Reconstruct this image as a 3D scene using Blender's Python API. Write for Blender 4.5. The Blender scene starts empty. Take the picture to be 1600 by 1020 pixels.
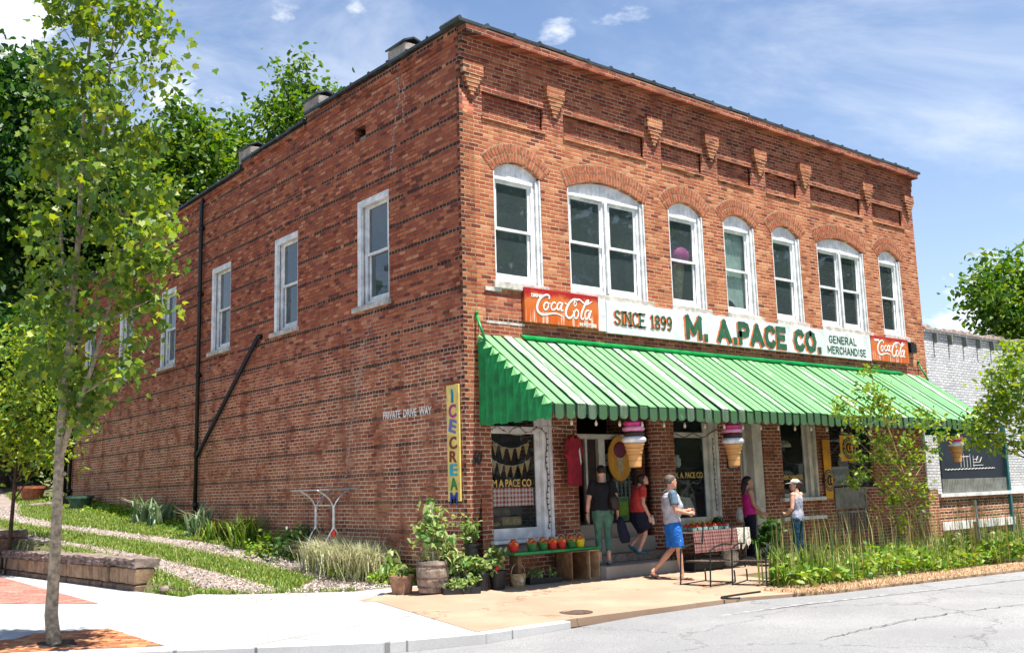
import bpy, bmesh, math, random
import numpy as np
from mathutils import Vector, Matrix
random.seed(7)
rng = np.random.default_rng(7)
C = bpy.context.scene.collection
R = math.radians

# ------------------------------------------------------------------ camera, sky, sun, exposure
CAM = Vector((-9.697, -13.066, 1.611)); YAW, PITCH, ROLL, FPX = 0.68725, 0.16100, -0.02818, 1566.66
fw = Vector((math.sin(YAW) * math.cos(PITCH), math.cos(YAW) * math.cos(PITCH), math.sin(PITCH)))
r0 = Vector((math.cos(YAW), -math.sin(YAW), 0)); u0 = r0.cross(fw)
rr = r0 * math.cos(ROLL) + u0 * math.sin(ROLL); uu = -r0 * math.sin(ROLL) + u0 * math.cos(ROLL)
cd = bpy.data.cameras.new('camera'); cam = bpy.data.objects.new('camera', cd); C.objects.link(cam)
cam.matrix_world = Matrix(((rr.x, uu.x, -fw.x, CAM.x), (rr.y, uu.y, -fw.y, CAM.y), (rr.z, uu.z, -fw.z, CAM.z), (0, 0, 0, 1)))
cd.sensor_width = 36; cd.lens = FPX / 1600 * 36; cd.clip_start = 0.1; cd.clip_end = 2000
bpy.context.scene.camera = cam
sc = bpy.context.scene
sc.view_settings.view_transform = 'Standard'; sc.view_settings.look = 'None'
sc.view_settings.exposure = 1.15; sc.view_settings.gamma = 1.0
sc.cycles.max_bounces = 8; sc.cycles.transparent_max_bounces = 12

SUN = Vector((0.05, -0.31, 0.95)).normalized()
w = bpy.data.worlds.new('World'); sc.world = w; w.use_nodes = True


class NT:
    """small helper to write node trees"""
    def __init__(s, tree): s.t = tree
    def n(s, typ, _out=0, **kw):
        nd = s.t.nodes.new(typ)
        for k, v in kw.items():
            if k.startswith('i_'):
                key = k[2:]; key = int(key) if key.isdigit() else key.replace('_', ' ')
                s.set(nd.inputs[key], v)
            else: setattr(nd, k, v)
        return nd
    def set(s, sock, v):
        if isinstance(v, bpy.types.NodeSocket): s.t.links.new(v, sock)
        elif isinstance(v, (tuple, list)) and len(v) == 3 and sock.type == 'RGBA': sock.default_value = (*v, 1)
        else: sock.default_value = v
    def m(s, op, a, b=0.0, c=0.0, clamp=False):
        nd = s.t.nodes.new('ShaderNodeMath'); nd.operation = op; nd.use_clamp = clamp
        s.set(nd.inputs[0], a); s.set(nd.inputs[1], b)
        if op in ('MULTIPLY_ADD', 'COMPARE', 'SMOOTH_MIN', 'SMOOTH_MAX', 'WRAP'): s.set(nd.inputs[2], c)
        return nd.outputs[0]
    def vm(s, op, a, b=(0, 0, 0)):
        nd = s.t.nodes.new('ShaderNodeVectorMath'); nd.operation = op
        s.set(nd.inputs[0], a); s.set(nd.inputs[1], b)
        return nd.outputs['Value'] if op in ('DOT_PRODUCT', 'LENGTH', 'DISTANCE') else nd.outputs[0]
    def mix(s, f, a, b):
        nd = s.t.nodes.new('ShaderNodeMix'); nd.data_type = 'RGBA'; nd.clamp_factor = True
        s.set(nd.inputs[0], f); s.set(nd.inputs[6], a); s.set(nd.inputs[7], b); return nd.outputs[2]
    def noise(s, vec, scale, detail=3, rough=.55, out='Fac', dist=0.):
        nd = s.n('ShaderNodeTexNoise', i_Scale=scale, i_Detail=detail, i_Roughness=rough, i_Distortion=dist)
        if vec is not None: s.set(nd.inputs['Vector'], vec)
        return nd.outputs[out]
    def ramp(s, f, stops, interp='LINEAR'):
        nd = s.t.nodes.new('ShaderNodeValToRGB'); nd.color_ramp.interpolation = interp
        e = nd.color_ramp.elements
        while len(e) < len(stops): e.new(0.5)
        for k, (p, c) in enumerate(stops):
            e[k].position = p; e[k].color = (*c, 1) if len(c) == 3 else c
        s.set(nd.inputs[0], f); return nd.outputs[0]
    def step(s, x, a, b):
        nd = s.n('ShaderNodeMapRange'); nd.interpolation_type = 'SMOOTHSTEP'
        s.set(nd.inputs[0], x); nd.inputs[1].default_value = a; nd.inputs[2].default_value = b
        return nd.outputs[0]
    def xyz(s, v):
        nd = s.n('ShaderNodeSeparateXYZ'); s.set(nd.inputs[0], v); return nd.outputs
    def comb(s, x, y, z):
        nd = s.n('ShaderNodeCombineXYZ'); s.set(nd.inputs[0], x); s.set(nd.inputs[1], y); s.set(nd.inputs[2], z); return nd.outputs[0]


# sky: Nishita daylight with a procedural layer of fair-weather cloud
w.node_tree.nodes.clear(); nt = NT(w.node_tree)
sky = nt.n('ShaderNodeTexSky', sky_type='NISHITA', sun_disc=False, altitude=600, air_density=1.0, dust_density=0.4, ozone_density=1.5)
sky.sun_elevation = math.asin(SUN.z); sky.sun_rotation = math.atan2(SUN.x, SUN.y)
dirv = nt.n('ShaderNodeTexCoord').outputs['Generated']
def skyblob(d, rad, soft=.5):
    d = Vector(d).normalized()
    dist = nt.vm('DISTANCE', dirv, tuple(d))
    return nt.m('SUBTRACT', 1.0, nt.step(dist, rad * soft, rad))
def pxdir(px, py):
    return fw + rr * ((px - 800) / FPX) - uu * ((py - 510) / FPX)
sx = nt.xyz(dirv)
cv = nt.vm('MULTIPLY', dirv, (1, 1, 2.2))
n1 = nt.noise(cv, 7.0, 8, .6)
n2 = nt.noise(nt.vm('MULTIPLY', dirv, (1.2, 1.2, 3.5)), 2.3, 6, .62, dist=.6)
cl = None
for (px, py, rad, k) in ((1560, 520, .13, .95), (1470, 490, .10, .75), (1600, 480, .12, .9), (-20, 0, .13, 1.15), (-60, 40, .13, 1.1), (290, 185, .075, .95), (345, 165, .04, .8), 
                         (445, 12, .035, .62), (545, 8, .03, .55), (868, 58, .035, .5)):
    b = nt.m('MULTIPLY', skyblob(pxdir(px, py), rad, .15), k)
    cl = b if cl is None else nt.m('MAXIMUM', cl, b)
cum = nt.step(nt.m('ADD', n1, nt.m('MULTIPLY', cl, .33)), .66, .86)
veil = nt.m('MULTIPLY', nt.step(n2, .42, .78), .42)
hz = nt.m('SUBTRACT', 1.0, nt.step(sx[2], .02, .62))
cover = nt.m('MAXIMUM', cum, nt.m('ADD', veil, nt.m('MULTIPLY', hz, .25)), clamp=True)
bg1 = nt.n('ShaderNodeBackground', i_Strength=0.082); nt.set(bg1.inputs[0], sky.outputs[0])
skyc = nt.mix(1.0, sky.outputs[0], sky.outputs[0])
tint = nt.t.nodes.new('ShaderNodeMix'); tint.data_type = 'RGBA'; tint.blend_type = 'MULTIPLY'; tint.inputs[0].default_value = 1
nt.set(tint.inputs[6], sky.outputs[0]); tint.inputs[7].default_value = (.92, 1.0, 1.08, 1)
allc = nt.mix(cover, tint.outputs[2], (6.6, 6.9, 7.3))
nt.set(bg1.inputs[0], allc)
out = nt.n('ShaderNodeOutputWorld'); nt.t.links.new(bg1.outputs[0], out.inputs[0])

sl = bpy.data.lights.new('sun', 'SUN'); sl.energy = 5.0; sl.angle = R(0.55); sl.color = (1, .955, .88)
so = bpy.data.objects.new('sun', sl); C.objects.link(so)
so.rotation_euler = SUN.to_track_quat('Z', 'Y').to_euler(); so.location = (0, -20, 40)

# ------------------------------------------------------------------ materials
MATS = {}
def mat_base(name):
    m = bpy.data.materials.new(name); m.use_nodes = True; m.node_tree.nodes.clear()
    nt = NT(m.node_tree); b = nt.n('ShaderNodeBsdfPrincipled'); o = nt.n('ShaderNodeOutputMaterial')
    nt.t.links.new(b.outputs[0], o.inputs[0]); MATS[name] = m
    return m, nt, b, o
def obj_co(nt): return nt.n('ShaderNodeTexCoord').outputs['Object']
def bump(nt, b, h, strength=.4, dist=.01):
    bp = nt.n('ShaderNodeBump', i_Strength=strength, i_Distance=dist); nt.set(bp.inputs['Height'], h)
    nt.t.links.new(bp.outputs[0], b.inputs['Normal'])
def simple(name, col, rough=.7, var=.25, scale=9., metal=0., dark=None, bmp=.15, spec=.4, fine=True):
    """one surface colour with large stains, fine grain and a little relief"""
    m, nt, b, o = mat_base(name)
    co = obj_co(nt)
    f = nt.noise(co, scale, 5, .62); g = nt.noise(co, scale * 9, 2, .5)
    d = dark if dark else tuple(c * (1 - var) * .8 for c in col)
    l = tuple(min(1, c * (1 + var * .5)) for c in col)
    c1 = nt.mix(nt.step(f, .3, .72), d, l)
    c1 = nt.mix(nt.m('MULTIPLY', nt.step(g, .45, .75), .35 * min(1, var * 3)), c1, d)
    nt.set(b.inputs['Base Color'], c1); b.inputs['Metallic'].default_value = metal
    nt.set(b.inputs['Roughness'], nt.m('ADD', rough - .08, nt.m('MULTIPLY', f, .16)))
    b.inputs['Specular IOR Level'].default_value = spec
    if name.startswith('cloth'):
        fo = nt.noise(nt.vm('MULTIPLY', co, (1, 1, .6)), 11, 3, .6, dist=1.2); bump(nt, b, fo, .9, .05)
    elif bmp: bump(nt, b, g, bmp, .01)
    return m

def brick_mat(name, pal, mortar_hi, mortar_lo, header=False, stain=.3, L=.212, pave=False, zsplit=(3.2, 5.4)):
    m, nt, b, o = mat_base(name)
    co = obj_co(nt)
    if pave:
        rot = nt.n('ShaderNodeVectorRotate', rotation_type='Z_AXIS'); nt.set(rot.inputs['Vector'], co); rot.inputs['Angle'].default_value = R(35)
        X, Y, Z = nt.xyz(rot.outputs[0]); U, V = X, Y
    else:
        X, Y, Z = nt.xyz(co); U, V = nt.m('ADD', X, Y), Z
    wob = nt.noise(co, 2.2, 2, .5); wob2 = nt.noise(co, 31, 2, .5)
    V = nt.m('ADD', V, nt.m('MULTIPLY', nt.m('SUBTRACT', wob, .5), .022))
    V = nt.m('ADD', V, nt.m('MULTIPLY', nt.m('SUBTRACT', wob2, .5), .008))
    U = nt.m('ADD', U, nt.m('MULTIPLY', nt.m('SUBTRACT', wob2, .5), .010))
    h = .0714 if not pave else .11
    vr = nt.m('DIVIDE', nt.m('SUBTRACT', V, 4.41), h); row = nt.m('FLOOR', vr); fv = nt.m('FRACT', vr)
    if header:
        md = nt.m('FLOORED_MODULO', row, 7.0); hd = nt.m('COMPARE', md, 0.0, .1)
        wl_ = nt.m('SUBTRACT', L, nt.m('MULTIPLY', hd, L / 2))
    else: hd = None; wl_ = L
    jit = nt.n('ShaderNodeTexWhiteNoise', noise_dimensions='1D'); nt.set(jit.inputs['W'], row)
    uo = nt.m('ADD', nt.m('DIVIDE', U, wl_), nt.m('ADD', nt.m('MULTIPLY', row, .5), nt.m('MULTIPLY', jit.outputs[0], .22)))
    col = nt.m('FLOOR', uo); fu = nt.m('FRACT', uo)
    wn = nt.n('ShaderNodeTexWhiteNoise', noise_dimensions='2D'); nt.set(wn.inputs['Vector'], nt.comb(col, row, 0))
    rnd = wn.outputs['Value']
    du = nt.m('MULTIPLY', nt.m('MINIMUM', fu, nt.m('SUBTRACT', 1, fu)), wl_)
    dv = nt.m('MULTIPLY', nt.m('MINIMUM', fv, nt.m('SUBTRACT', 1, fv)), h)
    edge = nt.m('ADD', nt.m('SMOOTH_MIN', du, dv, .004), nt.m('MULTIPLY', nt.m('SUBTRACT', nt.noise(co, 48, 3, .6), .56), .016 if not pave else .0))
    brick = nt.step(edge, .0035, .0095)
    bc = nt.ramp(rnd, pal, 'CONSTANT')
    gr = nt.noise(co, 60, 3, .6); bc = nt.mix(nt.m('MULTIPLY', nt.step(gr, .35, .8), .45), bc, tuple(c * .45 for c in pal[0][1]))
    if header:
        wn2 = nt.n('ShaderNodeTexWhiteNoise', noise_dimensions='2D'); nt.set(wn2.inputs['Vector'], nt.comb(row, col, 0))
        big = nt.noise(co, .55, 3, .6)
        drk = nt.m('MULTIPLY', hd, nt.m('GREATER_THAN', nt.m('ADD', wn2.outputs[0], nt.m('MULTIPLY', big, .9)), .52))
        bc = nt.mix(nt.m('MULTIPLY', drk, .88), bc, (.018, .011, .010))
    if header:
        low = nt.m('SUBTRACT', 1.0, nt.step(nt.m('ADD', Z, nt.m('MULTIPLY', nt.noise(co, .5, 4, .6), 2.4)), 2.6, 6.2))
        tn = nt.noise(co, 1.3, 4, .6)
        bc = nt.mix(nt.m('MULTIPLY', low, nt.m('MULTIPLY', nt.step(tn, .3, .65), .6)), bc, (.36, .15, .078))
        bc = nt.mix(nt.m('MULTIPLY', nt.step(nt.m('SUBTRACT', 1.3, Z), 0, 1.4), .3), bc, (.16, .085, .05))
    if not pave and name in ('brick_front', 'brick_side', 'brick_front_upper'):
        od = nt.m('COMPARE', nt.m('FLOORED_MODULO', row, 2.0), 0.0 if header else 1.0, .1)
        bc = nt.mix(nt.m('MULTIPLY', nt.m('MULTIPLY', od, nt.m('LESS_THAN', nt.m('ADD', X, Y), .07)), .85), bc, (.03, .018, .016))
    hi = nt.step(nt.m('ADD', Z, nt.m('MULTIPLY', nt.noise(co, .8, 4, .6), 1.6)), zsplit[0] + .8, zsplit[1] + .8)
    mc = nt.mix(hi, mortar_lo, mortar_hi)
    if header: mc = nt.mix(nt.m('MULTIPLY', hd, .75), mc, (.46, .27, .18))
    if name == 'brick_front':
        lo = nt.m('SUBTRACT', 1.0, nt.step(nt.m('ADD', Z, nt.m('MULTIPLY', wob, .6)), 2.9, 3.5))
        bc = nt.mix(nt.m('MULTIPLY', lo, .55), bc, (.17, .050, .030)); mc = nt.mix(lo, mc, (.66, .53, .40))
    mg = nt.noise(co, 1.7, 5, .65)
    mc = nt.mix(nt.step(mg, .42, .68), mc, tuple(c * .38 for c in mortar_hi))
    c = nt.mix(brick, mc, bc)
    st = nt.noise(nt.vm('MULTIPLY', co, (1, 1, .45)), .9, 6, .66)
    c = nt.mix(nt.m('MULTIPLY', nt.step(st, .5, .78), stain), c, (.022, .012, .010))
    rn = nt.noise(nt.vm('ADD', nt.vm('MULTIPLY', co, (3.2, 3.2, .28)), (41.3, 17.9, 5.5)), 1.4, 5, .7)
    c = nt.mix(nt.m('MULTIPLY', nt.step(rn, .52, .74), stain * .8), c, (.035, .018, .014))
    bl = nt.noise(co, 9.0, 4, .75); c = nt.mix(nt.m('MULTIPLY', nt.step(bl, .56, .7), .30), c, (.05, .02, .015))
    st2 = nt.noise(co, 4.5, 4, .7)
    c = nt.mix(nt.m('MULTIPLY', nt.step(st2, .62, .8), .22), c, (.55, .42, .30))
    nt.set(b.inputs['Base Color'], c); b.inputs['Roughness'].default_value = .88; b.inputs['Specular IOR Level'].default_value = .25
    bump(nt, b, nt.m('ADD', brick, nt.m('MULTIPLY', nt.m('ADD', gr, rnd), .35)), .85, .012)
    return m

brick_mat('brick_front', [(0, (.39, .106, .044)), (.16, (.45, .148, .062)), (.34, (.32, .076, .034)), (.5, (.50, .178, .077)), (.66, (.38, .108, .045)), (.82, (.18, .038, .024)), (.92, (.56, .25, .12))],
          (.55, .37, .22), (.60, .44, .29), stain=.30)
brick_mat('brick_front_upper', [(0, (.29, .062, .030)), (.2, (.35, .09, .042)), (.45, (.23, .045, .023)), (.7, (.39, .115, .055)), (.88, (.15, .03, .02))],
          (.46, .31, .20), (.46, .31, .20), stain=.6)  # palette and stain darkened to deepen the shadow under the cornice
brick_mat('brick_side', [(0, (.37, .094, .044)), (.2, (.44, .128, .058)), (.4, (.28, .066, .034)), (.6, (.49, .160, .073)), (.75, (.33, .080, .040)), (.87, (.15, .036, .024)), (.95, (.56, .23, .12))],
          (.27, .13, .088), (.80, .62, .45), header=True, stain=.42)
brick_mat('brick_paver', [(0, (.42, .16, .12)), (.3, (.34, .11, .08)), (.6, (.50, .22, .17)), (.8, (.30, .09, .07))], (.5, .4, .32), (.5, .4, .32), stain=.2, pave=True)
brick_mat('brick_orange_paver', [(0, (.50, .19, .075)), (.3, (.40, .13, .05)), (.6, (.58, .27, .12)), (.8, (.30, .09, .04))], (.35, .2, .12), (.35, .2, .12), stain=.25, pave=True)
brick_mat('brick_white', [(0, (.64, .64, .65)), (.3, (.58, .58, .60)), (.6, (.69, .68, .68)), (.85, (.52, .52, .54))], (.36, .36, .38), (.38, .38, .39), stain=.16)
simple('arch_brick', (.43, .125, .052), .85, .45, 11, bmp=.3)
simple('mortar', (.44, .28, .17), .9, .2, 12)
simple('mortar_patch', (.42, .35, .29), .9, .25, 20, bmp=.4)
simple('white_paint', (.78, .78, .77), .5, .16, 5.0, bmp=.12)
simple('cream_paint', (.66, .62, .53), .5, .16, 3.0, bmp=.08)
simple('stone_sill', (.56, .52, .46), .85, .3, 7, bmp=.3)
simple('coping_tile', (.045, .055, .055), .5, .4, 6, bmp=.3)
simple('plaster', (.36, .31, .27), .85, .25, 5, bmp=.2)
simple('pipe_black', (.012, .011, .012), .45, .3, 8)
simple('roof_tar', (.05, .05, .05), .9, .3, 2)
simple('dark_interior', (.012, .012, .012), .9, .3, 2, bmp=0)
simple('room_wall', (.36, .40, .40), .9, .3, 1.2, bmp=0)
simple('interior_wood', (.05, .03, .02), .8, .3, 4)
simple('black_metal', (.018, .022, .02), .4, .3, 15, metal=.3)
simple('steel', (.48, .49, .50), .35, .25, 14, metal=.7)
simple('rust_metal', (.16, .11, .085), .55, .5, 16, metal=.3)
simple('board_grey', (.22, .225, .20), .8, .25, 5)
simple('teal_paint', (.03, .16, .17), .4, .2, 6)
simple('navy_board', (.010, .016, .03), .5, .2, 3)
simple('chalk', (.6, .6, .58), .9, .1, 10)
simple('sign_white', (.74, .77, .76), .35, .10, 2.2, bmp=.03)
simple('letter_green', (.030, .115, .060), .5, .25, 10, bmp=.05)
simple('letter_orange', (.72, .17, .05), .5, .2, 10, bmp=.05)
simple('letter_white', (.84, .82, .78), .45, .08, 10, bmp=.0)
simple('letter_black', (.02, .022, .022), .5, .1, 10, bmp=.0)
simple('gold_letter', (.72, .46, .12), .45, .2, 8, bmp=0)
simple('road_edge_dirt', (.44, .29, .18), .95, .4, 4, bmp=.5)
simple('wood_grey', (.34, .26, .20), .85, .4, 10, bmp=.4)
simple('wood_brown', (.26, .13, .06), .75, .4, 8, bmp=.3)
simple('wood_pale', (.55, .37, .20), .7, .3, 8)
simple('plastic_black', (.018, .018, .020), .5, .25, 9)
simple('terracotta', (.42, .13, .07), .8, .3, 9)
simple('terracotta_old', (.42, .25, .16), .85, .35, 9)
simple('pot_green', (.07, .14, .10), .5, .3, 9)
simple('soil', (.055, .035, .022), .95, .4, 14, bmp=.5)
simple('green_paint', (.02, .30, .07), .5, .2, 7)
simple('tomato', (.62, .06, .015), .3, .35, 12, bmp=0)
simple('peach', (.72, .22, .05), .45, .4, 15, bmp=0)
simple('banana', (.70, .50, .04), .5, .25, 15, bmp=0)
simple('basket_red', (.60, .02, .012), .5, .2, 12)
simple('basket_green', (.03, .20, .04), .55, .3, 12)
simple('basket_yellow', (.75, .62, .01), .5, .2, 12)
simple('punnet', (.22, .36, .33), .6, .2, 12)
simple('wicker', (.50, .36, .17), .8, .45, 28, bmp=.5)
simple('sign_yellow', (.80, .60, .16), .5, .12, 5)
simple('flag_yellow', (.80, .38, .01), .6, .12, 5)
simple('paint_teal', (.0, .20, .34), .45, .15, 8)
simple('paint_magenta', (.45, .02, .22), .45, .15, 8)
simple('paint_violet', (.14, .16, .50), .45, .15, 8)
simple('paint_darkred', (.22, .02, .015), .45, .15, 8)
simple('paint_cyan', (.01, .38, .50), .45, .15, 8)
simple('paint_green', (.02, .24, .03), .45, .15, 8)
simple('paint_blue', (.01, .04, .30), .45, .15, 8)
simple('pink_scoop', (.75, .06, .27), .55, .2, 9, bmp=.3)
simple('pale_pink_scoop', (.80, .32, .52), .55, .15, 9, bmp=.3)
simple('choc_scoop', (.055, .022, .014), .5, .3, 9, bmp=.3)
simple('white_scoop', (.80, .80, .83), .5, .08, 9, bmp=.3)
simple('berry_scoop', (.16, .015, .04), .5, .3, 12, bmp=.3)
simple('oval_gold', (.60, .27, .02), .5, .15, 6)
simple('cone_flat', (.45, .33, .18), .6, .3, 14)
simple('magenta_scoop', (.62, .05, .30), .6, .2, 6)  # plain magenta of the giant display scoop
simple('curtain', (.62, .64, .58), .9, .1, 4)
simple('burlap', (.52, .35, .15), .9, .3, 40)
simple('wire_white', (.55, .50, .42), .6, .2, 8, bmp=0)
simple('wire_black', (.03, .035, .03), .6, .2, 8, bmp=0)
simple('skin', (.66, .36, .25), .5, .10, 12, bmp=0)
simple('skin_tan', (.62, .31, .20), .5, .10, 12, bmp=0)
simple('hair_dark', (.022, .012, .009), .5, .5, 40, bmp=.4)
simple('hair_brown', (.06, .022, .013), .5, .5, 40, bmp=.4)
simple('hair_grey', (.12, .095, .08), .6, .5, 40, bmp=.3)
simple('cloth_black', (.012, .012, .014), .9, .3, 9)
simple('cloth_navy', (.010, .014, .035), .9, .3, 9)
simple('cloth_sage', (.085, .20, .145), .85, .2, 7)
simple('cloth_coral', (.66, .055, .045), .85, .2, 7)
simple('cloth_grey', (.50, .50, .54), .9, .12, 7)
simple('cloth_slate', (.09, .15, .20), .9, .2, 7)
simple('cloth_blue', (.008, .15, .55), .75, .2, 7)
simple('cloth_pink', (.78, .02, .26), .85, .15, 7)
simple('cloth_lilac', (.40, .40, .50), .85, .2, 7)
simple('cloth_denim', (.012, .055, .10), .9, .3, 9)
simple('cloth_red_shirt', (.34, .015, .035), .85, .25, 7)
simple('cloth_pale', (.66, .62, .52), .85, .25, 25)
simple('leather_brown', (.035, .018, .012), .5, .3, 9)
simple('shoe_grey', (.20, .23, .25), .8, .2, 12)
simple('shoe_teal', (.04, .14, .18), .8, .2, 12)
simple('rubber_black', (.012, .012, .012), .7, .2, 12)
simple('eye_dark', (.02, .015, .012), .3, .1, 8, bmp=0)
simple('lip', (.38, .11, .09), .5, .1, 8, bmp=0)
simple('bark_grey', (.44, .35, .24), .9, .45, 14, bmp=.8)
simple('bark_dark', (.07, .045, .03), .9, .45, 10, bmp=.8)
simple('twig', (.14, .10, .05), .85, .35, 10)
simple('stalk_straw', (.42, .32, .13), .85, .4, 6)
simple('stone_brown', (.19, .125, .085), .9, .55, 4.5, bmp=.9)
simple('stone_cap', (.25, .19, .16), .9, .5, 6, bmp=1.0)
simple('stone_face', (.34, .22, .13), .9, .45, 3.5, bmp=.7)
simple('mirror_dark', (.02, .02, .02), .2, .1, 5)
simple('bulb', (.75, .62, .40), .2, .1, 5, bmp=0)
simple('exit_green', (.16, .34, .02), .5, .15, 6)
simple('crate_wood', (.20, .12, .065), .8, .4, 9, bmp=.3)

def glass_mat(name, tint, refl=.05, k=1.3):
    m, nt, b, o = mat_base(name); nt.t.nodes.remove(b)
    tr = nt.n('ShaderNodeBsdfTransparent', i_Color=(*tint, 1)); gl = nt.n('ShaderNodeBsdfGlossy', i_Roughness=.02)
    lw = nt.n('ShaderNodeFresnel', i_IOR=1.5); mx = nt.n('ShaderNodeMixShader')
    co = obj_co(nt); bp = nt.n('ShaderNodeBump', i_Strength=.04, i_Distance=.05); nt.set(bp.inputs['Height'], nt.noise(co, 1.6, 2, .5))
    nt.t.links.new(bp.outputs[0], gl.inputs['Normal'])
    bf = nt.n('ShaderNodeNewGeometry').outputs['Backfacing']
    nt.set(mx.inputs[0], nt.m('MULTIPLY', nt.m('ADD', nt.m('MULTIPLY', lw.outputs[0], k), refl, clamp=True), nt.m('SUBTRACT', 1.0, bf)))
    df = nt.n('ShaderNodeBsdfDiffuse', i_Color=(.42, .52, .54, 1)); dm = nt.n('ShaderNodeMixShader'); nt.set(dm.inputs[0], nt.m('MULTIPLY_ADD', nt.noise(co, .9, 2, .5), .03, .035 if k > 1 else .005))  # bluish dust film, tinted to stand in for sky reflection
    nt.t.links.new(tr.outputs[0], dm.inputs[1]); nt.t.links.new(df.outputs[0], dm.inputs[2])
    nt.t.links.new(dm.outputs[0], mx.inputs[1]); nt.t.links.new(gl.outputs[0], mx.inputs[2]); nt.t.links.new(mx.outputs[0], o.inputs[0])
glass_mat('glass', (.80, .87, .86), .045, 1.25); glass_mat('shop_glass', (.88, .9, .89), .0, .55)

def leaf_mat(name, cols, trans=.45, rough=.45):
    m, nt, b, o = mat_base(name)
    g = nt.n('ShaderNodeNewGeometry'); rnd = g.outputs['Random Per Island']
    c = nt.ramp(rnd, [(k / max(1, len(cols) - 1), cc) for k, cc in enumerate(cols)])
    nt.set(b.inputs['Base Color'], c); b.inputs['Roughness'].default_value = rough; b.inputs['Specular IOR Level'].default_value = .35
    tl = nt.n('ShaderNodeBsdfTranslucent'); hs = nt.n('ShaderNodeHueSaturation', i_Hue=.485, i_Saturation=1.15, i_Value=1.5); nt.set(hs.inputs['Color'], c)
    nt.t.links.new(hs.outputs[0], tl.inputs[0]); mx = nt.n('ShaderNodeMixShader'); mx.inputs[0].default_value = trans
    nt.t.links.new(b.outputs[0], mx.inputs[1]); nt.t.links.new(tl.outputs[0], mx.inputs[2]); nt.t.links.new(mx.outputs[0], o.inputs[0])
leaf_mat('leaf_maple', [(.055, .12, .022), (.09, .17, .03), (.15, .25, .035), (.32, .37, .035), (.07, .14, .03), (.11, .19, .035), (.22, .30, .04)], .45)
leaf_mat('leaf_wood', [(.012, .045, .010), (.022, .075, .014), (.04, .11, .018), (.07, .15, .022)], .35)
leaf_mat('leaf_bright', [(.03, .085, .014), (.06, .15, .02), (.12, .21, .028), (.20, .28, .04)], .38)
leaf_mat('leaf_small', [(.05, .13, .02), (.10, .20, .025), (.22, .32, .035), (.34, .40, .04), (.06, .15, .03)], .4)
leaf_mat('leaf_plant', [(.05, .16, .03), (.14, .26, .06), (.30, .38, .12), (.46, .50, .22), (.08, .20, .04)], .35)
leaf_mat('leaf_ground', [(.05, .15, .02), (.11, .24, .03), (.28, .38, .05), (.17, .30, .03), (.36, .36, .08)], .35)
leaf_mat('blade_green', [(.05, .14, .02), (.11, .22, .03), (.22, .30, .05), (.32, .33, .09), (.10, .20, .03)], .3)
leaf_mat('blade_pale', [(.30, .34, .16), (.46, .46, .28), (.62, .58, .40), (.34, .36, .18)], .3)
leaf_mat('blade_yucca', [(.10, .20, .10), (.20, .30, .16), (.38, .44, .26), (.07, .15, .08)], .2)
leaf_mat('blade_stalk', [(.05, .12, .03), (.10, .19, .05), (.34, .28, .10), (.50, .36, .14), (.07, .15, .05)], .2)
leaf_mat('leaf_dead', [(.44, .27, .14), (.58, .40, .24), (.30, .19, .10), (.22, .20, .08)], .2)

def concrete(name, col, dk, joint=None, crack=True, rough=.9, speck=.25, sc1=.7):
    m, nt, b, o = mat_base(name); co = obj_co(nt)
    a = nt.noise(co, sc1, 6, .62); c = nt.mix(nt.step(a, .35, .7), dk, col)
    s = nt.noise(co, 90, 2, .7); c = nt.mix(nt.m('MULTIPLY', nt.step(s, .46, .62), speck), c, tuple(x * .42 for x in col)); s3 = nt.noise(co, 33, 3, .7); c = nt.mix(nt.m('MULTIPLY', nt.step(s3, .55, .68), speck * .8), c, tuple(x * .5 for x in col))
    s2 = nt.noise(co, 14, 5, .7); c = nt.mix(nt.m('MULTIPLY', nt.step(s2, .58, .75), .3), c, tuple(x * .7 for x in col))
    s4 = nt.noise(nt.vm('MULTIPLY', co, (1, 2.2, 1)), 2.6, 6, .75); c = nt.mix(nt.m('MULTIPLY', nt.step(s4, .54, .7), .35 if speck > .9 else .18), c, tuple(x * .55 for x in col))
    if joint:
        X, Y, Z = nt.xyz(co)
        ang = R(joint[1]); ux = nt.m('ADD', nt.m('MULTIPLY', X, math.cos(ang)), nt.m('MULTIPLY', Y, math.sin(ang)))
        f = nt.m('ABSOLUTE', nt.m('SUBTRACT', nt.m('FRACT', nt.m('DIVIDE', ux, joint[0])), .5))
        uy = nt.m('SUBTRACT', nt.m('MULTIPLY', Y, math.cos(ang)), nt.m('MULTIPLY', X, math.sin(ang))); f2 = nt.m('ABSOLUTE', nt.m('SUBTRACT', nt.m('FRACT', nt.m('DIVIDE', uy, joint[0] * 1.3)), .5)); f = nt.m('MINIMUM', f, f2)
        jl = nt.m('LESS_THAN', f, .012 / joint[0]); c = nt.mix(nt.m('MULTIPLY', jl, .8), c, tuple(x * .3 for x in col))
    if crack:
        v = nt.n('ShaderNodeTexVoronoi', feature='DISTANCE_TO_EDGE', i_Scale=.28); dvec = nt.vm('ADD', co, nt.vm('MULTIPLY', nt.noise(co, 2.5, 4, .6, 'Color'), (.9, .9, .9)))
        nt.set(v.inputs['Vector'], dvec)
        ck = nt.m('MULTIPLY', nt.m('LESS_THAN', v.outputs['Distance'], .0050), .6); c = nt.mix(ck, c, tuple(x * .3 for x in col))
    nt.set(b.inputs['Base Color'], c); b.inputs['Roughness'].default_value = rough; b.inputs['Specular IOR Level'].default_value = .25
    bump(nt, b, nt.m('ADD', s, nt.m('MULTIPLY', s2, .6)), .45, .006)
concrete('sidewalk_concrete', (.44, .435, .425), (.34, .33, .32), (1.9, 15), False)
concrete('apron_concrete', (.43, .295, .205), (.33, .22, .15), None, True, speck=.2)
concrete('asphalt_old', (.34, .335, .33), (.24, .24, .24), None, True, speck=1.0, sc1=.35)
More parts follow.
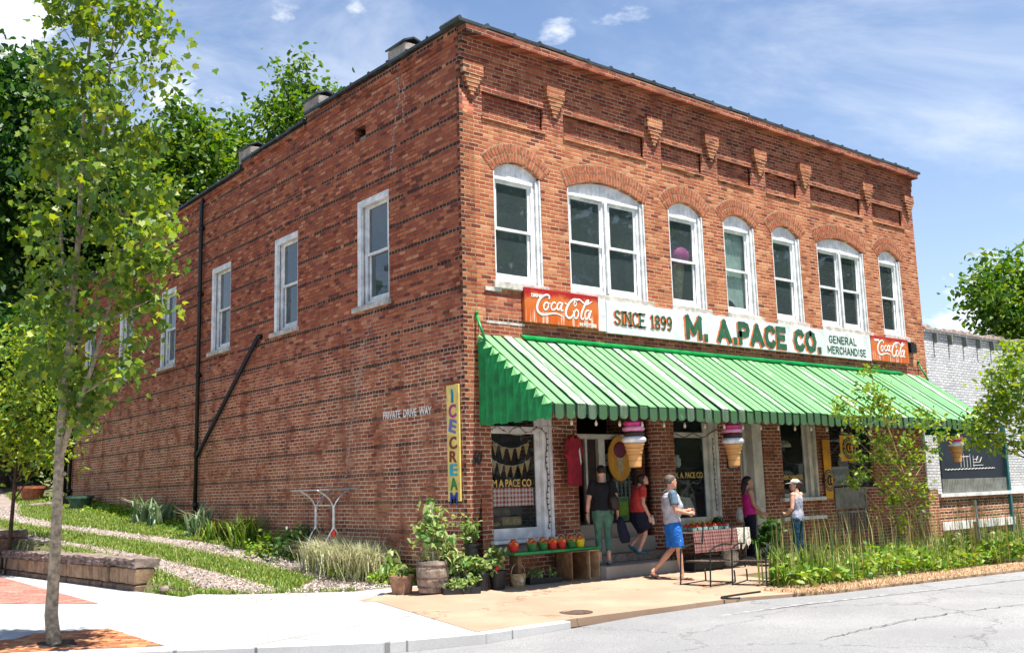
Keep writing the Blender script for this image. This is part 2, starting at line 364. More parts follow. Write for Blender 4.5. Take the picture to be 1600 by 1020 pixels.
concrete('gravel', (.36, .295, .255), (.24, .19, .165), None, False, speck=.7, sc1=2.5)
concrete('kerb_concrete', (.50, .49, .475), (.42, .41, .40), (1.2, 15), False)
concrete('step_concrete', (.46, .40, .33), (.33, .28, .23), None, False)
def ground_mat():
    m, nt, b, o = mat_base('grass_ground'); co = obj_co(nt)
    a = nt.noise(co, 1.1, 6, .65); g = nt.noise(co, 30, 4, .7)
    c = nt.mix(nt.step(a, .35, .65), (.06, .085, .02), (.13, .14, .04)); c = nt.mix(nt.step(g, .45, .65), c, (.20, .15, .08))
    nt.set(b.inputs['Base Color'], c); b.inputs['Roughness'].default_value = .95; bump(nt, b, g, 1.0, .03)
ground_mat()
def awning_mats():
    m, nt, b, o = mat_base('awning_green'); co = nt.n('ShaderNodeNewGeometry').outputs['Position']
    X, Y, Z = nt.xyz(co)
    slat = nt.m('FLOOR', nt.m('DIVIDE', nt.m('SUBTRACT', X, .28), .2293))
    wn = nt.n('ShaderNodeTexWhiteNoise', noise_dimensions='1D'); nt.set(wn.inputs['W'], slat)
    worn = nt.noise(nt.vm('MULTIPLY', co, (3.0, .6, .6)), 2.0, 6, .7)
    worn2 = nt.noise(nt.vm('MULTIPLY', co, (9.0, 1.2, 1.2)), 3.0, 5, .7)
    k = nt.m('ADD', nt.m('ADD', nt.m('MULTIPLY', worn, .8), nt.m('MULTIPLY', worn2, .5)), nt.m('MULTIPLY', wn.outputs[0], .46))
    c = nt.mix(nt.step(k, .99, 1.12), (.155, .375, .15), (.60, .66, .54))
    sm = nt.noise(co, 7, 5, .75)
    mild = nt.m('MULTIPLY', nt.step(nt.m('SUBTRACT', 2.92, Z), 0, .07), nt.step(nt.m('ADD', sm, nt.m('MULTIPLY', nt.noise(co, .9, 3, .6), .5)), .34, .62))
    c = nt.mix(nt.m('MULTIPLY', mild, .88), c, (.035, .075, .035)); rs_ = nt.noise(nt.vm('MULTIPLY', co, (6, .5, .5)), 1.3, 5, .7); c = nt.mix(nt.m('MULTIPLY', nt.step(rs_, .55, .72), .35), c, (.10, .16, .06))
    c = nt.mix(nt.m('MULTIPLY', nt.step(sm, .62, .75), .3), c, (.12, .2, .08))
    nt.set(b.inputs['Base Color'], c); b.inputs['Roughness'].default_value = .5; b.inputs['Specular IOR Level'].default_value = .3
    simple('awning_deep', (.0, .24, .05), .35, .3, 5); simple('awning_pale', (.22, .56, .20), .5, .25, 6)
    simple('awning_groove', (.004, .03, .016), .6, .3, 5)
awning_mats()
def gingham(name, red, pale, s=.075):
    m, nt, b, o = mat_base(name); X, Y, Z = nt.xyz(obj_co(nt)); u = nt.m('ADD', X, Y)
    a = nt.m('GREATER_THAN', nt.m('FRACT', nt.m('DIVIDE', u, s)), .5); d = nt.m('GREATER_THAN', nt.m('FRACT', nt.m('DIVIDE', nt.m('ADD', Z, nt.m('MULTIPLY', nt.m('SUBTRACT', X, Y), 0)), s)), .5)
    f = nt.m('MULTIPLY', nt.m('ADD', a, d), .5); c = nt.mix(f, pale, red)
    nt.set(b.inputs['Base Color'], c); b.inputs['Roughness'].default_value = .85
gingham('gingham', (.42, .015, .02), (.72, .66, .62)); gingham('gingham_dark', (.11, .012, .014), (.27, .16, .14), .06)
def coke_mat():
    m, nt, b, o = mat_base('soda_red'); co = nt.n('ShaderNodeNewGeometry').outputs['Position']; X, Y, Z = nt.xyz(co)
    f = nt.noise(nt.vm('MULTIPLY', co, (1, 1, 1.5)), 3.5, 6, .7)
    g = nt.noise(nt.vm('MULTIPLY', co, (14, 14, .8)), 1.5, 3, .6)
    hi = nt.step(nt.m('ADD', Z, nt.m('MULTIPLY', f, .5)), 5.10, 5.26)
    c = nt.mix(nt.step(g, .3, .75), (.50, .088, .008), (.56, .125, .016)); c = nt.mix(nt.step(nt.m('ADD', Z, nt.m('MULTIPLY', f, .5)), 4.80, 5.2), c, (.56, .15, .035)); c = nt.mix(hi, c, (.33, .012, .010))
    c = nt.mix(nt.m('MULTIPLY', nt.m('MULTIPLY', nt.step(g, .52, .62), nt.step(nt.m('SUBTRACT', 4.72, Z), 0, .15)), .75), c, (.72, .55, .44))
    nt.set(b.inputs['Base Color'], c); b.inputs['Roughness'].default_value = .4
coke_mat()
def waffle():
    m, nt, b, o = mat_base('cone_wafer'); co = obj_co(nt); X, Y, Z = nt.xyz(co)
    a = nt.m('FRACT', nt.m('DIVIDE', Z, .10)); g = nt.m('LESS_THAN', a, .18)
    c = nt.mix(g, (.62, .32, .10), (.42, .19, .05)); nt.set(b.inputs['Base Color'], c); b.inputs['Roughness'].default_value = .6
waffle()

# ------------------------------------------------------------------ helpers: meshes, things, parts
def link(o, parent=None):
    C.objects.link(o)
    if parent is not None: o.parent = parent
    return o
def tag(o, label=None, cat=None, group=None, kind=None):
    if label: o['label'] = label
    if cat: o['category'] = cat
    if group: o['group'] = group
    if kind: o['kind'] = kind
    return o
def thing(name, label, cat, loc=(0, 0, 0), group=None):
    o = bpy.data.objects.new(name, None); C.objects.link(o); o.location = loc; o.empty_display_size = .2
    return tag(o, label, cat, group)
def rotz(a): return Matrix.Rotation(a, 3, 'Z')

class MB:
    def __init__(s): s.v = []; s.f = []; s.mi = []; s.cur = 0; s.T = None
    def add(s, vs, fs):
        b = len(s.v)
        for v in vs:
            v = Vector(v); s.v.append(s.T @ v if s.T is not None else v)
        for f in fs: s.f.append([b + i for i in f]); s.mi.append(s.cur)
    def box(s, x0, y0, z0, x1, y1, z1):
        s.add([(x0, y0, z0), (x1, y0, z0), (x1, y1, z0), (x0, y1, z0), (x0, y0, z1), (x1, y0, z1), (x1, y1, z1), (x0, y1, z1)],
              [(0, 3, 2, 1), (4, 5, 6, 7), (0, 1, 5, 4), (1, 2, 6, 5), (2, 3, 7, 6), (3, 0, 4, 7)])
    def obox(s, c, hx, hy, hz):
        """box from centre and three half-axis vectors"""
        c = Vector(c); hx = Vector(hx); hy = Vector(hy); hz = Vector(hz)
        s.add([c + a * hx + b_ * hy + d * hz for d in (-1, 1) for a, b_ in ((-1, -1), (1, -1), (1, 1), (-1, 1))],
              [(0, 3, 2, 1), (4, 5, 6, 7), (0, 1, 5, 4), (1, 2, 6, 5), (2, 3, 7, 6), (3, 0, 4, 7)])
    def tube(s, pts, rad, n=8, cap=True, flat=None):
        """tube along points; rad: number or list; flat=(vector, k) squeezes along vector"""
        P = [Vector(p) for p in pts]; m = len(P)
        rad = rad if isinstance(rad, (list, tuple)) else [rad] * m
        t = [(P[min(i + 1, m - 1)] - P[max(i - 1, 0)]).normalized() for i in range(m)]
        ref = Vector((0, 0, 1)) if abs(t[0].z) < .9 else Vector((1, 0, 0))
        a = t[0].cross(ref).normalized(); rings = []; vs = []
        for i in range(m):
            a = (a - t[i] * a.dot(t[i])).normalized(); b_ = t[i].cross(a)
            r = rad[i]; rx, ry = r if isinstance(r, tuple) else (r, r)
            for k in range(n):
                q = 2 * math.pi * k / n; o = a * (math.cos(q) * rx) + b_ * (math.sin(q) * ry)
                if flat: o = o - flat[0] * (o.dot(flat[0]) * (1 - flat[1]))
                vs.append(P[i] + o)
        fs = [(i * n + k, i * n + (k + 1) % n, (i + 1) * n + (k + 1) % n, (i + 1) * n + k) for i in range(m - 1) for k in range(n)]
        if cap: fs += [tuple(range(n - 1, -1, -1)), tuple(range((m - 1) * n, m * n))]
        s.add(vs, fs)
    def rings(s, rs, n=16, cap=True):
        """rs: list of (cx,cy,z,rx,ry)"""
        vs = [(cx + rx * math.cos(2 * math.pi * k / n), cy + ry * math.sin(2 * math.pi * k / n), z) for cx, cy, z, rx, ry in rs for k in range(n)]
        m = len(rs)
        fs = [(i * n + k, i * n + (k + 1) % n, (i + 1) * n + (k + 1) % n, (i + 1) * n + k) for i in range(m - 1) for k in range(n)]
        if cap: fs += [tuple(range(n - 1, -1, -1)), tuple(range((m - 1) * n, m * n))]
        s.add(vs, fs)
    def lathe(s, prof, c=(0, 0, 0), n=18, cap=True):
        s.rings([(c[0], c[1], c[2] + z, r, r) for r, z in prof], n, cap)
    def ball(s, c, r, n=10, m=6, sq=(1, 1, 1)):
        rs = []
        for i in range(m + 1):
            a = math.pi * i / m; rs.append((c[0], c[1], c[2] - math.cos(a) * r * sq[2], max(1e-4, math.sin(a) * r) * sq[0], max(1e-4, math.sin(a) * r) * sq[1]))
        s.rings(rs, n)
    def prism(s, pts, d):
        """closed polygon of 3-D points extruded by vector d"""
        n = len(pts); P = [Vector(p) for p in pts]; d = Vector(d)
        s.add(P + [p + d for p in P], [tuple(range(n - 1, -1, -1)), tuple(range(n, 2 * n))] + [(i, (i + 1) % n, n + (i + 1) % n, n + i) for i in range(n)])
    def build(s, name, mat, parent=None, smooth=False, bevel=0, loc=None):
        me = bpy.data.meshes.new(name); me.from_pydata([tuple(v) for v in s.v], [], s.f)
        mats = mat if isinstance(mat, (list, tuple)) else [mat]
        for m_ in mats: me.materials.append(MATS[m_])
        if len(mats) > 1: me.polygons.foreach_set('material_index', s.mi)
        if smooth: me.polygons.foreach_set('use_smooth', [True] * len(me.polygons))
        me.update()
        if parent is not None and parent.location.length > 0 and loc is None:
            me.transform(Matrix.Translation(-parent_world(parent)))
        o = bpy.data.objects.new(name, me); link(o, parent)
        bm = bmesh.new(); bm.from_mesh(me); bmesh.ops.recalc_face_normals(bm, faces=bm.faces); bm.to_mesh(me); bm.free()
        if bevel:
            b_ = o.modifiers.new('bevel', 'BEVEL'); b_.width = bevel; b_.segments = 1; b_.limit_method = 'ANGLE'
        return o
def parent_world(p):
    t = Vector((0, 0, 0))
    while p is not None: t += p.location; p = p.parent
    return t

def curve_mesh(cu, fn):
    o = bpy.data.objects.new('tmp', cu); C.objects.link(o); dg = bpy.context.evaluated_depsgraph_get()
    me = bpy.data.meshes.new_from_object(o.evaluated_get(dg)); bpy.data.objects.remove(o); bpy.data.curves.remove(cu)
    me.materials.clear()
    for v in me.vertices: v.co = fn(v.co)
    return me
def finish(me, name, mat, parent):
    bm = bmesh.new(); bm.from_mesh(me); bmesh.ops.remove_doubles(bm, verts=bm.verts, dist=1e-5); bmesh.ops.recalc_face_normals(bm, faces=bm.faces); bm.to_mesh(me); bm.free()
    me.materials.append(MATS[mat]); me.name = name
    if parent is not None: me.transform(Matrix.Translation(-parent_world(parent)))
    return link(bpy.data.objects.new(name, me), parent)
def plate(name, outer, holes, fn, thick, mat, parent=None):
    """flat plate with holes; 2-D outline (u,v), thickness along w in [0,thick]; fn maps (u,v,w) to the place"""
    cu = bpy.data.curves.new('c', 'CURVE'); cu.dimensions = '2D'; cu.fill_mode = 'BOTH'; cu.extrude = thick / 2
    for lp in [outer] + holes:
        sp = cu.splines.new('POLY'); sp.points.add(len(lp) - 1); sp.use_cyclic_u = True
        for p, q in zip(sp.points, lp): p.co = (q[0], q[1], 0, 1)
    me = curve_mesh(cu, lambda c: Vector(fn(c.x, c.y, c.z + thick / 2)))
    return finish(me, name, mat, parent)
FRONT = lambda y=0: (lambda u, v_, w_: (u, y + w_, v_))
SIDE = lambda x=0: (lambda u, v_, w_: (x + w_, u, v_))
def text(name, s, size, fn, mat, parent, depth=.01, bold=0., sx=1., shear=0., align='LEFT', spacing=1.):
    cu = bpy.data.curves.new('t', 'FONT'); cu.body = s; cu.size = size; cu.extrude = depth / 2; cu.offset = bold; cu.shear = shear
    cu.align_x = align; cu.space_character = spacing
    return finish(curve_mesh(cu, lambda c: Vector(fn(c.x * sx, c.y, c.z))), name, mat, parent)
def rect(x0, z0, x1, z1): return [(x0, z0), (x1, z0), (x1, z1), (x0, z1)]
def archpts(x0, z0, x1, zs, r, n=14):
    c = (x1 - x0) / 2; Rr = (c * c + r * r) / (2 * r); cx = (x0 + x1) / 2; cz = zs + r - Rr; a0 = math.asin(c / Rr)
    return [(x0, z0), (x1, z0)] + [(cx + Rr * math.sin(a0 - 2 * a0 * k / n), cz + Rr * math.cos(a0 - 2 * a0 * k / n)) for k in range(n + 1)]

# foliage ------------------------------------------------------------
MAPLE = [(0, -.1), (.22, .0), (.42, .02), (.36, .22), (.50, .50), (.27, .54), (0, .95), (-.27, .54), (-.50, .50), (-.36, .22), (-.42, .02), (-.22, .0)]
OVAL = [(0, 0), (.26, .3), (.22, .7), (0, 1.05), (-.22, .7), (-.26, .3)]
DIAM = [(0, 0), (.32, .5), (0, 1.0), (-.32, .5)]
def leaves_obj(name, P, size, mat, parent=None, shape=OVAL, droop=.35, up=.45, sizevar=.35, D=None, loc0=None):
    """P: Nx3 leaf positions. each leaf is its own small polygon"""
    N = len(P); P = np.asarray(P, float)
    d = rng.normal(size=(N, 3)) if D is None else np.asarray(D, float) + rng.normal(size=(N, 3)) * .35
    d[:, 2] = d[:, 2] * .6 - droop; d /= np.linalg.norm(d, axis=1)[:, None]
    nn = rng.normal(size=(N, 3)) * .75; nn[:, 2] += up + .3
    a = np.cross(d, nn); a /= np.linalg.norm(a, axis=1)[:, None] + 1e-9; nn = np.cross(a, d)
    s_ = size * (1 + rng.uniform(-sizevar, sizevar, N))
    sh = np.array(shape); k = len(sh)
    V = P[:, None, :] + a[:, None, :] * (sh[None, :, 0, None] * s_[:, None, None]) + d[:, None, :] * (sh[None, :, 1, None] * s_[:, None, None]) \
        + nn[:, None, :] * ((np.abs(sh[None, :, 0, None]) * .35 - sh[None, :, 1, None] ** 2 * .18) * s_[:, None, None])
    if parent is not None: V = V - np.array(parent_world(parent))
    return fastmesh(name, V.reshape(-1, 3), k, N, mat, parent)
def fastmesh(name, V, k, N, mat, parent):
    me = bpy.data.meshes.new(name); me.vertices.add(N * k); me.vertices.foreach_set('co', V.ravel().astype(np.float32))
    me.loops.add(N * k); me.loops.foreach_set('vertex_index', np.arange(N * k, dtype=np.int32))
    me.polygons.add(N); me.polygons.foreach_set('loop_start', (np.arange(N) * k).astype(np.int32))
    me.update(calc_edges=True); me.validate(); me.materials.append(MATS[mat])
    return link(bpy.data.objects.new(name, me), parent)
def blades_obj(name, B, h, mat, parent=None, wid=.012, lean=.35, hv=.4):
    """grass blades: bent strips of 2 quads (one 6-corner polygon strip made of 2 faces joined at verts)"""
    B = np.asarray(B, float); N = len(B); ang = rng.uniform(0, 2 * math.pi, N); L = h * (1 + rng.uniform(-hv, hv, N))
    dx = np.stack([np.cos(ang), np.sin(ang), 0 * ang], 1); sd = np.stack([-np.sin(ang), np.cos(ang), 0 * ang], 1)
    ln = rng.uniform(.1, 1, N)[:, None] * lean
    z = np.array([0, 0, 1.])
    mid = B + dx * (L[:, None] * ln * .35) + z * (L[:, None] * .62); tip = B + dx * (L[:, None] * ln * 1.25) + z * (L[:, None] * (1 - .35 * ln))
    w_ = wid / 2
    V = np.stack([B - sd * w_, B + sd * w_, mid + sd * w_ * .8, mid - sd * w_ * .8, tip], 1)
    if parent is not None: V = V - np.array(parent_world(parent))
    me = bpy.data.meshes.new(name); me.vertices.add(N * 5); me.vertices.foreach_set('co', V.ravel().astype(np.float32))
    idx = (np.arange(N) * 5)[:, None] + np.array([0, 1, 2, 3, 3, 2, 4])[None, :]
    me.loops.add(N * 7); me.loops.foreach_set('vertex_index', idx.ravel().astype(np.int32))
    st = (np.arange(N) * 7)[:, None] + np.array([0, 4])[None, :]
    me.polygons.add(N * 2); me.polygons.foreach_set('loop_start', st.ravel().astype(np.int32))
    me.update(calc_edges=True); me.validate(); me.materials.append(MATS[mat])
    return link(bpy.data.objects.new(name, me), parent)
def clusters(cs, per, rad):
    out = []
    for c in cs:
        k = max(3, int(per * random.uniform(.6, 1.3))); r = rad * random.uniform(.7, 1.25)
        q = rng.normal(size=(k, 3)) * r * np.array([1, 1, .75]); out.append(q + np.array(c))
    return np.concatenate(out)
def branch(mb, a, b, r0_, r1_, n=5, wob=.12, seg=5, sag=.0):
    a = Vector(a); b = Vector(b); L = (b - a).length; pts = []; rs = []
    o1 = Vector([random.gauss(0, wob * L * .35) for _ in range(3)])
    for i in range(seg + 1):
        t = i / seg; pts.append(a.lerp(b, t) + o1 * math.sin(math.pi * t) + Vector((0, 0, -sag * L * math.sin(math.pi * t)))); rs.append(r0_ + (r1_ - r0_) * t)
    mb.tube(pts, rs, n); return pts

# ------------------------------------------------------------------ terrain
def wl(y): return -3.33 - (y - 4.9) * .063
KERB = [(-16, 3.4), (-9.5, -.1), (-7.4, -1.25), (-6.14, -1.96), (-4.86, -2.73), (-3.68, -3.39), (-2.5, -3.68), (-.5, -3.70), (2.0, -3.85), (3.4, -4.28), (8.3, -4.85), (14, -5.5), (40, -8.5), (110, -16)]
def kerby(x):
    for (a, b_), (c, d) in zip(KERB, KERB[1:]):
        if a <= x <= c: return b_ + (d - b_) * (x - a) / (c - a)
    return KERB[0][1] if x < KERB[0][0] else KERB[-1][1]
def sm(t): t = max(0., min(1., t)); return t * t * (3 - 2 * t)
def H(x, y):
    s_ = (x + .3) * .564 + (y - 1.05) * .826
    if y > 1 and x < wl(y) and y < 12.5: return .05
    if x > 1: return .1 * sm((y + 4.2) / 3.5) + (max(0, y - 23) * .10 if y < 90 else 6.7)
    if s_ < 0 or y < 0:
        f = max(0, min(.1, .1 + y * .027))
        return f if y < 0 else .1 - .05 * min(1, max(0, -s_ / 1.5)) * (1 if x < 0 else 0)
    b_ = .08
    if s_ < 8.3: return b_ + .096 * s_
    if s_ < 20: return b_ + .8 + .083 * (s_ - 8.3)
    return b_ + .8 + .97 + min(9, .16 * (s_ - 20))
def roadz(x): return -.02 - .09 * sm((1.2 - x) / 4)
def Hg(x, y):
    k = kerby(x)
    if y < k + .3: return -.24
    return H(x, y) - .0
xs = sorted(set([-4.4 + .1 * i for i in range(14)] + [-120, -90, -70, -55, -45, -38, -32, -27, -23, -20, -18, -16, -14] + [-12 + .4 * i for i in range(100)] + [28.5, 31, 35, 40, 48, 60, 80, 110, 150, 200]))
ys = sorted(set([-80, -50, -30, -20, -14, -10] + [-8 + .4 * i for i in range(100)] + [32.5, 34, 37, 41, 46, 52, 60, 72, 90, 120, 170, 230]))
def near_sheet(x, y):   # tuck the natural ground a little below paved sheets
    return (y < 1.5 - (x + .3) * .683) or (x < wl(y) and y < 12.6)
mb = MB(); mb.add([(x, y, Hg(x, y) - (.05 if near_sheet(x, y) else 0)) for y in ys for x in xs],
                  [(j * len(xs) + i, j * len(xs) + i + 1, (j + 1) * len(xs) + i + 1, (j + 1) * len(xs) + i) for j in range(len(ys) - 1) for i in range(len(xs) - 1)])
tag(mb.build('ground', 'grass_ground', smooth=True), kind='structure')

def sheet(name, poly, zf, mat, step=.4, kind='structure', skirt=0, label=None):
    bm = bmesh.new(); vs = [bm.verts.new((p[0], p[1], 0)) for p in poly]; bm.faces.new(vs)
    x0 = min(p[0] for p in poly); x1 = max(p[0] for p in poly); y0 = min(p[1] for p in poly); y1 = max(p[1] for p in poly)
    for ax, lo, hi in ((0, x0, x1), (1, y0, y1)):
        k = math.ceil(lo / step)
        while k * step < hi:
            co = (k * step, 0, 0) if ax == 0 else (0, k * step, 0); no = (1, 0, 0) if ax == 0 else (0, 1, 0)
            bmesh.ops.bisect_plane(bm, geom=bm.verts[:] + bm.edges[:] + bm.faces[:], plane_co=co, plane_no=no, dist=1e-5); k += 1
    for v_ in bm.verts: v_.co.z = zf(v_.co.x, v_.co.y)
    if skirt:
        be = [e for e in bm.edges if len(e.link_faces) == 1]
        r_ = bmesh.ops.extrude_edge_only(bm, edges=be)
        for v_ in [g for g in r_['geom'] if isinstance(g, bmesh.types.BMVert)]: v_.co.z -= skirt
    bmesh.ops.triangulate(bm, faces=[f for f in bm.faces if len(f.verts) > 4])
    bmesh.ops.recalc_face_normals(bm, faces=bm.faces)
    if sum(f.normal.z for f in bm.faces) < 0: bmesh.ops.reverse_faces(bm, faces=bm.faces)
    me = bpy.data.meshes.new(name); bm.to_mesh(me); bm.free(); me.materials.append(MATS[mat])
    return tag(link(bpy.data.objects.new(name, me)), kind=kind)
kin = [(x, y) for x, y in KERB]
sheet('road', [(x, y - .005) for x, y in kin] + [(110, -60), (-60, -60), (-60, 14)], lambda x, y: roadz(x), 'asphalt_old', 4)
# white pavement, its brick inlays and the tan apron
side_b = [(-2.55, -3.56), (-1.82, .31)]
back = [(-1.34, 1.12), (-2.89, 2.45), (-3.22, 4.6), (-4.41, 3.23 + .15)]
sheet('sidewalk', [(x, y + .16) for x, y in KERB[1:6]] + [(-2.52, -3.52), (-1.82, .31), (-.28, .98), (-.26, 1.16), (-1.34, 1.22), (-2.89, 2.5), (-3.36, 3.2), (-3.50, 4.9), (-4.1, 12.6), (-14, 13), (-16, 6)], lambda x, y: H(x, y) + .004, 'sidewalk_concrete', skirt=.12)
sheet('driveway_apron', [(-2.51, -3.50), (-.5, -3.55), (2.0, -3.70), (3.4, -4.12), (4.2, -4.2), (4.2, -.02), (-.02, -.02), (-.26, .96), (-1.81, .30)], lambda x, y: H(x, y) + .006, 'apron_concrete', skirt=.1)
sheet('walkway', [(4.2, -1.9), (15.2, -1.9), (15.2, -.02), (4.21, -.02)], lambda x, y: H(x, y) + .006, 'apron_concrete', skirt=.05)
sheet('brick_plaza', [(-4.62, 3.35), (-4.25, 11.4), (-9.5, 12.4), (-11, 6.4), (-5.7, 4.75)], lambda x, y: H(x, y) + .009, 'brick_paver')
sheet('tree_bed_paving', [(-5.62, -.28), (-5.55, -1.95), (-7.3, -1.02), (-8.2, -.55), (-7.0, .12)], lambda x, y: H(x, y) + .009, 'brick_orange_paver')
sheet('tree_pit', [(-6.62, -1.18), (-6.25, -1.25), (-6.18, -.85), (-6.55, -.78)], lambda x, y: H(x, y) + .013, 'soil')
# kerb: a real stone edge between the pavement and the road
mb = MB(); kp = [(-9.5, -.1), (-7.4, -1.25), (-6.14, -1.96), (-4.86, -2.73), (-3.68, -3.39), (-2.5, -3.68), (-1.2, -3.69)]
for a, b_ in zip(kp, kp[1:]):
    za, zb = H(*a) + .012, H(*b_) + .012
    mb.prism([(a[0], a[1], za), (b_[0], b_[1], zb), (b_[0], b_[1] + .155, zb), (a[0], a[1] + .155, za)], (0, 0, -.3))
tag(mb.build('kerb', 'kerb_concrete', bevel=.012), kind='structure')
sheet('roadside_verge', [(3.9, -4.28), (8.3, -4.80), (14, -5.45), (40, -8.4), (40, -6.8), (14, -4.5), (8.3, -3.95), (3.5, -3.65), (3.0, -4.05)], lambda x, y: max(H(x, y), 0) + .012, 'road_edge_dirt', skirt=.06)
# gravel wheel tracks
trA = [(-.40, 1.75), (-.50, 4.47), (-.56, 6.52), (-.81, 8.55), (-1.25, 10.44), (-1.61, 12.05), (-2.09, 14.55), (-2.3, 18), (-1.4, 22), (-.4, 30), (-1.3, 30), (-2.4, 22), (-3.1, 18), (-2.75, 14.4), (-2.2, 11.71), (-1.75, 9.72), (-1.46, 7.68), (-1.22, 5.19), (-1.15, 2.9), (-1.9, 2.2), (-2.2, 1.95), (-1.34, 1.25), (-.5, 1.2)]
trB = [(-2.0, 2.45), (-2.06, 3.78), (-2.16, 5.23), (-2.31, 7.11), (-2.6, 9.1), (-3.0, 11.27), (-3.4, 14), (-4.2, 18), (-5.0, 18), (-4.1, 14), (-3.35, 11.2), (-3.0, 9.1), (-2.84, 6.66), (-2.90, 5.5), (-2.94, 3.86), (-2.85, 2.62), (-2.2, 2.0)]
sheet('gravel_track', trA, lambda x, y: H(x, y) + .012, 'gravel', skirt=.05); sheet('gravel_track', trB, lambda x, y: H(x, y) + .012, 'gravel', skirt=.05)
mb = MB(); mb.lathe([(.22, 0), (.22, .004), (.19, .006), (.19, .003), (.01, .003)], (-.62, -3.15, H(-.6, -3.15) + .007), 22); tag(mb.build('manhole_cover', 'rust_metal'), 'round rusty utility cover set in the tan concrete near the road', 'manhole cover')

# long weathered crack across the road
ck = [(-1.9, -6.55), (-1.12, -6.54), (-0.34, -6.6), (0.2, -6.58), (1.52, -6.56), (2.57, -6.64), (3.69, -6.91), (5.5, -7.3), (9, -7.9)]
mb = MB(); fine_ = []
for (x0, y0), (x1, y1) in zip(ck, ck[1:]):
    for k in range(14): fine_.append((x0 + (x1 - x0) * k / 14 + random.uniform(-.02, .02), y0 + (y1 - y0) * k / 14 + random.uniform(-.035, .035)))
for a, b_ in zip(fine_, fine_[1:]):
    w_ = random.uniform(.004, .012); d_ = Vector((b_[0] - a[0], b_[1] - a[1], 0)).normalized(); n_ = Vector((-d_.y, d_.x, 0)) * w_
    mb.add([(a[0] - n_.x, a[1] - n_.y, roadz(a[0]) + .004), (b_[0] - n_.x, b_[1] - n_.y, roadz(b_[0]) + .004), (b_[0] + n_.x, b_[1] + n_.y, roadz(b_[0]) + .004), (a[0] + n_.x, a[1] + n_.y, roadz(a[0]) + .004)], [(0, 1, 2, 3)])
simple('crack_dark', (.12, .11, .10), .95, .3, 9); tag(mb.build('road_crack', 'crack_dark'), kind='structure')
# painted white edge line on the road
pl = [(-.5, -4.45), (2, -4.75), (5, -5.25), (9, -5.8), (15, -6.5), (40, -9.3)]
mb = MB()
for a, b_ in zip(pl, pl[1:]): mb.add([(a[0], a[1], roadz(a[0]) + .005), (b_[0], b_[1], roadz(b_[0]) + .005), (b_[0], b_[1] + .1, roadz(b_[0]) + .005), (a[0], a[1] + .1, roadz(a[0]) + .005)], [(0, 1, 2, 3)])
simple('road_paint', (.31, .31, .31), .8, .5, 9); tag(mb.build('road_marking', 'road_paint'), kind='structure')

# ------------------------------------------------------------------ the brick store
store = thing('brick_store', 'two storey red brick general store with arched upper windows on the corner', 'store')
TOP = 9.50; W = 14.74; DEP = 22.0
wins = [(.70, 1.78, 0), (2.43, 4.46, 1), (5.16, 6.21, 0), (6.87, 7.92, 0), (8.55, 9.58, 0), (10.25, 12.20, 1), (12.88, 13.88, 0)]
SILL, SPR, RISE = 5.12, 7.07, .22
shop = [(.52, .80, 1.86, 2.98), (2.44, .02, 4.45, 3.02), (4.98, .84, 6.30, 2.98), (6.95, .02, 7.75, 3.02), (8.37, 1.28, 9.66, 2.98), (10.17, 1.45, 11.92, 2.98)]
holes = [archpts(a, SILL, b_, SPR, RISE) for a, b_, d in wins] + [rect(*h) for h in shop]
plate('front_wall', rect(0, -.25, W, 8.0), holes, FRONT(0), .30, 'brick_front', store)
# recessed panel band z 8.0-8.5 between corbel stems; band 8.5-9.1 above
cx = [.25, 2.15, 4.81, 6.57, 8.23, 9.92, 12.55, 14.49]
pan = [rect(cx[k] + .24, 8.02, cx[k + 1] - .24, 8.47) for k in range(7)]
plate('frieze_wall', rect(0, 8.0, W, TOP), pan, FRONT(.002), .10, 'brick_front_upper', store)
mb = MB(); mb.box(.35, .104, 7.98, W, .30, TOP); mb.build('recessed_panel', 'brick_front_upper', store)
mb = MB()
for z, p, h_ in ((8.90, .025, .14), (9.041, .045, .14), (9.182, .07, .17), (9.353, .25, .145)): mb.box(-.0, -p, z, W, .0 - .001, z + h_)
mb.build('cornice', 'brick_front_upper', store)
for c_ in cx:
    mb = MB(); x0, x1 = max(0.001, c_ - .24), min(W - .001, c_ + .24)
    for k in range(8):
        hw = .22 if k < 3 else .22 - .037 * (k - 2); z1 = 8.899 - k * .0716
        a, b_ = max(x0, c_ - hw), min(x1, c_ + hw); mb.box(a, -.095 + (.009 * (k - 2) if k > 2 else 0), z1 - .0715, b_, -.0015, z1)
    mb.build('corbel', 'brick_front', store)
mb = MB()
for k in range(7): mb.box(cx[k] + .22, -.03, 7.955, cx[k + 1] - .22, .10, 8.02)
mb.build('panel_ledge', 'brick_front', store, bevel=.008)
# side wall with square-headed windows
sw = [(2.25, 3.40), (5.85, 6.96), (9.27, 10.40), (12.75, 13.82), (16.1, 17.25), (19.5, 20.6)]
prof = [(0.0, -.25), (DEP, -.25), (DEP, 8.7), (17.5, 8.78), (17.5, 9.0), (13.2, 9.08), (13.2, 9.2), (8.6, 9.28), (8.6, 9.44), (5.45, 9.46), (5.45, 9.62), (0.0, TOP)]
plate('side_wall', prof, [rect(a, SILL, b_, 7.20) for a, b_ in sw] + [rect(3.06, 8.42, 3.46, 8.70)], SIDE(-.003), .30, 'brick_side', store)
mb = MB(); mb.box(W - .3, .3, -.2, W, DEP, 9.3); mb.box(.3, DEP - .3, -.2, W - .3, DEP, 8.7); mb.build('rear_wall', 'brick_side', store)
mb = MB(); mb.prism([(.3, .3, 9.15), (W - .3, .3, 9.15), (W - .3, DEP - .3, 8.4), (.3, DEP - .3, 8.4)], (0, 0, -.1)); mb.build('roof', 'roof_tar', store)
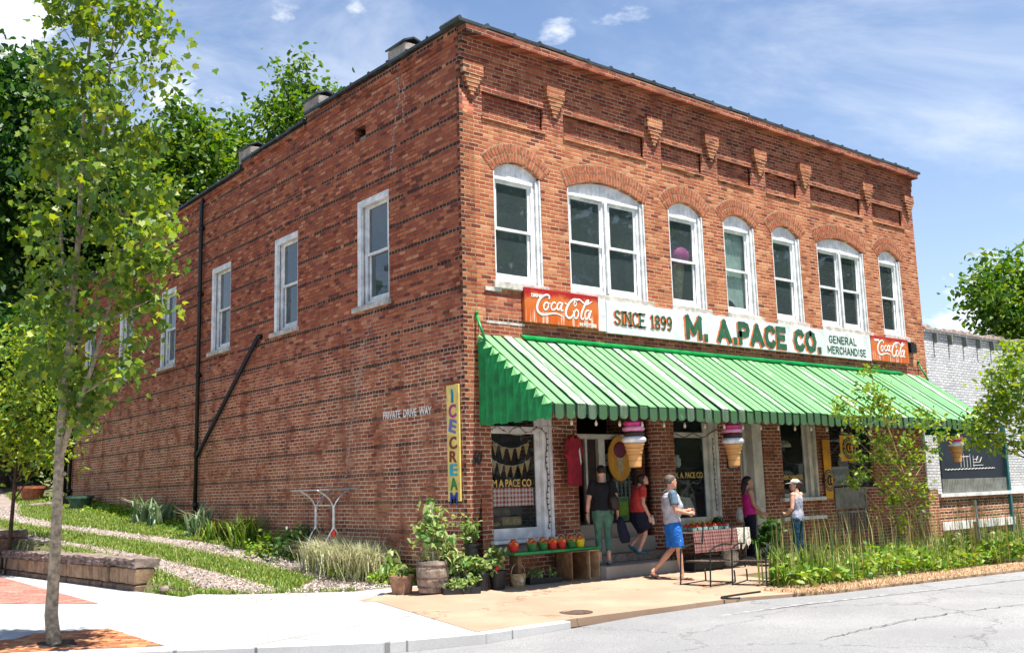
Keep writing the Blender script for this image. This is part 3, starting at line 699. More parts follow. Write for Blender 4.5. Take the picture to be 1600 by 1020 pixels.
# clay coping in short overlapping tiles
def coping(a, b_, ax, off, w0, w1):
    mb = MB(); a = Vector(a); b_ = Vector(b_); L = (b_ - a).length; n = int(L / .6); d = (b_ - a) / n; side = Vector(ax)
    for i in range(n):
        p = a + d * i + Vector((0, 0, random.uniform(-.008, .012))); q = p + d * 1.0
        hump = .05 + random.uniform(0, .02)
        for (s0, s1, h0, h1) in ((-w0, -w0 * .2, .055, .085), (-w0 * .2, w1, .085, .07)):
            mb.add([p + side * s0, p + side * s1, p + side * s1 + Vector((0, 0, h1)), p + side * s0 + Vector((0, 0, h0)), q + side * s0, q + side * s1, q + side * s1 + Vector((0, 0, h1)), q + side * s0 + Vector((0, 0, h0))],
                   [(0, 1, 2, 3), (4, 7, 6, 5), (0, 4, 5, 1), (1, 5, 6, 2), (2, 6, 7, 3), (3, 7, 4, 0)])
        c = p + d * .04; mb.tube([c - side * w0 + Vector((0, 0, .05)), c + side * w1 + Vector((0, 0, .06))], .045, 6)
    return mb
mb = coping((-.16, -.0, TOP + .003), (W + .14, .0, TOP + .003), (0, 1, 0), 0, .26, .30)
for seg in (((0, .1, TOP), (0, 5.45, 9.62)), ((0, 5.5, 9.47), (0, 8.6, 9.445)), ((0, 8.65, 9.285), (0, 13.2, 9.205)), ((0, 13.25, 9.085), (0, 17.5, 9.005)), ((0, 17.55, 8.785), (0, DEP, 8.705))):
    m2 = coping(Vector(seg[0]) + Vector((0, 0, .003)), Vector(seg[1]) + Vector((0, 0, .003)), (1, 0, 0), 0, .10, .32); mb.add(m2.v, m2.f)
mb.build('coping', 'coping_tile', store)
mb = MB(); mb.box(-.05, -.001, 9.36, -.004, 5.4, 9.50); mb.box(-.025, -.001, 9.27, -.004, 5.4, 9.36); mb.box(-.05, 5.5, 9.32, -.004, 8.6, 9.445); mb.box(-.05, 8.65, 9.1, -.004, 13.2, 9.2); mb.build('eave_course', 'brick_side', store)
for y0, y1, z0, z1 in ((1.55, 2.15, 9.56, 9.82), (4.85, 5.5, 9.60, 9.90), (8.15, 8.8, 9.44, 9.74), (13.0, 13.6, 9.1, 9.4)):
    ch = MB(); ch.box(-.06, y0, z0, .34, y1, z1); o = ch.build('chimney', 'plaster', store, bevel=.01)
    cp = MB(); cp.prism([(-.10, y0 - .02, z1 + .002), (-.10, y1 + .03, z1 + .002), (.12, y1 + .03, z1 + .10), (.12, y0 - .02, z1 + .10)], (0, 0, .035)); cp.prism([(.12, y0 - .02, z1 + .10), (.12, y1 + .03, z1 + .10), (.38, y1 + .03, z1 + .03), (.38, y0 - .02, z1 + .03)], (0, 0, .035))
    cp.build('chimney_cap', 'coping_tile', o); 
# vent and window lintels of the side wall
mb = MB(); mb.box(.10, 3.0, 8.35, .13, 3.5, 8.55); mb.build('vent', 'plaster', store)
for a, b_ in sw:
    mb = MB(); L = b_ - a + .1; n = int(L / .085)
    for k in range(n):
        y = a - .05 + L * (k + .5) / n; z = 7.215 + .10 * (1 - ((k + .5) / n * 2 - 1) ** 2)
        mb.box(-.0075, y - .034, z, -.002, y + .034, z + random.uniform(.17, .215))
    mb.build('side_lintel', 'brick_side', store)
# hand-chipped cracks filled with pale mortar
def crack(pts):
    out = []; rs = []
    for (y0, z0), (y1, z1) in zip(pts, pts[1:]):
        n = max(1, int(abs(z1 - z0) / .0714)); 
        for k in range(n):
            t0, t1 = k / n, (k + 1) / n; ya = y0 + (y1 - y0) * t0 + random.uniform(-.05, .05); za = z0 + (z1 - z0) * t0; zb = z0 + (z1 - z0) * t1
            out.append((ya, za)); out.append((ya, zb))
    mbk = MB()
    for i, (p, q) in enumerate(zip(out, out[1:])):
        w_ = random.uniform(.005, .014)
        if random.random() < .12: continue
        mbk.add([(-.0062, p[0] - w_, p[1] + w_), (-.0062, q[0] - w_, q[1] - w_), (-.0062, q[0] + w_, q[1] - w_), (-.0062, p[0] + w_, p[1] + w_)], [(0, 1, 2, 3)]) if abs(p[0] - q[0]) < 1e-6 else \
        mbk.add([(-.0068, p[0], p[1] - w_), (-.0068, q[0], q[1] - w_), (-.0068, q[0], q[1] + w_), (-.0068, p[0], p[1] + w_)], [(0, 1, 2, 3)])
    return mbk
for pts in ([(1.99, 9.45), (1.85, 9.02), (2.0, 8.3), (2.24, 7.4)], [(2.78, 5.0), (3.2, 4.39), (3.25, 3.9), (3.6, 3.1), (3.9, 1.6)], [(1.72, 9.4), (1.70, 8.3)], [(10.4, 5.1), (10.7, 4.4), (10.5, 3.7), (10.4, 2.7)], [(3.1, 4.2), (3.5, 3.6)]):
    crack(pts).build('mortar_repair', 'mortar_patch', store)
# drain pipes on the side wall
mb = MB()
mb.tube([(-.09, 10.94, .75), (-.09, 10.94, 9.0), (-.04, 10.94, 9.12)], .05, 10); mb.tube([(-.09, 7.58, 5.10), (-.09, 10.80, 2.70), (-.09, 10.94, 2.62)], .048, 10)
for z in (1.4, 2.6, 4.55, 6.6, 8.3): mb.tube([(-.09, 10.94, z), (-.09, 10.94, z + .12)], .068, 10); mb.box(-.09, 10.90, z + .03, -.003, 10.98, z + .08)
mb.tube([(-.003, 7.56, 5.12), (-.11, 7.56, 5.12)], .06, 10); mb.build('drain_pipe', 'pipe_black', store, smooth=True)
mb = MB(); mb.tube([(-.09, 21.4, 1.4), (-.09, 21.4, 8.6)], .055, 10)
for z in (1.9, 3.1, 4.8): mb.tube([(-.09, 21.4, z), (-.09, 21.4, z + .12)], .075, 10)
mb.build('drain_pipe', 'pipe_black', store, smooth=True)
mb = MB(); mb.lathe([(.03, 0), (.05, .02), (.05, .06), (.03, .08)], (0, 0, 0), 10); mb.T = None
# upper front windows --------------------------------------------------
def sash_set(win, mp, a, b_, z0, zm, z1, yu, yl, glass='glass', fr=.055):
    for (lo, hi, y) in ((zm - .025, z1, yu), (z0, zm + .025, yl)):
        s_ = plate('sash', rect(a, lo, b_, hi), [rect(a + fr, lo + fr * (.9 if lo != z0 else 1.5), b_ - fr, hi - fr * .85)], mp(y), .035, 'white_paint', win)
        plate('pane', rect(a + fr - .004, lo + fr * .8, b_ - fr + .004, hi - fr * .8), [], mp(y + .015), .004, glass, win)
for i, (a, b_, dbl) in enumerate(wins):
    head = SPR - .13
    ops = []
    if dbl:
        mcx = (a + b_) / 2; ops = [(a + .09, mcx - .08), (mcx + .08, b_ - .17)]
    else: ops = [(a + .07, b_ - .19)]
    fx = plate('window', archpts(a + .002, SILL + .002, b_ - .002, SPR, RISE - .003), [rect(x0, SILL + .09, x1, head) for x0, x1 in ops], FRONT(.075), .05, 'white_paint', store)
    mb = MB(); mb.box(a + .003, .003, SILL + .002, a + .03, .32, SPR); mb.box(b_ - .035, .003, SILL + .002, b_ - .003, .32, SPR + .0); mb.box(b_ - .10, .035, SILL + .004, b_ - .036, .074, SPR - .02)
    for x0, x1 in ops: mb.box(x0 - .03, .035, head, x1 + .03, .0745, head + .06)
    for x0, x1 in ops[:1] if dbl else []: mb.box(x1 + .035, .03, SILL + .05, x1 + .105, .0745, head)
    mb.build('casing', 'white_paint', fx, bevel=.004)
    mb = MB(); x = a + .1
    while x < b_ - .05: mb.box(x, .0715, head + .07, x + .004, .0745, SPR + RISE - .05 - abs(x - (a + b_) / 2) ** 2 * .35 / ((b_ - a) / 2) ** 2 * .6); x += .115
    mb.build('bead', 'cream_paint', fx)
    for x0, x1 in ops: sash_set(fx, FRONT, x0, x1, SILL + .09, (SILL + head) / 2 + .05, head, .09, .125)
    mb = MB(); mb.box(a - .06, -.055, SILL - .13, b_ + .10, .20, SILL - .003); mb.build('sill', 'stone_sill', fx, bevel=.008)
    # two rings of rowlock brick over each opening
    c = (b_ - a) / 2; Rr = (c * c + RISE * RISE) / (2 * RISE); cxx = (a + b_) / 2; cz = SPR + RISE - Rr; a0 = math.asin(c / Rr) * 1.03
    mb = MB(); bk = []
    for ring in range(2):
        r1 = Rr + .010 + ring * .168; n = int(2 * a0 * (r1 + .08) / .074)
        for k in range(n):
            q = -a0 + 2 * a0 * (k + .5) / n + random.uniform(-.002, .002); rad = Vector((math.sin(q), 0, math.cos(q))); tan = Vector((math.cos(q), 0, -math.sin(q))); cm = Vector((cxx, -.004 + random.uniform(-.002, .001), cz)) + rad * (r1 + .079)
            mb.obox(cm, tan * random.uniform(.024, .029), Vector((0, .006, 0)), rad * random.uniform(.070, .077))
    mb.build('brick_arch', 'arch_brick', store)
    outl = [(cxx + (Rr + .006) * math.sin(-a0 + 2 * a0 * k / 14), cz + (Rr + .006) * math.cos(-a0 + 2 * a0 * k / 14)) for k in range(15)] + [(cxx + (Rr + .35) * math.sin(a0 - 2 * a0 * k / 14), cz + (Rr + .35) * math.cos(a0 - 2 * a0 * k / 14)) for k in range(15)]
    plate('arch_mortar', outl, [], FRONT(-.0035), .003, 'mortar', store)
for a, b_ in sw:
    fx = plate('window', rect(a + .002, SILL + .002, b_ - .002, 7.198), [rect(a + .16, SILL + .09, b_ - .22, 7.06)], SIDE(.085), .05, 'white_paint', store)
    mb = MB(); mb.box(.004, b_ - .03, SILL + .002, .3, b_ - .003, 7.198); mb.box(.004, a + .003, SILL + .002, .3, a + .03, 7.198); mb.box(.0, a + .03, 7.16, .3, b_ - .03, 7.197); mb.box(-.012, b_ - .155, SILL + .002, .055, b_ - .031, 7.158); mb.box(-.012, a + .031, 7.06, .055, b_ - .156, 7.158); mb.build('casing', 'white_paint', fx, bevel=.004)
    sash_set(fx, SIDE, a + .16, b_ - .22, SILL + .09, 6.12, 7.06, .10, .14)
    mb = MB(); mb.box(-.065, a - .06, SILL - .10, .2, b_ + .12, SILL - .003); mb.build('sill', 'stone_sill', fx, bevel=.008)
# dark rooms behind the glass
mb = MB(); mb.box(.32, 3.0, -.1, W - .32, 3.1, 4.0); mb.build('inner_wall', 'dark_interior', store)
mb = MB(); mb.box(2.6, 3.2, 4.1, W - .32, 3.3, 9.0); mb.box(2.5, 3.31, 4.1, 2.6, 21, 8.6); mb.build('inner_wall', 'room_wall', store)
mb = MB(); mb.box(.31, .35, 3.9, W - .32, DEP - .35, 4.1); mb.build('upper_floor', 'interior_wood', store)
mb = MB(); mb.box(.31, .31, 7.6, W - .32, DEP - .35, 7.7); mb.build('upper_ceiling', 'room_wall', store)
for x, y0, y1 in ((4.75, .32, 3.2), (9.95, .32, 3.2)): mb = MB(); mb.box(x, y0, 4.1, x + .06, y1, 7.59); mb.build('partition', 'room_wall', store)
for y in (4.6, 8.1, 11.6, 15.0): mb = MB(); mb.box(.32, y, 4.1, 2.49, y + .06, 7.59); mb.build('partition', 'room_wall', store)
# storefront frames -----------------------------------------------------
def shopwin(name, a, z0, b_, z1, y, inner, paint='cream_paint', depth=.05):
    fx = plate(name, rect(a + .002, z0 + .002, b_ - .002, z1 - .002), [rect(*h) for h in inner], FRONT(y), depth, paint, store)
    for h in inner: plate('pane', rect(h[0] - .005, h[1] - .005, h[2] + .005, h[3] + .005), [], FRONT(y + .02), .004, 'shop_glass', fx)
    return fx
f1 = shopwin('shop_window', .52, .80, 1.86, 2.98, .07, [(.56, .98, 1.52, 2.54), (.56, 2.66, 1.52, 2.9)], 'white_paint')
mb = MB(); mb.box(1.62, -.01, .80, 1.72, .068, 2.97); mb.box(1.79, .003, .80, 1.857, .068, 2.97); mb.box(1.73, .03, .80, 1.79, .0685, 2.97); mb.build('casing', 'white_paint', f1, bevel=.004)
mb = MB(); mb.box(.46, -.10, .74, 1.93, .06, .80); mb.build('sill', 'white_paint', f1, bevel=.008)
mb = MB(); mb.box(.53, -.005, .52, 1.9, .0 - .002, .735); mb.build('apron_board', 'board_grey', f1)
f2 = shopwin('shop_window', 4.98, .84, 6.30, 2.98, .07, [(5.02, .98, 5.92, 2.52), (5.02, 2.62, 5.92, 2.9)])
mb = MB(); mb.box(6.02, .0, .84, 6.12, .068, 2.97); mb.box(6.22, .003, .84, 6.297, .068, 2.97); mb.box(6.12, .03, .84, 6.22, .0685, 2.97); mb.build('casing', 'cream_paint', f2, bevel=.004)
mb = MB(); mb.box(4.93, -.10, .77, 6.36, .06, .838); mb.build('sill', 'white_paint', f2, bevel=.008)
f3 = shopwin('shop_window', 8.37, 1.28, 9.66, 2.98, .07, [(8.42, 1.36, 9.26, 2.9)])
mb = MB(); mb.box(9.34, .0, 1.28, 9.44, .068, 2.97); mb.box(9.58, .003, 1.28, 9.657, .068, 2.97); mb.build('casing', 'cream_paint', f3, bevel=.004)
mb = MB(); mb.box(8.2, -.12, 1.20, 9.72, .06, 1.278); mb.box(8.15, -.12, .80, 9.68, -.002, .88); mb.build('sill', 'white_paint', f3, bevel=.008)
f4 = shopwin('shop_window', 10.17, 1.45, 11.92, 2.98, .07, [(10.2, 1.48, 11.04, 2.92), (11.10, 1.48, 11.88, 2.92)], 'interior_wood')
mb = MB(); mb.box(10.18, -.03, .98, 11.35, -.002, 1.42); mb.box(10.18, -.05, 1.42, 11.98, .05, 1.448); mb.box(10.2, -.05, .88, 11.4, -.002, .93); mb.box(11.35, -.05, .5, 11.42, -.002, 1.42)
for k in range(9): mb.box(10.24 + k * .13, -.04, .5, 10.27 + k * .13, -.002, .88)
mb.build('panel', 'board_grey', f4)
# entrance recess with inner steps and glazed door
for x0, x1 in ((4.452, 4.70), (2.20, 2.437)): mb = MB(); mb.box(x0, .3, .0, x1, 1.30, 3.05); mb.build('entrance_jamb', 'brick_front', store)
mb = MB(); mb.box(2.2, .301, 3.02, 4.7, 1.9, 3.1); mb.build('entrance_ceiling', 'interior_wood', store)
dr = plate('shop_door', rect(2.442, .95, 4.449, 3.018), [rect(2.50, 1.0, 3.02, 2.46), rect(3.56, 1.06, 4.38, 2.46), rect(2.5, 2.60, 4.38, 2.97)], FRONT(.5), .06, 'interior_wood', store)
mb = MB(); mb.box(3.36, .42, .955, 3.52, .498, 2.49); mb.box(2.5, .43, 2.491, 4.42, .498, 2.58); mb.box(3.04, .44, .955, 3.09, .498, 2.49); mb.build('door_frame', 'cream_paint', dr)
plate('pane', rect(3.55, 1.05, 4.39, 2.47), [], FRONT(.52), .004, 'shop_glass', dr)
mb = MB()
for k in range(7): mb.prism([(3.60 + k * .11, .57, 1.1), (3.66 + k * .11, .57, 1.1), (3.66 + k * .11, .57, 1.86), (3.63 + k * .11, .57, 1.94), (3.60 + k * .11, .57, 1.86)], (0, .015, 0))
mb.box(3.57, .587, 1.66, 4.37, .60, 1.72); mb.build('picket_panel', 'board_grey', dr)
mb = MB(); mb.box(3.42, .38, 1.75, 3.46, .418, 1.95); mb.build('handle', 'steel', dr)
mb = MB(); mb.box(2.30, -.76, .02, 4.62, -.02, .30); mb.build('step', 'step_concrete', store, bevel=.015)
mb = MB(); mb.box(2.46, -.20, .302, 4.44, .10, .44); mb.build('step', 'wood_grey', store, bevel=.01)
mb = MB(); mb.box(2.46, .10, .05, 4.44, .30, .70); mb.build('step', 'step_concrete', store, bevel=.01)
mb = MB(); mb.box(2.46, .30, .05, 4.44, .498, .95); mb.build('step', 'step_concrete', store, bevel=.01)
# second door, tall pale panelled
d2 = plate('side_door', rect(6.97, .1, 7.73, 3.0), [rect(7.04, .9, 7.22, 2.7)], FRONT(.20), .05, 'cream_paint', store)
mb = MB(); mb.box(7.25, .15, .12, 7.27, .199, 2.98); mb.box(7.42, .02, .12, 7.728, .199, 2.98); mb.build('casing', 'cream_paint', d2, bevel=.006)
mb = MB(); mb.ball((7.34, .13, 1.1), .035); mb.build('handle', 'steel', d2)
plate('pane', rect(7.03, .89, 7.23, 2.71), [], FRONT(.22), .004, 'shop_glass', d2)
# white-painted end pier and the bricked lower corner
plate('painted_brick', rect(14.22, 1.32, W + .004, 2.9), [], FRONT(-.004), .003, 'brick_white', store)
plate('brick_patch', rect(.47, 4.43, 1.30, 4.92), [], FRONT(-.004), .003, 'brick_side', store)
mb = MB(); mb.box(.45, -.03, 4.93, .80, -.002, 5.0); mb.box(.47, -.015, 4.375, 1.3, -.002, 4.42); mb.build('patch_ledge', 'stone_sill', store)
mb = MB(); mb.box(13.85, -.05, 4.75, 14.15, -.002, 5.0); mb.box(13.86, -.12, 4.72, 14.12, -.05, 4.95); mb.build('vent_box', 'black_metal', store)
mb = MB(); mb.box(.3, -.012, 4.16, 14.45, -.002, 4.40); mb.build('lintel_band', 'brick_front_upper', store)
text('house_number', '60', .30, lambda x, y, z: (.10 + x, -.012 + z, 2.03 + y), 'letter_black', store, .012, .004, .62, .35)
text('painted_lettering', 'PRIVATE  DRIVE  WAY', .185, lambda x, y, z: (-.0075 + z * .1, 2.50 - x, 2.93 + y - x * .012), 'letter_white', store, .003, .003, .845)

# ------------------------------------------------------------------ awning
aw = thing('awning', 'long worn green and white striped metal awning over the shop windows', 'awning', (7.3, -.9, 2.66))
AX0, AX1, AY, ZT, ZE, ZB = .28, 14.27, -1.80, 4.14, 2.86, 2.66
NS = 61; SWD = (AX1 - AX0) / NS
sl_ = Vector((0, AY + .02, ZE - ZT)).normalized(); nrm = Vector((0, sl_.z, -sl_.y)) * -1
if nrm.z < 0: nrm = -nrm
for k in range(NS):
    x = AX0 + k * SWD; mb = MB(); j = random.uniform(-.010, .010); e = random.uniform(-.018, .016)
    a = Vector((0, -.03, ZT)) + nrm * (.03 + j); b_ = Vector((0, AY, ZE)) + nrm * (.03 + j)
    w0, w1 = x + .056, x + SWD - .006
    pts = [(w0 + .002, a), (w1, a)]
    mb.prism([(w0, a.y, a.z), (w1, a.y, a.z), (w1, b_.y, b_.z + e), (w0, b_.y, b_.z + e)], tuple(nrm * -.022))
    # valance tab with a rounded foot
    n = 6; hw = (w1 - w0) / 2; c_ = (w0 + w1) / 2; tab = [(w0, AY - .012, b_.z + e), (w0, AY - .012, ZB + .04 + e)] + [(c_ - hw * math.cos(math.pi * q / n), AY - .012, ZB + .04 + e - .045 * math.sin(math.pi * q / n)) for q in range(1, n)] + [(w1, AY - .012, ZB + .04 + e), (w1, AY - .012, b_.z + e)]
    mb.prism(tab, (0, .02, 0))
    mb.build('slat', 'awning_green', aw)
mb = MB(); mb.prism([(AX0, -.03, ZT), (AX1, -.03, ZT), (AX1, AY + .02, ZE), (AX0, AY + .02, ZE)], tuple(nrm * -.02)); mb.box(AX0, AY + .01, ZB + .06, AX1, AY + .03, ZE - .005)
mb.build('deck', 'awning_groove', aw)
mb = MB(); mb.prism([(AX0 + .9, -.035, ZT + .05), (AX1 - .9, -.035, ZT + .05), (AX1 - .9, -.13, ZT - .005), (AX0 + .9, -.13, ZT - .005)], (0, .0, .035)); mb.build('flashing', 'awning_deep', aw)
for side in (0, 1):
    NB = 10
    for k in range(NB):
        mb = MB(); y1 = -.04 + (AY + .04) * k / NB; y0 = -.04 + (AY + .04) * (k + 1) / NB; zt = ZT + (ZE - ZT) * (k + .75) / NB
        xo = AX0 - .006 if side == 0 else AX1 + .006; sg = -1 if side == 0 else 1; ym = (y0 + y1) / 2
        pr = [(xo, y1), (xo + sg * .055, y1 - .05), (xo + sg * .05, ym), (xo + sg * .008, y0 + .015), (xo, y0)]
        mb.prism([(p[0], p[1], ZB - .02 * (k % 2)) for p in pr], (0, 0, zt - ZB)); mb.build('end_panel', 'awning_deep', aw)
        mb = MB(); mb.prism([(xo + sg * .055, y1 - .01, zt - .03), (xo + sg * .055, y0 + .01, zt - .03), (xo - sg * .01, y0 + .0, zt + .002), (xo - sg * .01, y1, zt + .11)], (0, 0, .01)); mb.build('end_cap', 'awning_pale', aw)
    xs_ = AX0 - .03 if side == 0 else AX1 + .03
    mb = MB(); mb.tube([(xs_, -.02, ZT + .36), (xs_ + .0, -.25, ZT - .12)], .022, 8); mb.ball((xs_, -.03, ZT + .38), .035); mb.build('strut', 'awning_deep', aw, smooth=True)
for x in (2.2, 4.7, 7.85, 10.0, 12.0, 14.0):
    mb = MB(); mb.tube([(x, -.01, 3.1), (x, AY + .1, 2.85)], .015, 6); mb.build('bracket', 'black_metal', aw)

# ------------------------------------------------------------------ signs on the facade
sg1 = thing('soda_sign', 'large faded orange and red soda sign at the left end of the fascia', 'sign', (2.13, -.05, 4.4))
sg2 = thing('soda_sign', 'small orange soda sign at the right end of the fascia', 'sign', (12.95, -.05, 4.4))
sg1['group'] = sg2['group'] = 'soda signs on the fascia'
mb = MB(); mb.box(1.25, -.09, 4.45, 3.02, -.02, 5.06); mb.build('panel', 'soda_red', sg1, bevel=.006)
mb = MB(); mb.box(12.08, -.09, 4.43, 13.76, -.02, 5.03); mb.build('panel', 'soda_red', sg2, bevel=.006)
GL = [([(505, 245), (512, 200), (470, 178), (400, 215), (345, 290), (320, 385), (340, 455), (400, 492), (480, 485), (560, 468), (640, 478), (715, 520)], [14, 17, 16, 18, 20, 22, 22, 20, 15, 13, 12, 5]),
      ([(492, 318), (470, 296), (436, 320), (422, 370), (436, 412), (466, 408), (492, 362), (492, 318)], 13), ([(497, 305), (530, 318)], 8),
      ([(604, 318), (588, 294), (556, 314), (536, 366), (546, 408), (578, 410), (612, 384)], 13), ([(702, 312), (670, 296), (636, 330), (626, 386), (644, 410), (674, 388), (700, 330)], 13),
      ([(716, 296), (694, 372), (690, 420), (722, 418)], 13), ([(752, 300), (782, 322)], 12),
      ([(930, 330), (908, 350), (896, 316), (910, 268), (936, 300), (930, 330)], 9),
      ([(962, 262), (920, 240), (872, 256), (810, 322), (768, 412), (762, 486), (800, 536), (846, 524), (884, 470), (880, 420)], [12, 16, 17, 20, 22, 22, 20, 16, 12, 9]),
      ([(936, 238), (990, 244), (1050, 296), (1108, 318), (1196, 268)], [8, 13, 15, 13, 3]),
      ([(956, 420), (930, 404), (900, 440), (892, 500), (908, 538), (938, 528), (962, 470), (956, 420)], 13),
      ([(1090, 330), (1140, 262), (1110, 262), (1060, 350), (1016, 450), (1004, 528), (1024, 552), (1048, 530)], [10, 12, 15, 17, 18, 17, 14, 9]),
      ([(1142, 424), (1108, 412), (1074, 450), (1064, 520), (1082, 552), (1112, 530), (1140, 450)], 13), ([(1172, 412), (1142, 500), (1136, 548), (1168, 556)], 13)]
def smooth_pts(pts, rs, n=4):
    rs = rs if isinstance(rs, list) else [rs] * len(pts); P = [Vector(p) for p in pts]; out = []; ro = []
    for i in range(len(P) - 1):
        p0, p1, p2, p3 = P[max(0, i - 1)], P[i], P[i + 1], P[min(len(P) - 1, i + 2)]
        for k in range(n):
            t = k / n; out.append(.5 * ((2 * p1) + (p2 - p0) * t + (2 * p0 - 5 * p1 + 4 * p2 - p3) * t * t + (3 * p1 - p0 - 3 * p2 + p3) * t ** 3)); ro.append(rs[i] + (rs[i + 1] - rs[i]) * t)
    out.append(P[-1]); ro.append(rs[-1]); return out, ro
for sg, x0, x1, z0, z1 in ((sg1, 1.25, 3.02, 4.45, 5.06), (sg2, 12.08, 13.76, 4.43, 5.03)):
    mb = MB()
    for pts, rs in GL:
        pts, rs = smooth_pts(pts, rs); W3 = []; RR = []
        for p, r_ in zip(pts, rs):
            u = (p.x - 140) / 1160; top = 50 + 140 * u; bot = 605 + 95 * u; v_ = (bot - p.y) / (bot - top)
            W3.append((x0 + u * (x1 - x0), -.093, z0 + v_ * (z1 - z0))); RR.append(r_ * .00115)
        mb.tube(W3, RR, 8, True, (Vector((0, 1, 0)), .3))
    mb.build('script_lettering', 'letter_white', sg, smooth=True)
text('small_lettering', 'DRINK', .085, lambda x, y, z: (1.40 + x, -.095 + z, 4.90 + y), 'letter_white', sg1, .006, .002)
text('small_lettering', 'IN BOTTLES', .082, lambda x, y, z: (2.52 + x, -.095 + z, 4.475 + y), 'letter_white', sg1, .006, .003, .95)
text('small_lettering', 'DRINK', .075, lambda x, y, z: (12.22 + x, -.095 + z, 4.9 + y), 'letter_white', sg2, .006, .002)
fs = thing('store_sign', 'long white name board with green lettering edged in orange above the awning', 'sign', (7.6, -.05, 4.4))
mb = MB(); mb.box(3.03, -.07, 4.43, 3.22, -.02, 5.02); mb.build('end_board', 'white_paint', fs, bevel=.004)
for a, b_ in ((3.225, 5.30), (5.303, 10.14), (10.143, 12.06)):
    mb = MB(); mb.box(a, -.085, 4.405, b_, -.02, 5.005); mb.build('board', 'sign_white', fs, bevel=.003)
def letters(name, s, x0, x1, z0, z1, mat, parent, y=-.088, bold=.012, depth=.006, spacing=1.0, shear=0.):
    cu = bpy.data.curves.new('t', 'FONT'); cu.body = s; cu.size = 1; cu.extrude = .5; cu.offset = bold; cu.space_character = spacing; cu.shear = shear
    me = curve_mesh(cu, lambda c: c.copy()); X = [v_.co.x for v_ in me.vertices]; Y = [v_.co.y for v_ in me.vertices]
    a, b_, c_, d = min(X), max(X), min(Y), max(Y)
    for v_ in me.vertices: v_.co = Vector((x0 + (v_.co.x - a) / (b_ - a) * (x1 - x0), y + v_.co.z * depth, z0 + (v_.co.y - c_) / (d - c_) * (z1 - z0)))
    return finish(me, name, mat, parent)
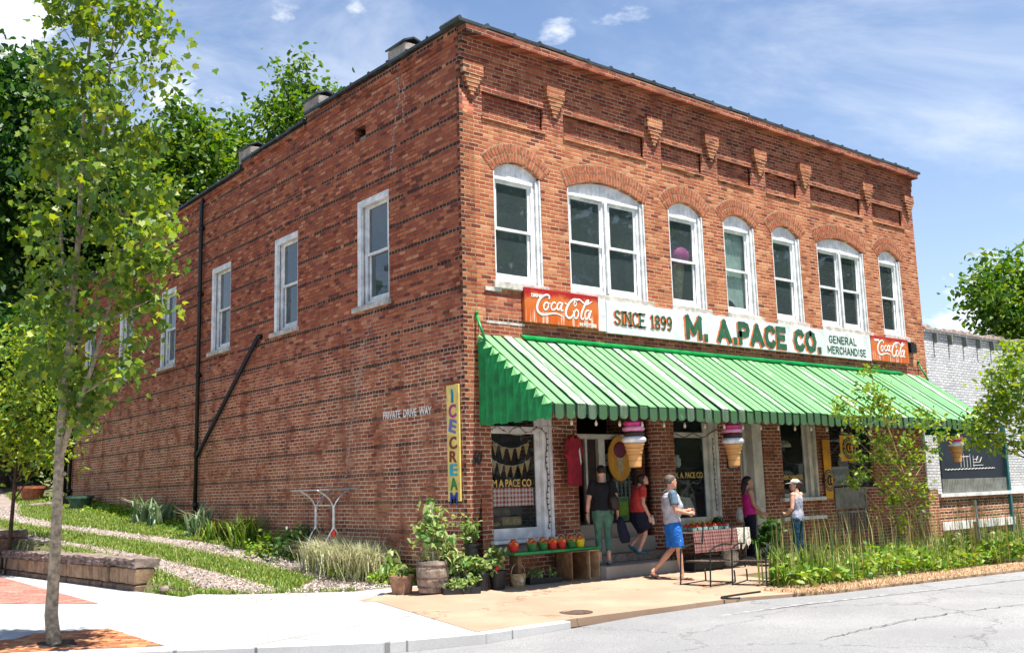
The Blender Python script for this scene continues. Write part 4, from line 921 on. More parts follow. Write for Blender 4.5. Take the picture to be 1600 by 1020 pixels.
# bold block letters drawn by hand as strokes: wide poster face with serif feet where wanted
def stroke_letters(name, s, x0, x1, z0, z1, mat, parent, y=-.09, sw_=.16, serif=False, dx=0, dz=0, depth=.004, gap=.26):
    G = {'M': ([[(0, 0), (0, 1)], [(0, 1), (.5, .25)], [(.5, .25), (1, 1)], [(1, 1), (1, 0)]], 1.0), 'A': ([[(0, 0), (.45, 1)], [(.45, 1), (.9, 0)], [(.18, .32), (.72, .32)]], .9),
         'P': ([[(0, 0), (0, 1)], [(0, 1), (.4, 1), (.66, .93), (.72, .72), (.66, .52), (.4, .45), (0, .45)]], .72), 'C': ([[(.75, .80), (.62, .97), (.38, 1), (.12, .88), (0, .5), (.12, .12), (.38, 0), (.62, .03), (.75, .20)]], .75),
         'E': ([[(0, 0), (0, 1)], [(0, 1), (.62, 1)], [(0, .52), (.52, .52)], [(0, 0), (.64, 0)]], .64), 'O': ([[(.42, 1), (.12, .88), (0, .5), (.12, .12), (.42, 0), (.72, .12), (.84, .5), (.72, .88), (.42, 1)]], .84),
         'S': ([[(.66, .82), (.52, .98), (.28, 1), (.05, .88), (.04, .68), (.2, .56), (.5, .46), (.66, .32), (.62, .1), (.4, 0), (.16, .02), (0, .2)]], .66), 'I': ([[(.1, 0), (.1, 1)]], .2),
         'N': ([[(0, 0), (0, 1)], [(0, 1), (.72, 0)], [(.72, 0), (.72, 1)]], .72), 'G': ([[(.75, .80), (.62, .97), (.38, 1), (.12, .88), (0, .5), (.12, .12), (.38, 0), (.66, .06), (.75, .2), (.75, .45), (.45, .45)]], .75),
         'R': ([[(0, 0), (0, 1)], [(0, 1), (.4, 1), (.64, .93), (.68, .74), (.62, .56), (.4, .5), (0, .5)], [(.34, .5), (.72, 0)]], .72), 'L': ([[(0, 1), (0, 0)], [(0, 0), (.56, 0)]], .56), 'H': ([[(0, 0), (0, 1)], [(.68, 0), (.68, 1)], [(0, .5), (.68, .5)]], .68),
         'D': ([[(0, 0), (0, 1)], [(0, 1), (.36, 1), (.66, .86), (.74, .5), (.66, .14), (.36, 0), (0, 0)]], .74), 'T': ([[(.35, 0), (.35, 1)], [(0, 1), (.7, 1)]], .7), '1': ([[(.12, .8), (.3, 1), (.3, 0)]], .42),
         '8': ([[(.3, 1), (.06, .9), (.06, .66), (.3, .53), (.56, .34), (.58, .1), (.3, 0), (.03, .1), (.04, .34), (.3, .53), (.54, .66), (.54, .9), (.3, 1)]], .6), '9': ([[(.58, .66), (.42, .46), (.18, .46), (.03, .62), (.03, .84), (.18, .98), (.42, 1), (.58, .84), (.58, .5), (.46, .12), (.26, 0), (.08, .08)]], .6),
         'X': ([[(0, 0), (.62, 1)], [(0, 1), (.62, 0)]], .62), '.': ([[(.05, .02), (.12, .02)]], .16), ' ': ([], .30)}
    tot = sum(G[c_][1] for c_ in s) + gap * (len(s) - 1); k = (x1 - x0) / (tot + sw_); h = (z1 - z0); mb = MB(); x = sw_ / 2
    T = lambda p: (x0 + (x + p[0]) * k + dx, y, z0 + dz + (p[1] * (1 - sw_ * .8) + sw_ * .4) * h)
    zi = 0
    for c_ in s:
        for ln in G[c_][0]:
            zi += 1; yy = y - (zi % 5) * .0006
            for a, b_ in zip(ln, ln[1:]):
                A, B = Vector(T(a)), Vector(T(b_)); A.y = B.y = yy; d = B - A; L = d.length; d = d / L if L > 1e-6 else Vector((1, 0, 0)); n = Vector((d.z, 0, -d.x)); wd = sw_ * k / 2 if abs(d.z) > .5 else sw_ * h * .40; wd = min(wd, sw_ * k / 2 * 1.1)
                ex = wd * (.55 if len(ln) > 2 else .9)
                if c_ == '.': wd = sw_ * h * .48; ex = wd * .6
                zi += 1; A.y = B.y = y - (zi % 7) * .0005
                mb.prism([A - d * ex - n * wd, B + d * ex - n * wd, B + d * ex + n * wd, A - d * ex + n * wd], (0, depth, 0))
            if serif and len(ln) <= 3 and c_ not in 'CSG89':
                for p in (ln[0], ln[-1]):
                    if p[1] in (0, 1): q = Vector(T(p)); q.y = y - .0042; mb.obox(q, (sw_ * k * 1.15, 0, 0), (0, depth / 2, 0), (0, 0, h * .035))
        x += G[c_][1] + gap
    return mb.build(name, mat, parent)
stroke_letters('name_shadow', 'M. A.PACE CO.', 5.40, 10.02, 4.435, 4.935, 'letter_orange', fs, -.0885, .33, dx=-.045, dz=-.012, gap=.38)
stroke_letters('name_lettering', 'M. A.PACE CO.', 5.40, 10.02, 4.445, 4.945, 'letter_green', fs, -.092, .32, gap=.38)
stroke_letters('date_shadow', 'SINCE 1899', 3.40, 4.99, 4.56, 4.85, 'letter_orange', fs, -.0885, .20, serif=True, dx=-.014, dz=-.004, gap=.30)
stroke_letters('date_lettering', 'SINCE 1899', 3.42, 5.0, 4.565, 4.855, 'letter_green', fs, -.094, .18, serif=True, gap=.30)
stroke_letters('line_lettering', 'GENERAL', 10.32, 11.45, 4.72, 4.90, 'letter_green', fs, -.089, .21, gap=.36)
stroke_letters('line_lettering', 'MERCHANDISE', 10.24, 11.82, 4.475, 4.655, 'letter_green', fs, -.089, .21, gap=.36)

# vertical ice cream board on the side wall
iv = thing('ice_cream_board', 'tall narrow pale yellow board with coloured letters on the side wall', 'sign', (-.03, .3, 1.45))
mb = MB(); mb.box(-.045, .12, 1.45, -.008, .46, 3.34); mb.build('board', 'sign_yellow', iv, bevel=.004)
zz = 3.28
for ch, m_, h, t in (('I', 'paint_teal', .25, 0), ('C', 'paint_magenta', .25, .1), ('E', 'paint_violet', .24, -.25), ('C', 'paint_darkred', .23, .1), ('R', 'paint_darkred', .21, -.06), ('E', 'paint_cyan', .22, 0), ('A', 'paint_green', .23, .04), ('M', 'paint_blue', .23, 0)):
    zc = zz - h / 2; 
    if ch == 'C' and m_ == 'paint_darkred': zc -= .04; zz -= .04
    def fn(x, y, z, zc=zc, t=t):
        yy, zz_ = x * math.cos(t) - y * math.sin(t), x * math.sin(t) + y * math.cos(t); return (-.052 + z, .29 - yy, zc + zz_)
    cu = bpy.data.curves.new('t', 'FONT'); cu.body = ch; cu.size = 1; cu.extrude = .004; cu.offset = .025
    me = curve_mesh(cu, lambda c: c.copy()); X = [v_.co.x for v_ in me.vertices]; Y = [v_.co.y for v_ in me.vertices]
    wq = .055 if ch == 'I' else .20
    for v_ in me.vertices: v_.co = Vector(fn((v_.co.x - (min(X) + max(X)) / 2) / (max(X) - min(X)) * wq, (v_.co.y - (min(Y) + max(Y)) / 2) / (max(Y) - min(Y)) * (h - .03), v_.co.z))
    finish(me, 'letter', m_, iv); zz -= h

# hanging ice cream cones
def cone_thing(x, y, ztop, sc_, label, scoops, wv=1.0):
    t = thing('ice_cream_cone', label, 'hanging sign', (x, y, ztop - .75 * sc_), 'plastic ice cream cones hung from the awning')
    mb = MB(); prof = [(.085, 0), (.10, .012), (.115, .20), (.135, .24), (.125, .26), (.15, .30), (.15, .345), (.17, .37), (.165, .39)]
    mb.lathe([(r_ * sc_ * wv, z * sc_) for r_, z in prof], (x, y, ztop - .75 * sc_), 20); mb.build('wafer_cone', 'cone_wafer', t, smooth=False)
    z = ztop - .75 * sc_ + .39 * sc_
    for m_, r_, h in scoops:
        mb = MB(); n = 22; rs = []
        for k in range(7):
            a = math.pi * k / 6; rs.append((x, y, z + h * sc_ / 2 - math.cos(a) * h * sc_ / 2, (.55 + .45 * math.sin(a)) * r_ * sc_ * wv, (.55 + .45 * math.sin(a)) * r_ * sc_ * wv))
        mb.rings(rs, n)
        for v_ in mb.v: 
            q = math.atan2(v_.y - y, v_.x - x); k_ = 1 + .045 * math.sin(q * 7 + z * 50); v_.x = x + (v_.x - x) * k_; v_.y = y + (v_.y - y) * k_
        mb.build('scoop', m_, t, smooth=True); z += h * sc_ * .86
    mb = MB(); mb.tube([(x, y, z), (x, y, 2.78)], .006, 5); mb.build('hook', 'black_metal', t)
cone_thing(2.30, -1.52, 2.66, 1.0, 'hanging ice cream cone with pink, brown and white scoops above the shop steps', [('white_scoop', .20, .12), ('choc_scoop', .175, .10), ('pale_pink_scoop', .185, .10), ('pink_scoop', .165, .10)])
cone_thing(4.84, -1.52, 2.66, 1.0, 'hanging ice cream cone with pink, brown and white scoops above the produce table', [('white_scoop', .20, .12), ('choc_scoop', .175, .11), ('pale_pink_scoop', .185, .09), ('pink_scoop', .165, .09)])
cone_thing(12.9, -1.52, 2.62, .9, 'hanging cone with one pink and one white scoop at the far end of the awning', [('white_scoop', .20, .13), ('pink_scoop', .185, .20)])
# string lights under the awning edge
t = thing('string_lights', 'string of small bulbs hanging under the front edge of the awning', 'string lights', (7, -1.7, 2.6))
pts = []; bulbs = []
for k in range(27):
    x = .5 + k * .52; pts += [(x, -1.70, 2.70), (x + .26, -1.70, 2.655 + .01 * math.sin(k))]; bulbs.append((x + .26, -1.70, 2.60))
mb = MB(); mb.tube(pts, .006, 5); mb.build('cable', 'wire_black', t)
for b_ in bulbs: mb = MB(); mb.lathe([(.008, .05), (.012, .03), (.024, .0), (.022, -.03), (.006, -.045)], b_, 8); mb.build('bulb', 'bulb', t, smooth=True)
t = thing('fairy_lights', 'looped fairy light wire around the corner shop window', 'string lights', (1.6, -.03, 2.6))
mb = MB(); P_ = [(.5 + .12 * k, -.03, 2.60 + .06 * math.sin(k * 1.7)) for k in range(10)]; P_ += [(1.68 + .02 * math.sin(k), -.03, 2.55 - .1 * k) for k in range(17)]; mb.tube(P_, .007, 5)
for p in P_[::1]: mb.ball((p[0] + .01, -.045, p[2]), .015, 6, 4)
mb.build('cable', 'wire_black', t)
mb = MB(); mb.tube(smooth_pts([(.45, -.1, 2.62), (.8, -.3, 2.50), (1.2, -.2, 2.56), (1.6, -.1, 2.66), (2.2, -.1, 2.60)], 1)[0], .010, 6); mb.build('cord', 'wire_white', t)
t = thing('fairy_lights', 'fairy light wire draped across the top of the shop window by the produce table', 'string lights', (5.5, -.03, 2.6))
mb = MB(); mb.tube(smooth_pts([(5.0, -.03, 2.58), (5.25, -.04, 2.52), (5.5, -.03, 2.60), (5.8, -.04, 2.52), (6.25, -.03, 2.68), (6.9, -.03, 2.62)], 1)[0], .009, 6); P_ = [(6.08 + .012 * math.sin(k * 2), -.03, 2.5 - .1 * k) for k in range(15)]; mb.tube(P_, .006, 5)
for p in P_: mb.ball((p[0], -.045, p[2]), .013, 6, 4)
mb.build('cable', 'wire_black', t)

# ------------------------------------------------------------------ displays behind the shop glass
bt = thing('bunting', 'burlap pennant bunting hung in two rows in the corner window', 'bunting', (1.0, .13, 2.1))
def row(z, n, x0, x1, sag):
    ps = []
    for k in range(n): 
        u = (k + .5) / n; x = x0 + (x1 - x0) * u; zt = z - sag * (1 - (2 * u - 1) ** 2)
        a = random.uniform(-.15, .15); mb = MB(); mb.prism([(x - .062, .115, zt), (x + .062, .115, zt + .01), (x + a * .2, .115 + .01, zt - .20)], (0, .004, 0)); mb.build('pennant', 'burlap', bt)
        ps.append((x, .113, zt))
    mb = MB(); mb.tube([(x0, .113, z + .02)] + ps + [(x1, .113, z + .02)], .006, 5); mb.build('twine', 'wire_white', bt)
row(2.42, 5, .60, 1.45, .13); row(2.12, 6, .58, 1.45, .12)
gb = tag(text('window_lettering', 'M A PACE CO', .17, lambda x, y, z: (.575 + x, .078 + z, 1.66 + y), 'gold_letter', None, .003, .003, .80), 'gold shop name lettering on the corner window', 'lettering', 'gold lettering on the shop windows')
gb2 = tag(text('window_lettering', 'M. A. PACE CO.', .155, lambda x, y, z: (5.03 + x, .078 + z, 1.74 + y), 'gold_letter', None, .003, .003, .80), 'gold shop name lettering on the window above the produce table', 'lettering', 'gold lettering on the shop windows')
gb3 = tag(text('window_lettering', 'MERCHANDISE', .13, lambda x, y, z: (8.44 + x, .078 + z, 1.66 + y), 'gold_letter', None, .003, .003, .82), 'gold lettering low on the shop window behind the woman in the cap', 'lettering', 'gold lettering on the shop windows')
mb = MB()
for k in range(14): mb.box(.60 + k * .066, .15 + .006 * (k % 2), 1.34, .60 + (k + 1) * .066 - .001, .158 + .006 * (k % 2), 1.64)
tag(mb.build('valance_cloth', 'gingham'), 'red and white checked cloth band across the corner window', 'cloth')
mb = MB(); mb.box(.56, .16, .98, 1.5, .9, 1.0); mb.build('window_shelf', 'interior_wood', store)
for (x, y, l, h, lb) in ((1.12, .35, .42, .16, 'wide brown bread loaf box low in the corner window'), (.72, .3, .20, .09, 'small pale roll basket low in the corner window'), (1.05, .62, .5, .3, 'dark wooden tray standing at the back of the corner window')):
    mb = MB(); mb.prism([(x - l / 2, y - .12, 1.003), (x + l / 2, y - .12, 1.003), (x + l / 2 + .03, y + .12, 1.003), (x - l / 2 - .03, y + .12, 1.003)], (0, 0, h)); o = mb.build('bread_box', 'wicker' if h < .2 else 'crate_wood', None, bevel=.03); tag(o, lb, 'box')
for (x, z, s_, m_, lb) in ((5.15, 1.95, .10, 'cream_paint', 'pale jug standing on a shelf in the window over the produce table'), (5.42, 1.95, .08, 'white_paint', 'tall white jar on the shelf in the window over the produce table')):
    mb = MB(); mb.lathe([(s_ * .6, 0), (s_, .04), (s_, .16), (s_ * .55, .2), (s_ * .7, .24)], (x, .35, z), 14); tag(mb.build('jar', m_, smooth=True), lb, 'jar')
mb = MB(); mb.box(5.03, .25, 1.92, 5.9, .6, 1.94); mb.box(5.03, .4, 1.30, 5.6, .8, 1.52); mb.build('window_shelf', 'interior_wood', store)
mb = MB(); mb.prism([(5.05, .2, 1.05), (5.75, .2, 1.05), (5.72, .32, 1.35), (5.15, .32, 1.42)], (0, .05, 0)); tag(mb.build('display_cloth', 'cloth_pale'), 'pale folded cloth draped low in the window over the produce table', 'cloth')
mb = MB(); mb.lathe([(.0, 1.5), (.08, 1.49), (.13, 1.42), (.14, 1.36)], (8.9, .3, 1.0), 14); tag(mb.build('cake_dome', 'cream_paint', smooth=True), 'small pale dome on display in the window with the merchandise lettering', 'dome')
sgm = thing('window_sign', 'grey board reading mercantile leaning inside the dark right-hand window', 'sign', (10.6, .12, 1.5))
mb = MB(); mb.box(10.30, .115, 1.50, 11.00, .13, 1.92); mb.build('board', 'board_grey', sgm)
letters('lettering', 'MERCANTILE', 10.34, 10.97, 1.72, 1.86, 'letter_black', sgm, .110, .012, .006, shear=.1)
mb = MB(); mb.prism([(10.45, .112, 1.56), (10.7, .112, 1.53), (10.9, .112, 1.60), (10.7, .112, 1.64)], (0, .002, 0)); mb.build('emblem', 'letter_black', sgm)
# upstairs: pink cone and pale blind
t = thing('giant_cone', 'giant magenta ice cream cone standing inside the third upstairs window', 'display cone', (5.5, .5, 5.2))
mb = MB(); mb.lathe([(.10, -.6), (.13, -.3), (.20, .34), (.21, .42)], (5.76, .42, 5.80), 20); mb.build('cone', 'cone_flat', t, smooth=True)
mb = MB(); mb.ball((5.78, .42, 6.24), .30, 20, 10, (1, 1, .85)); mb.build('scoop', 'magenta_scoop', t, smooth=True)
mb = MB()
for k in range(14):
    x = 6.95 + k * .055; mb.add([(x, .19 + .012 * (k % 2), 6.93), (x + .055, .19 + .012 * ((k + 1) % 2), 6.93), (x + .055 + .02, .20 + .012 * ((k + 1) % 2), 5.35 + .1 * math.sin(k * .5)), (x + .02, .20 + .012 * (k % 2), 5.35 + .1 * math.sin(k * .5 - .5))], [(0, 1, 2, 3)])
tag(mb.build('curtain', 'curtain'), 'pale curtain filling the fourth upstairs window', 'curtain')

# ------------------------------------------------------------------ door signs, shirt and flags
ov = thing('oval_sign', 'oval mustard sign with a dark scoop in a cone hanging in the doorway', 'sign', (3.34, .5, 1.8))
mb = MB(); ocx, ocz = 3.84, 2.13
mb.prism([(ocx + .31 * math.cos(2 * math.pi * k / 28), .34, ocz + .42 * math.sin(2 * math.pi * k / 28)) for k in range(28)], (0, .03, 0)); mb.build('disc', 'oval_gold', ov, bevel=.004)
mb = MB(); mb.prism([(ocx - .11, .335, ocz + .03), (ocx - .03, .335, ocz - .32), (ocx + .03, .335, ocz - .32), (ocx + .11, .335, ocz + .03)], (0, .006, 0)); mb.build('cone', 'cone_flat', ov)
mb = MB(); mb.ball((ocx, .335, ocz + .16), .17, 18, 8, (1, .12, .9)); mb.build('scoop', 'berry_scoop', ov, smooth=True)
mb = MB(); mb.tube([(ocx, .35, ocz + .42), (ocx, .35, 3.02)], .006, 5); mb.build('hook', 'black_metal', ov)
xs = thing('door_sign', 'small green and black notice in the lower part of the entrance door', 'sign', (3.9, .44, 1.0))
mb = MB(); mb.box(3.86, .44, .98, 4.10, .455, 1.42); mb.build('board', 'exit_green', xs)
mb = MB(); mb.box(3.88, .435, 1.33, 4.08, .4395, 1.40); mb.box(3.88, .435, 1.0, 4.08, .4395, 1.08); mb.build('print', 'pot_green', xs)
t = thing('notice', 'small pale notice taped to the glass of the entrance door', 'notice', (3.7, .49, 2.0))
mb = MB(); mb.box(3.60, .485, 2.0, 3.68, .49, 2.09); mb.box(3.70, .485, 2.0, 3.78, .49, 2.09); mb.box(3.60, .485, 2.11, 3.78, .49, 2.22); mb.build('paper', 'cream_paint', t)
ts = thing('hanging_shirt', 'dark red t-shirt on a hanger beside the left brick pier of the entrance', 't-shirt', (2.2, -.25, 1.6))
mb = MB(); S_ = [(-.10, .86), (-.24, .80), (-.36, .52), (-.24, .46), (-.23, .60), (-.235, .0), (.235, -.02), (.23, .60), (.25, .46), (.36, .53), (.24, .80), (.10, .86), (.05, .81), (-.05, .81)]
mb.prism([(2.17 + u * .80, -.25 + u * .30, 1.66 + v_ * .98) for u, v_ in S_], (-.03, .07, 0)); sh_ = mb.build('shirt', 'cloth_red_shirt', ts, bevel=.02)
mb = MB(); mb.tube([(2.0, -.28, 2.46), (2.16, -.22, 2.54), (2.32, -.16, 2.46)], .008, 6); mb.tube([(2.16, -.22, 2.54), (2.16, -.22, 2.66)], .006, 6); mb.build('hanger', 'wire_black', ts)
mb = MB(); mb.prism([(2.25, -.232, 2.24), (2.29, -.217, 2.30), (2.34, -.198, 2.05), (2.31, -.209, 2.0)], (.001, -.006, 0)); mb.build('print', 'letter_white', ts)
yf = thing('yellow_banner', 'tall narrow yellow banner with a round emblem on the brick pier', 'banner', (9.85, -.1, 1.3))
mb = MB(); mb.box(9.80, -.06, 1.22, 10.06, -.04, 2.52); mb.build('cloth', 'flag_yellow', yf)
def emblem(cx_, y, cz_, r_, parent, squash=1.0):
    mb = MB(); mb.prism([(cx_ + r_ * squash * math.cos(2 * math.pi * k / 24), y, cz_ + r_ * math.sin(2 * math.pi * k / 24)) for k in range(24)], (0, .004, 0)); mb.build('emblem_ring', 'letter_black', parent)
    mb = MB(); mb.prism([(cx_ + r_ * .66 * squash * math.cos(2 * math.pi * k / 24), y - .004, cz_ + r_ * .66 * math.sin(2 * math.pi * k / 24)) for k in range(24)], (0, .003, 0)); mb.build('emblem_disc', 'flag_yellow', parent)
    mb = MB(); mb.tube([(cx_ + .42 * r_ * squash * math.cos(a), y - .008, cz_ + .42 * r_ * math.sin(a)) for a in [R(45) + R(270) * k / 12 for k in range(13)]], r_ * .10, 6); mb.tube([(cx_ + .05 * r_, y - .01, cz_ - .25 * r_), (cx_ + .05 * r_, y - .01, cz_ + .3 * r_)], r_ * .07, 6); mb.tube([(cx_ + .05 * r_, y - .01, cz_ - .0 * r_), (cx_ + .28 * r_ * squash, y - .01, cz_ - .0 * r_)], r_ * .07, 6); mb.build('emblem_letter', 'letter_black', parent)
    mb = MB()
    for k in range(26):
        a = 2 * math.pi * k / 26
        if k % 13 in (0,): continue
        p = Vector((cx_ + .83 * r_ * squash * math.cos(a), y - .004, cz_ + .83 * r_ * math.sin(a))); mb.obox(p, (r_ * .035, 0, 0), (0, .001, 0), (0, 0, r_ * .07))
    mb.build('emblem_print', 'cream_paint', parent)
emblem(9.95, -.07, 1.62, .24, yf, .85)
yh = thing('yellow_flag', 'square orange-yellow flag with a round emblem beside the narrow banner', 'flag', (10.4, -.4, 2.0))
mb = MB(); mb.box(9.62, -.62, 2.02, 10.20, -.605, 2.58); mb.build('cloth', 'flag_yellow', yh, bevel=.004); emblem(9.92, -.632, 2.30, .235, yh)
mb = MB(); mb.tube([(10.2, -.0, 2.2), (9.9, -.64, 2.60), (9.6, -.66, 2.62)], .010, 6); mb.build('pole', 'steel', yh)
nb = thing('notice_board', 'small black lettered notice on the brick pier below the second cone', 'notice', (6.7, -.02, 1.95))
mb = MB(); mb.box(6.52, -.025, 1.90, 6.88, -.006, 2.20); mb.build('board', 'letter_black', nb)
for z, s_ in ((2.10, 'NO'), (2.01, 'PARKING'), (1.92, 'FOR SHOP')): letters('lettering', s_, 6.56, 6.56 + .29 * min(1, .3 + len(s_) * .1), z, z + .06, 'letter_white', nb, -.027, .01, .003)

# ------------------------------------------------------------------ white brick neighbour
nb_ = thing('white_building', 'single storey white painted brick building to the right of the store', 'building', (20, .3, 0))
plate('wall', rect(14.78, -.2, 34, 5.40), [rect(15.05, 1.2, 18.55, 2.72)], FRONT(.06), .3, 'brick_white', nb_)
mb = MB(); mb.box(34, .36, -.2, 33.7, 18, 5.4); mb.box(14.8, .36, 5.1, 34, 18, 5.2); mb.build('roof', 'roof_tar', nb_)
mb = MB(); x = 14.82
while x < 34:
    l = random.uniform(.35, .6); h = random.uniform(.05, .12); mb.prism([(x, -.03, 5.402), (x + l, -.03, 5.402), (x + l * .93, .02, 5.40 + h), (x + l * .5, .02, 5.42 + h * 1.25), (x + .03, .02, 5.40 + h * .8)], (0, .38, 0)); x += l + .01
mb.build('ridge_stone', 'stone_cap', nb_)
for k in range(24):
    mb = MB(); mb.box(15.3 + k * .78, -.06, 5.08, 15.36 + k * .78, .058, 5.34); mb.build('roof_bracket', 'board_grey', nb_)
mb = MB(); mb.box(14.80, -.005, 5.335, 34, .058, 5.40); mb.build('cornice', 'brick_white', nb_)
mb = MB(); mb.box(14.76, .02, .02, 19.4, .058, 1.12); mb.build('base_wall', 'brick_side', nb_)
mb = MB(); mb.box(14.76, -.06, 1.12, 34, .058, 1.21); mb.box(14.76, -.04, .3, 18.7, .0195, .5); mb.build('ledge', 'white_paint', nb_)
cbd = thing('chalkboard', 'wide dark blue menu board with chalk lettering under the far end of the awning', 'menu board', (16.8, .1, 1.5))
mb = MB(); mb.box(15.05, .02, 1.58, 18.5, .05, 2.76); mb.build('board', 'navy_board', cbd)
mb = MB(); mb.box(15.05, .02, 1.22, 18.5, .045, 1.57)
for k in range(40): mb.box(15.1 + k * .085, .012, 1.24, 15.13 + k * .085, .0195, 1.56)
mb.build('lower_panel', 'board_grey', cbd)
mb = MB()
for k in range(5): mb.tube([(16.05 + k * .17, .015, 1.86), (16.05 + k * .17, .015, 2.16 + .04 * (k % 2))], .012, 5)
mb.tube([(15.95, .015, 2.12), (16.5, .015, 2.14)], .010, 5); mb.tube(smooth_pts([(16.9, .015, 2.02), (17.0, .015, 2.14), (17.08, .015, 2.0), (17.2, .015, 2.12)], 1)[0], .010, 5)
for z, a, b_ in ((2.06, 16.75, 16.95), (1.98, 16.7, 17.1), (1.90, 16.7, 17.25)): mb.tube([(a, .015, z), (b_, .015, z + .01)], .008, 5)
P_ = []
for k in range(50): P_.append((15.2 + k * .055, .015, 1.80 + .012 * math.sin(k * 1.9) + .0006 * k))
mb.tube(P_, .011, 5); mb.build('chalk_marks', 'chalk', cbd)
mb = MB(); mb.box(18.50, -.05, .1, 18.60, .045, 3.0); tag(mb.build('post', 'teal_paint', bevel=.004), 'thin teal painted post at the right edge of the menu board', 'post')

# ------------------------------------------------------------------ goods in front of the shop
def GZ(x, y): return H(x, y) + .006
bn = thing('display_bench', 'green plank bench under the corner window loaded with fruit baskets', 'bench', (1.4, -.35, .1))
mb = MB(); mb.box(.50, -.55, .585, 2.36, -.20, .625); mb.build('plank', 'green_paint', bn, bevel=.006)
mb = MB(); mb.box(.62, -.48, GZ(.6, -.4), .70, -.26, .584); mb.build('support', 'crate_wood', bn, bevel=.006)
def crate(x0, y0, z0, x1, y1, z1, label, mat='crate_wood', open_front=True):
    t = thing('wooden_crate', label, 'crate', ((x0 + x1) / 2, (y0 + y1) / 2, z0)); th = .018
    for nm, b_ in (('side_panel', (x0, y0, z0, x0 + th, y1, z1)), ('side_panel', (x1 - th, y0, z0, x1, y1, z1)), ('top', (x0 + th, y0, z1 - th, x1 - th, y1, z1)), ('base', (x0 + th, y0, z0, x1 - th, y1, z0 + th)), ('back', (x0 + th, y1 - th, z0 + th, x1 - th, y1, z1 - th))):
        mb = MB(); mb.box(*b_); mb.build(nm, mat, t, bevel=.003)
    return t
crate(1.66, -.60, GZ(1.8, -.5), 2.02, -.22, .582, 'upright wooden crate under the right end of the green bench', 'wood_brown')
crate(2.04, -.62, GZ(2.1, -.5), 2.28, -.24, .582, 'narrow pale wooden crate at the end of the green bench beside the step', 'wood_pale')
def fruit_basket(x, y, z, mat, label, n=9, fruit='peach'):
    t = thing('fruit_basket', label, 'basket', (x, y, z), 'fruit baskets on the green bench')
    mb = MB(); mb.lathe([(.062, 0), (.066, .004), (.088, .13), (.092, .13), (.084, .122), (.06, .02)], (x, y, z), 14, cap=False); mb.lathe([(.062, .001), (.001, .002)], (x, y, z), 14); mb.build('pail', mat, t)
    mb = MB(); mb.tube([(x - .088, y, z + .13), (x - .08, y, z + .20), (x, y, z + .235), (x + .08, y, z + .20), (x + .088, y, z + .13)], .004, 5); mb.build('handle', 'wire_white', t)
    for k in range(n):
        a = k * 2.4; r_ = .055 if k < 6 else .02; mb = MB(); mb.ball((x + r_ * math.cos(a), y + r_ * math.sin(a), z + (.125 if k < 6 else .165)), random.uniform(.034, .04), 9, 6); mb.build('fruit', random.choice(['peach', 'peach', 'tomato']) if fruit == 'peach' else fruit, t, smooth=True)
BX = [(.60, 'basket_red', 'red pail of peaches at the left end of the green bench'), (.98, 'basket_green', 'green pail of peaches, second from the left on the green bench'), (1.22, 'basket_green', 'green pail of peaches, third from the left on the green bench'),
      (1.42, 'basket_red', 'red pail of peaches, fourth from the left on the green bench'), (1.62, 'basket_red', 'red pail of peaches, fifth from the left on the green bench'), (1.84, 'basket_green', 'green pail of peaches between the red and the yellow pails'), (2.04, 'basket_yellow', 'yellow pail of peaches at the right end of the green bench')]
for x, m_, lb in BX: fruit_basket(x, -.40, .627, m_, lb)
# market table with checked cloth
mt = thing('market_table', 'long folding table with red checked cloth under the second shop window', 'table', (4.85, -.95, .1))
TX0, TX1, TY0, TY1, TZ = 3.95, 5.45, -1.25, -.55, .80
mb = MB(); mb.box(TX0, TY0, TZ - .03, TX1, TY1, TZ); mb.build('tabletop', 'cream_paint', mt, bevel=.005)
for x in (TX0 + .12, TX1 - .12):
    for y in (TY0 + .08, TY1 - .08): mb = MB(); mb.tube([(x, y, TZ - .031), (x + (.08 if x > 4.7 else -.05), y, GZ(x, y))], .014, 7); mb.build('leg', 'black_metal', mt)
mb = MB(); mb.tube([(TX1 - .14, TY0 + .08, .35), (TX1 - .45, TY0 + .1, TZ - .04)], .01, 6); mb.build('brace', 'black_metal', mt)
def cloth(name, x0, x1, zt, zb, mat, label, y0, y1, hem=0):
    mb = MB(); n = 26; V = []; F_ = []
    for k in range(n + 1):
        x = x0 + (x1 - x0) * k / n; V += [(x, y1, zt), (x, y0, zt), (x, y0 - .012 - .01 * math.sin(k * 1.1), (zt + zb) / 2), (x, y0 - .014 - .018 * math.sin(k * 1.1 + .3), zb + hem * abs(math.sin(k * .31)))]
    for k in range(n):
        for j in range(3): F_.append((k * 4 + j, k * 4 + j + 1, k * 4 + 5 + j, k * 4 + 4 + j))
    mb.add(V, F_); o = tag(mb.build(name, mat, smooth=False), label, 'tablecloth'); s_ = o.modifiers.new('s', 'SOLIDIFY'); s_.thickness = .004; return o
cloth('checked_tablecloth', TX0 - .02, TX1 - .34, TZ + .008, .44, 'gingham_dark', 'red checked tablecloth hanging over the front of the market table', TY0 - .012, TY1 - .05)
cloth('pale_tablecloth', TX1 - .335, TX1 + .03, TZ + .012, .42, 'cloth_pale', 'pale patterned cloth hanging over the right end of the market table', TY0 - .016, TY1 - .04, .12)
fi = 0
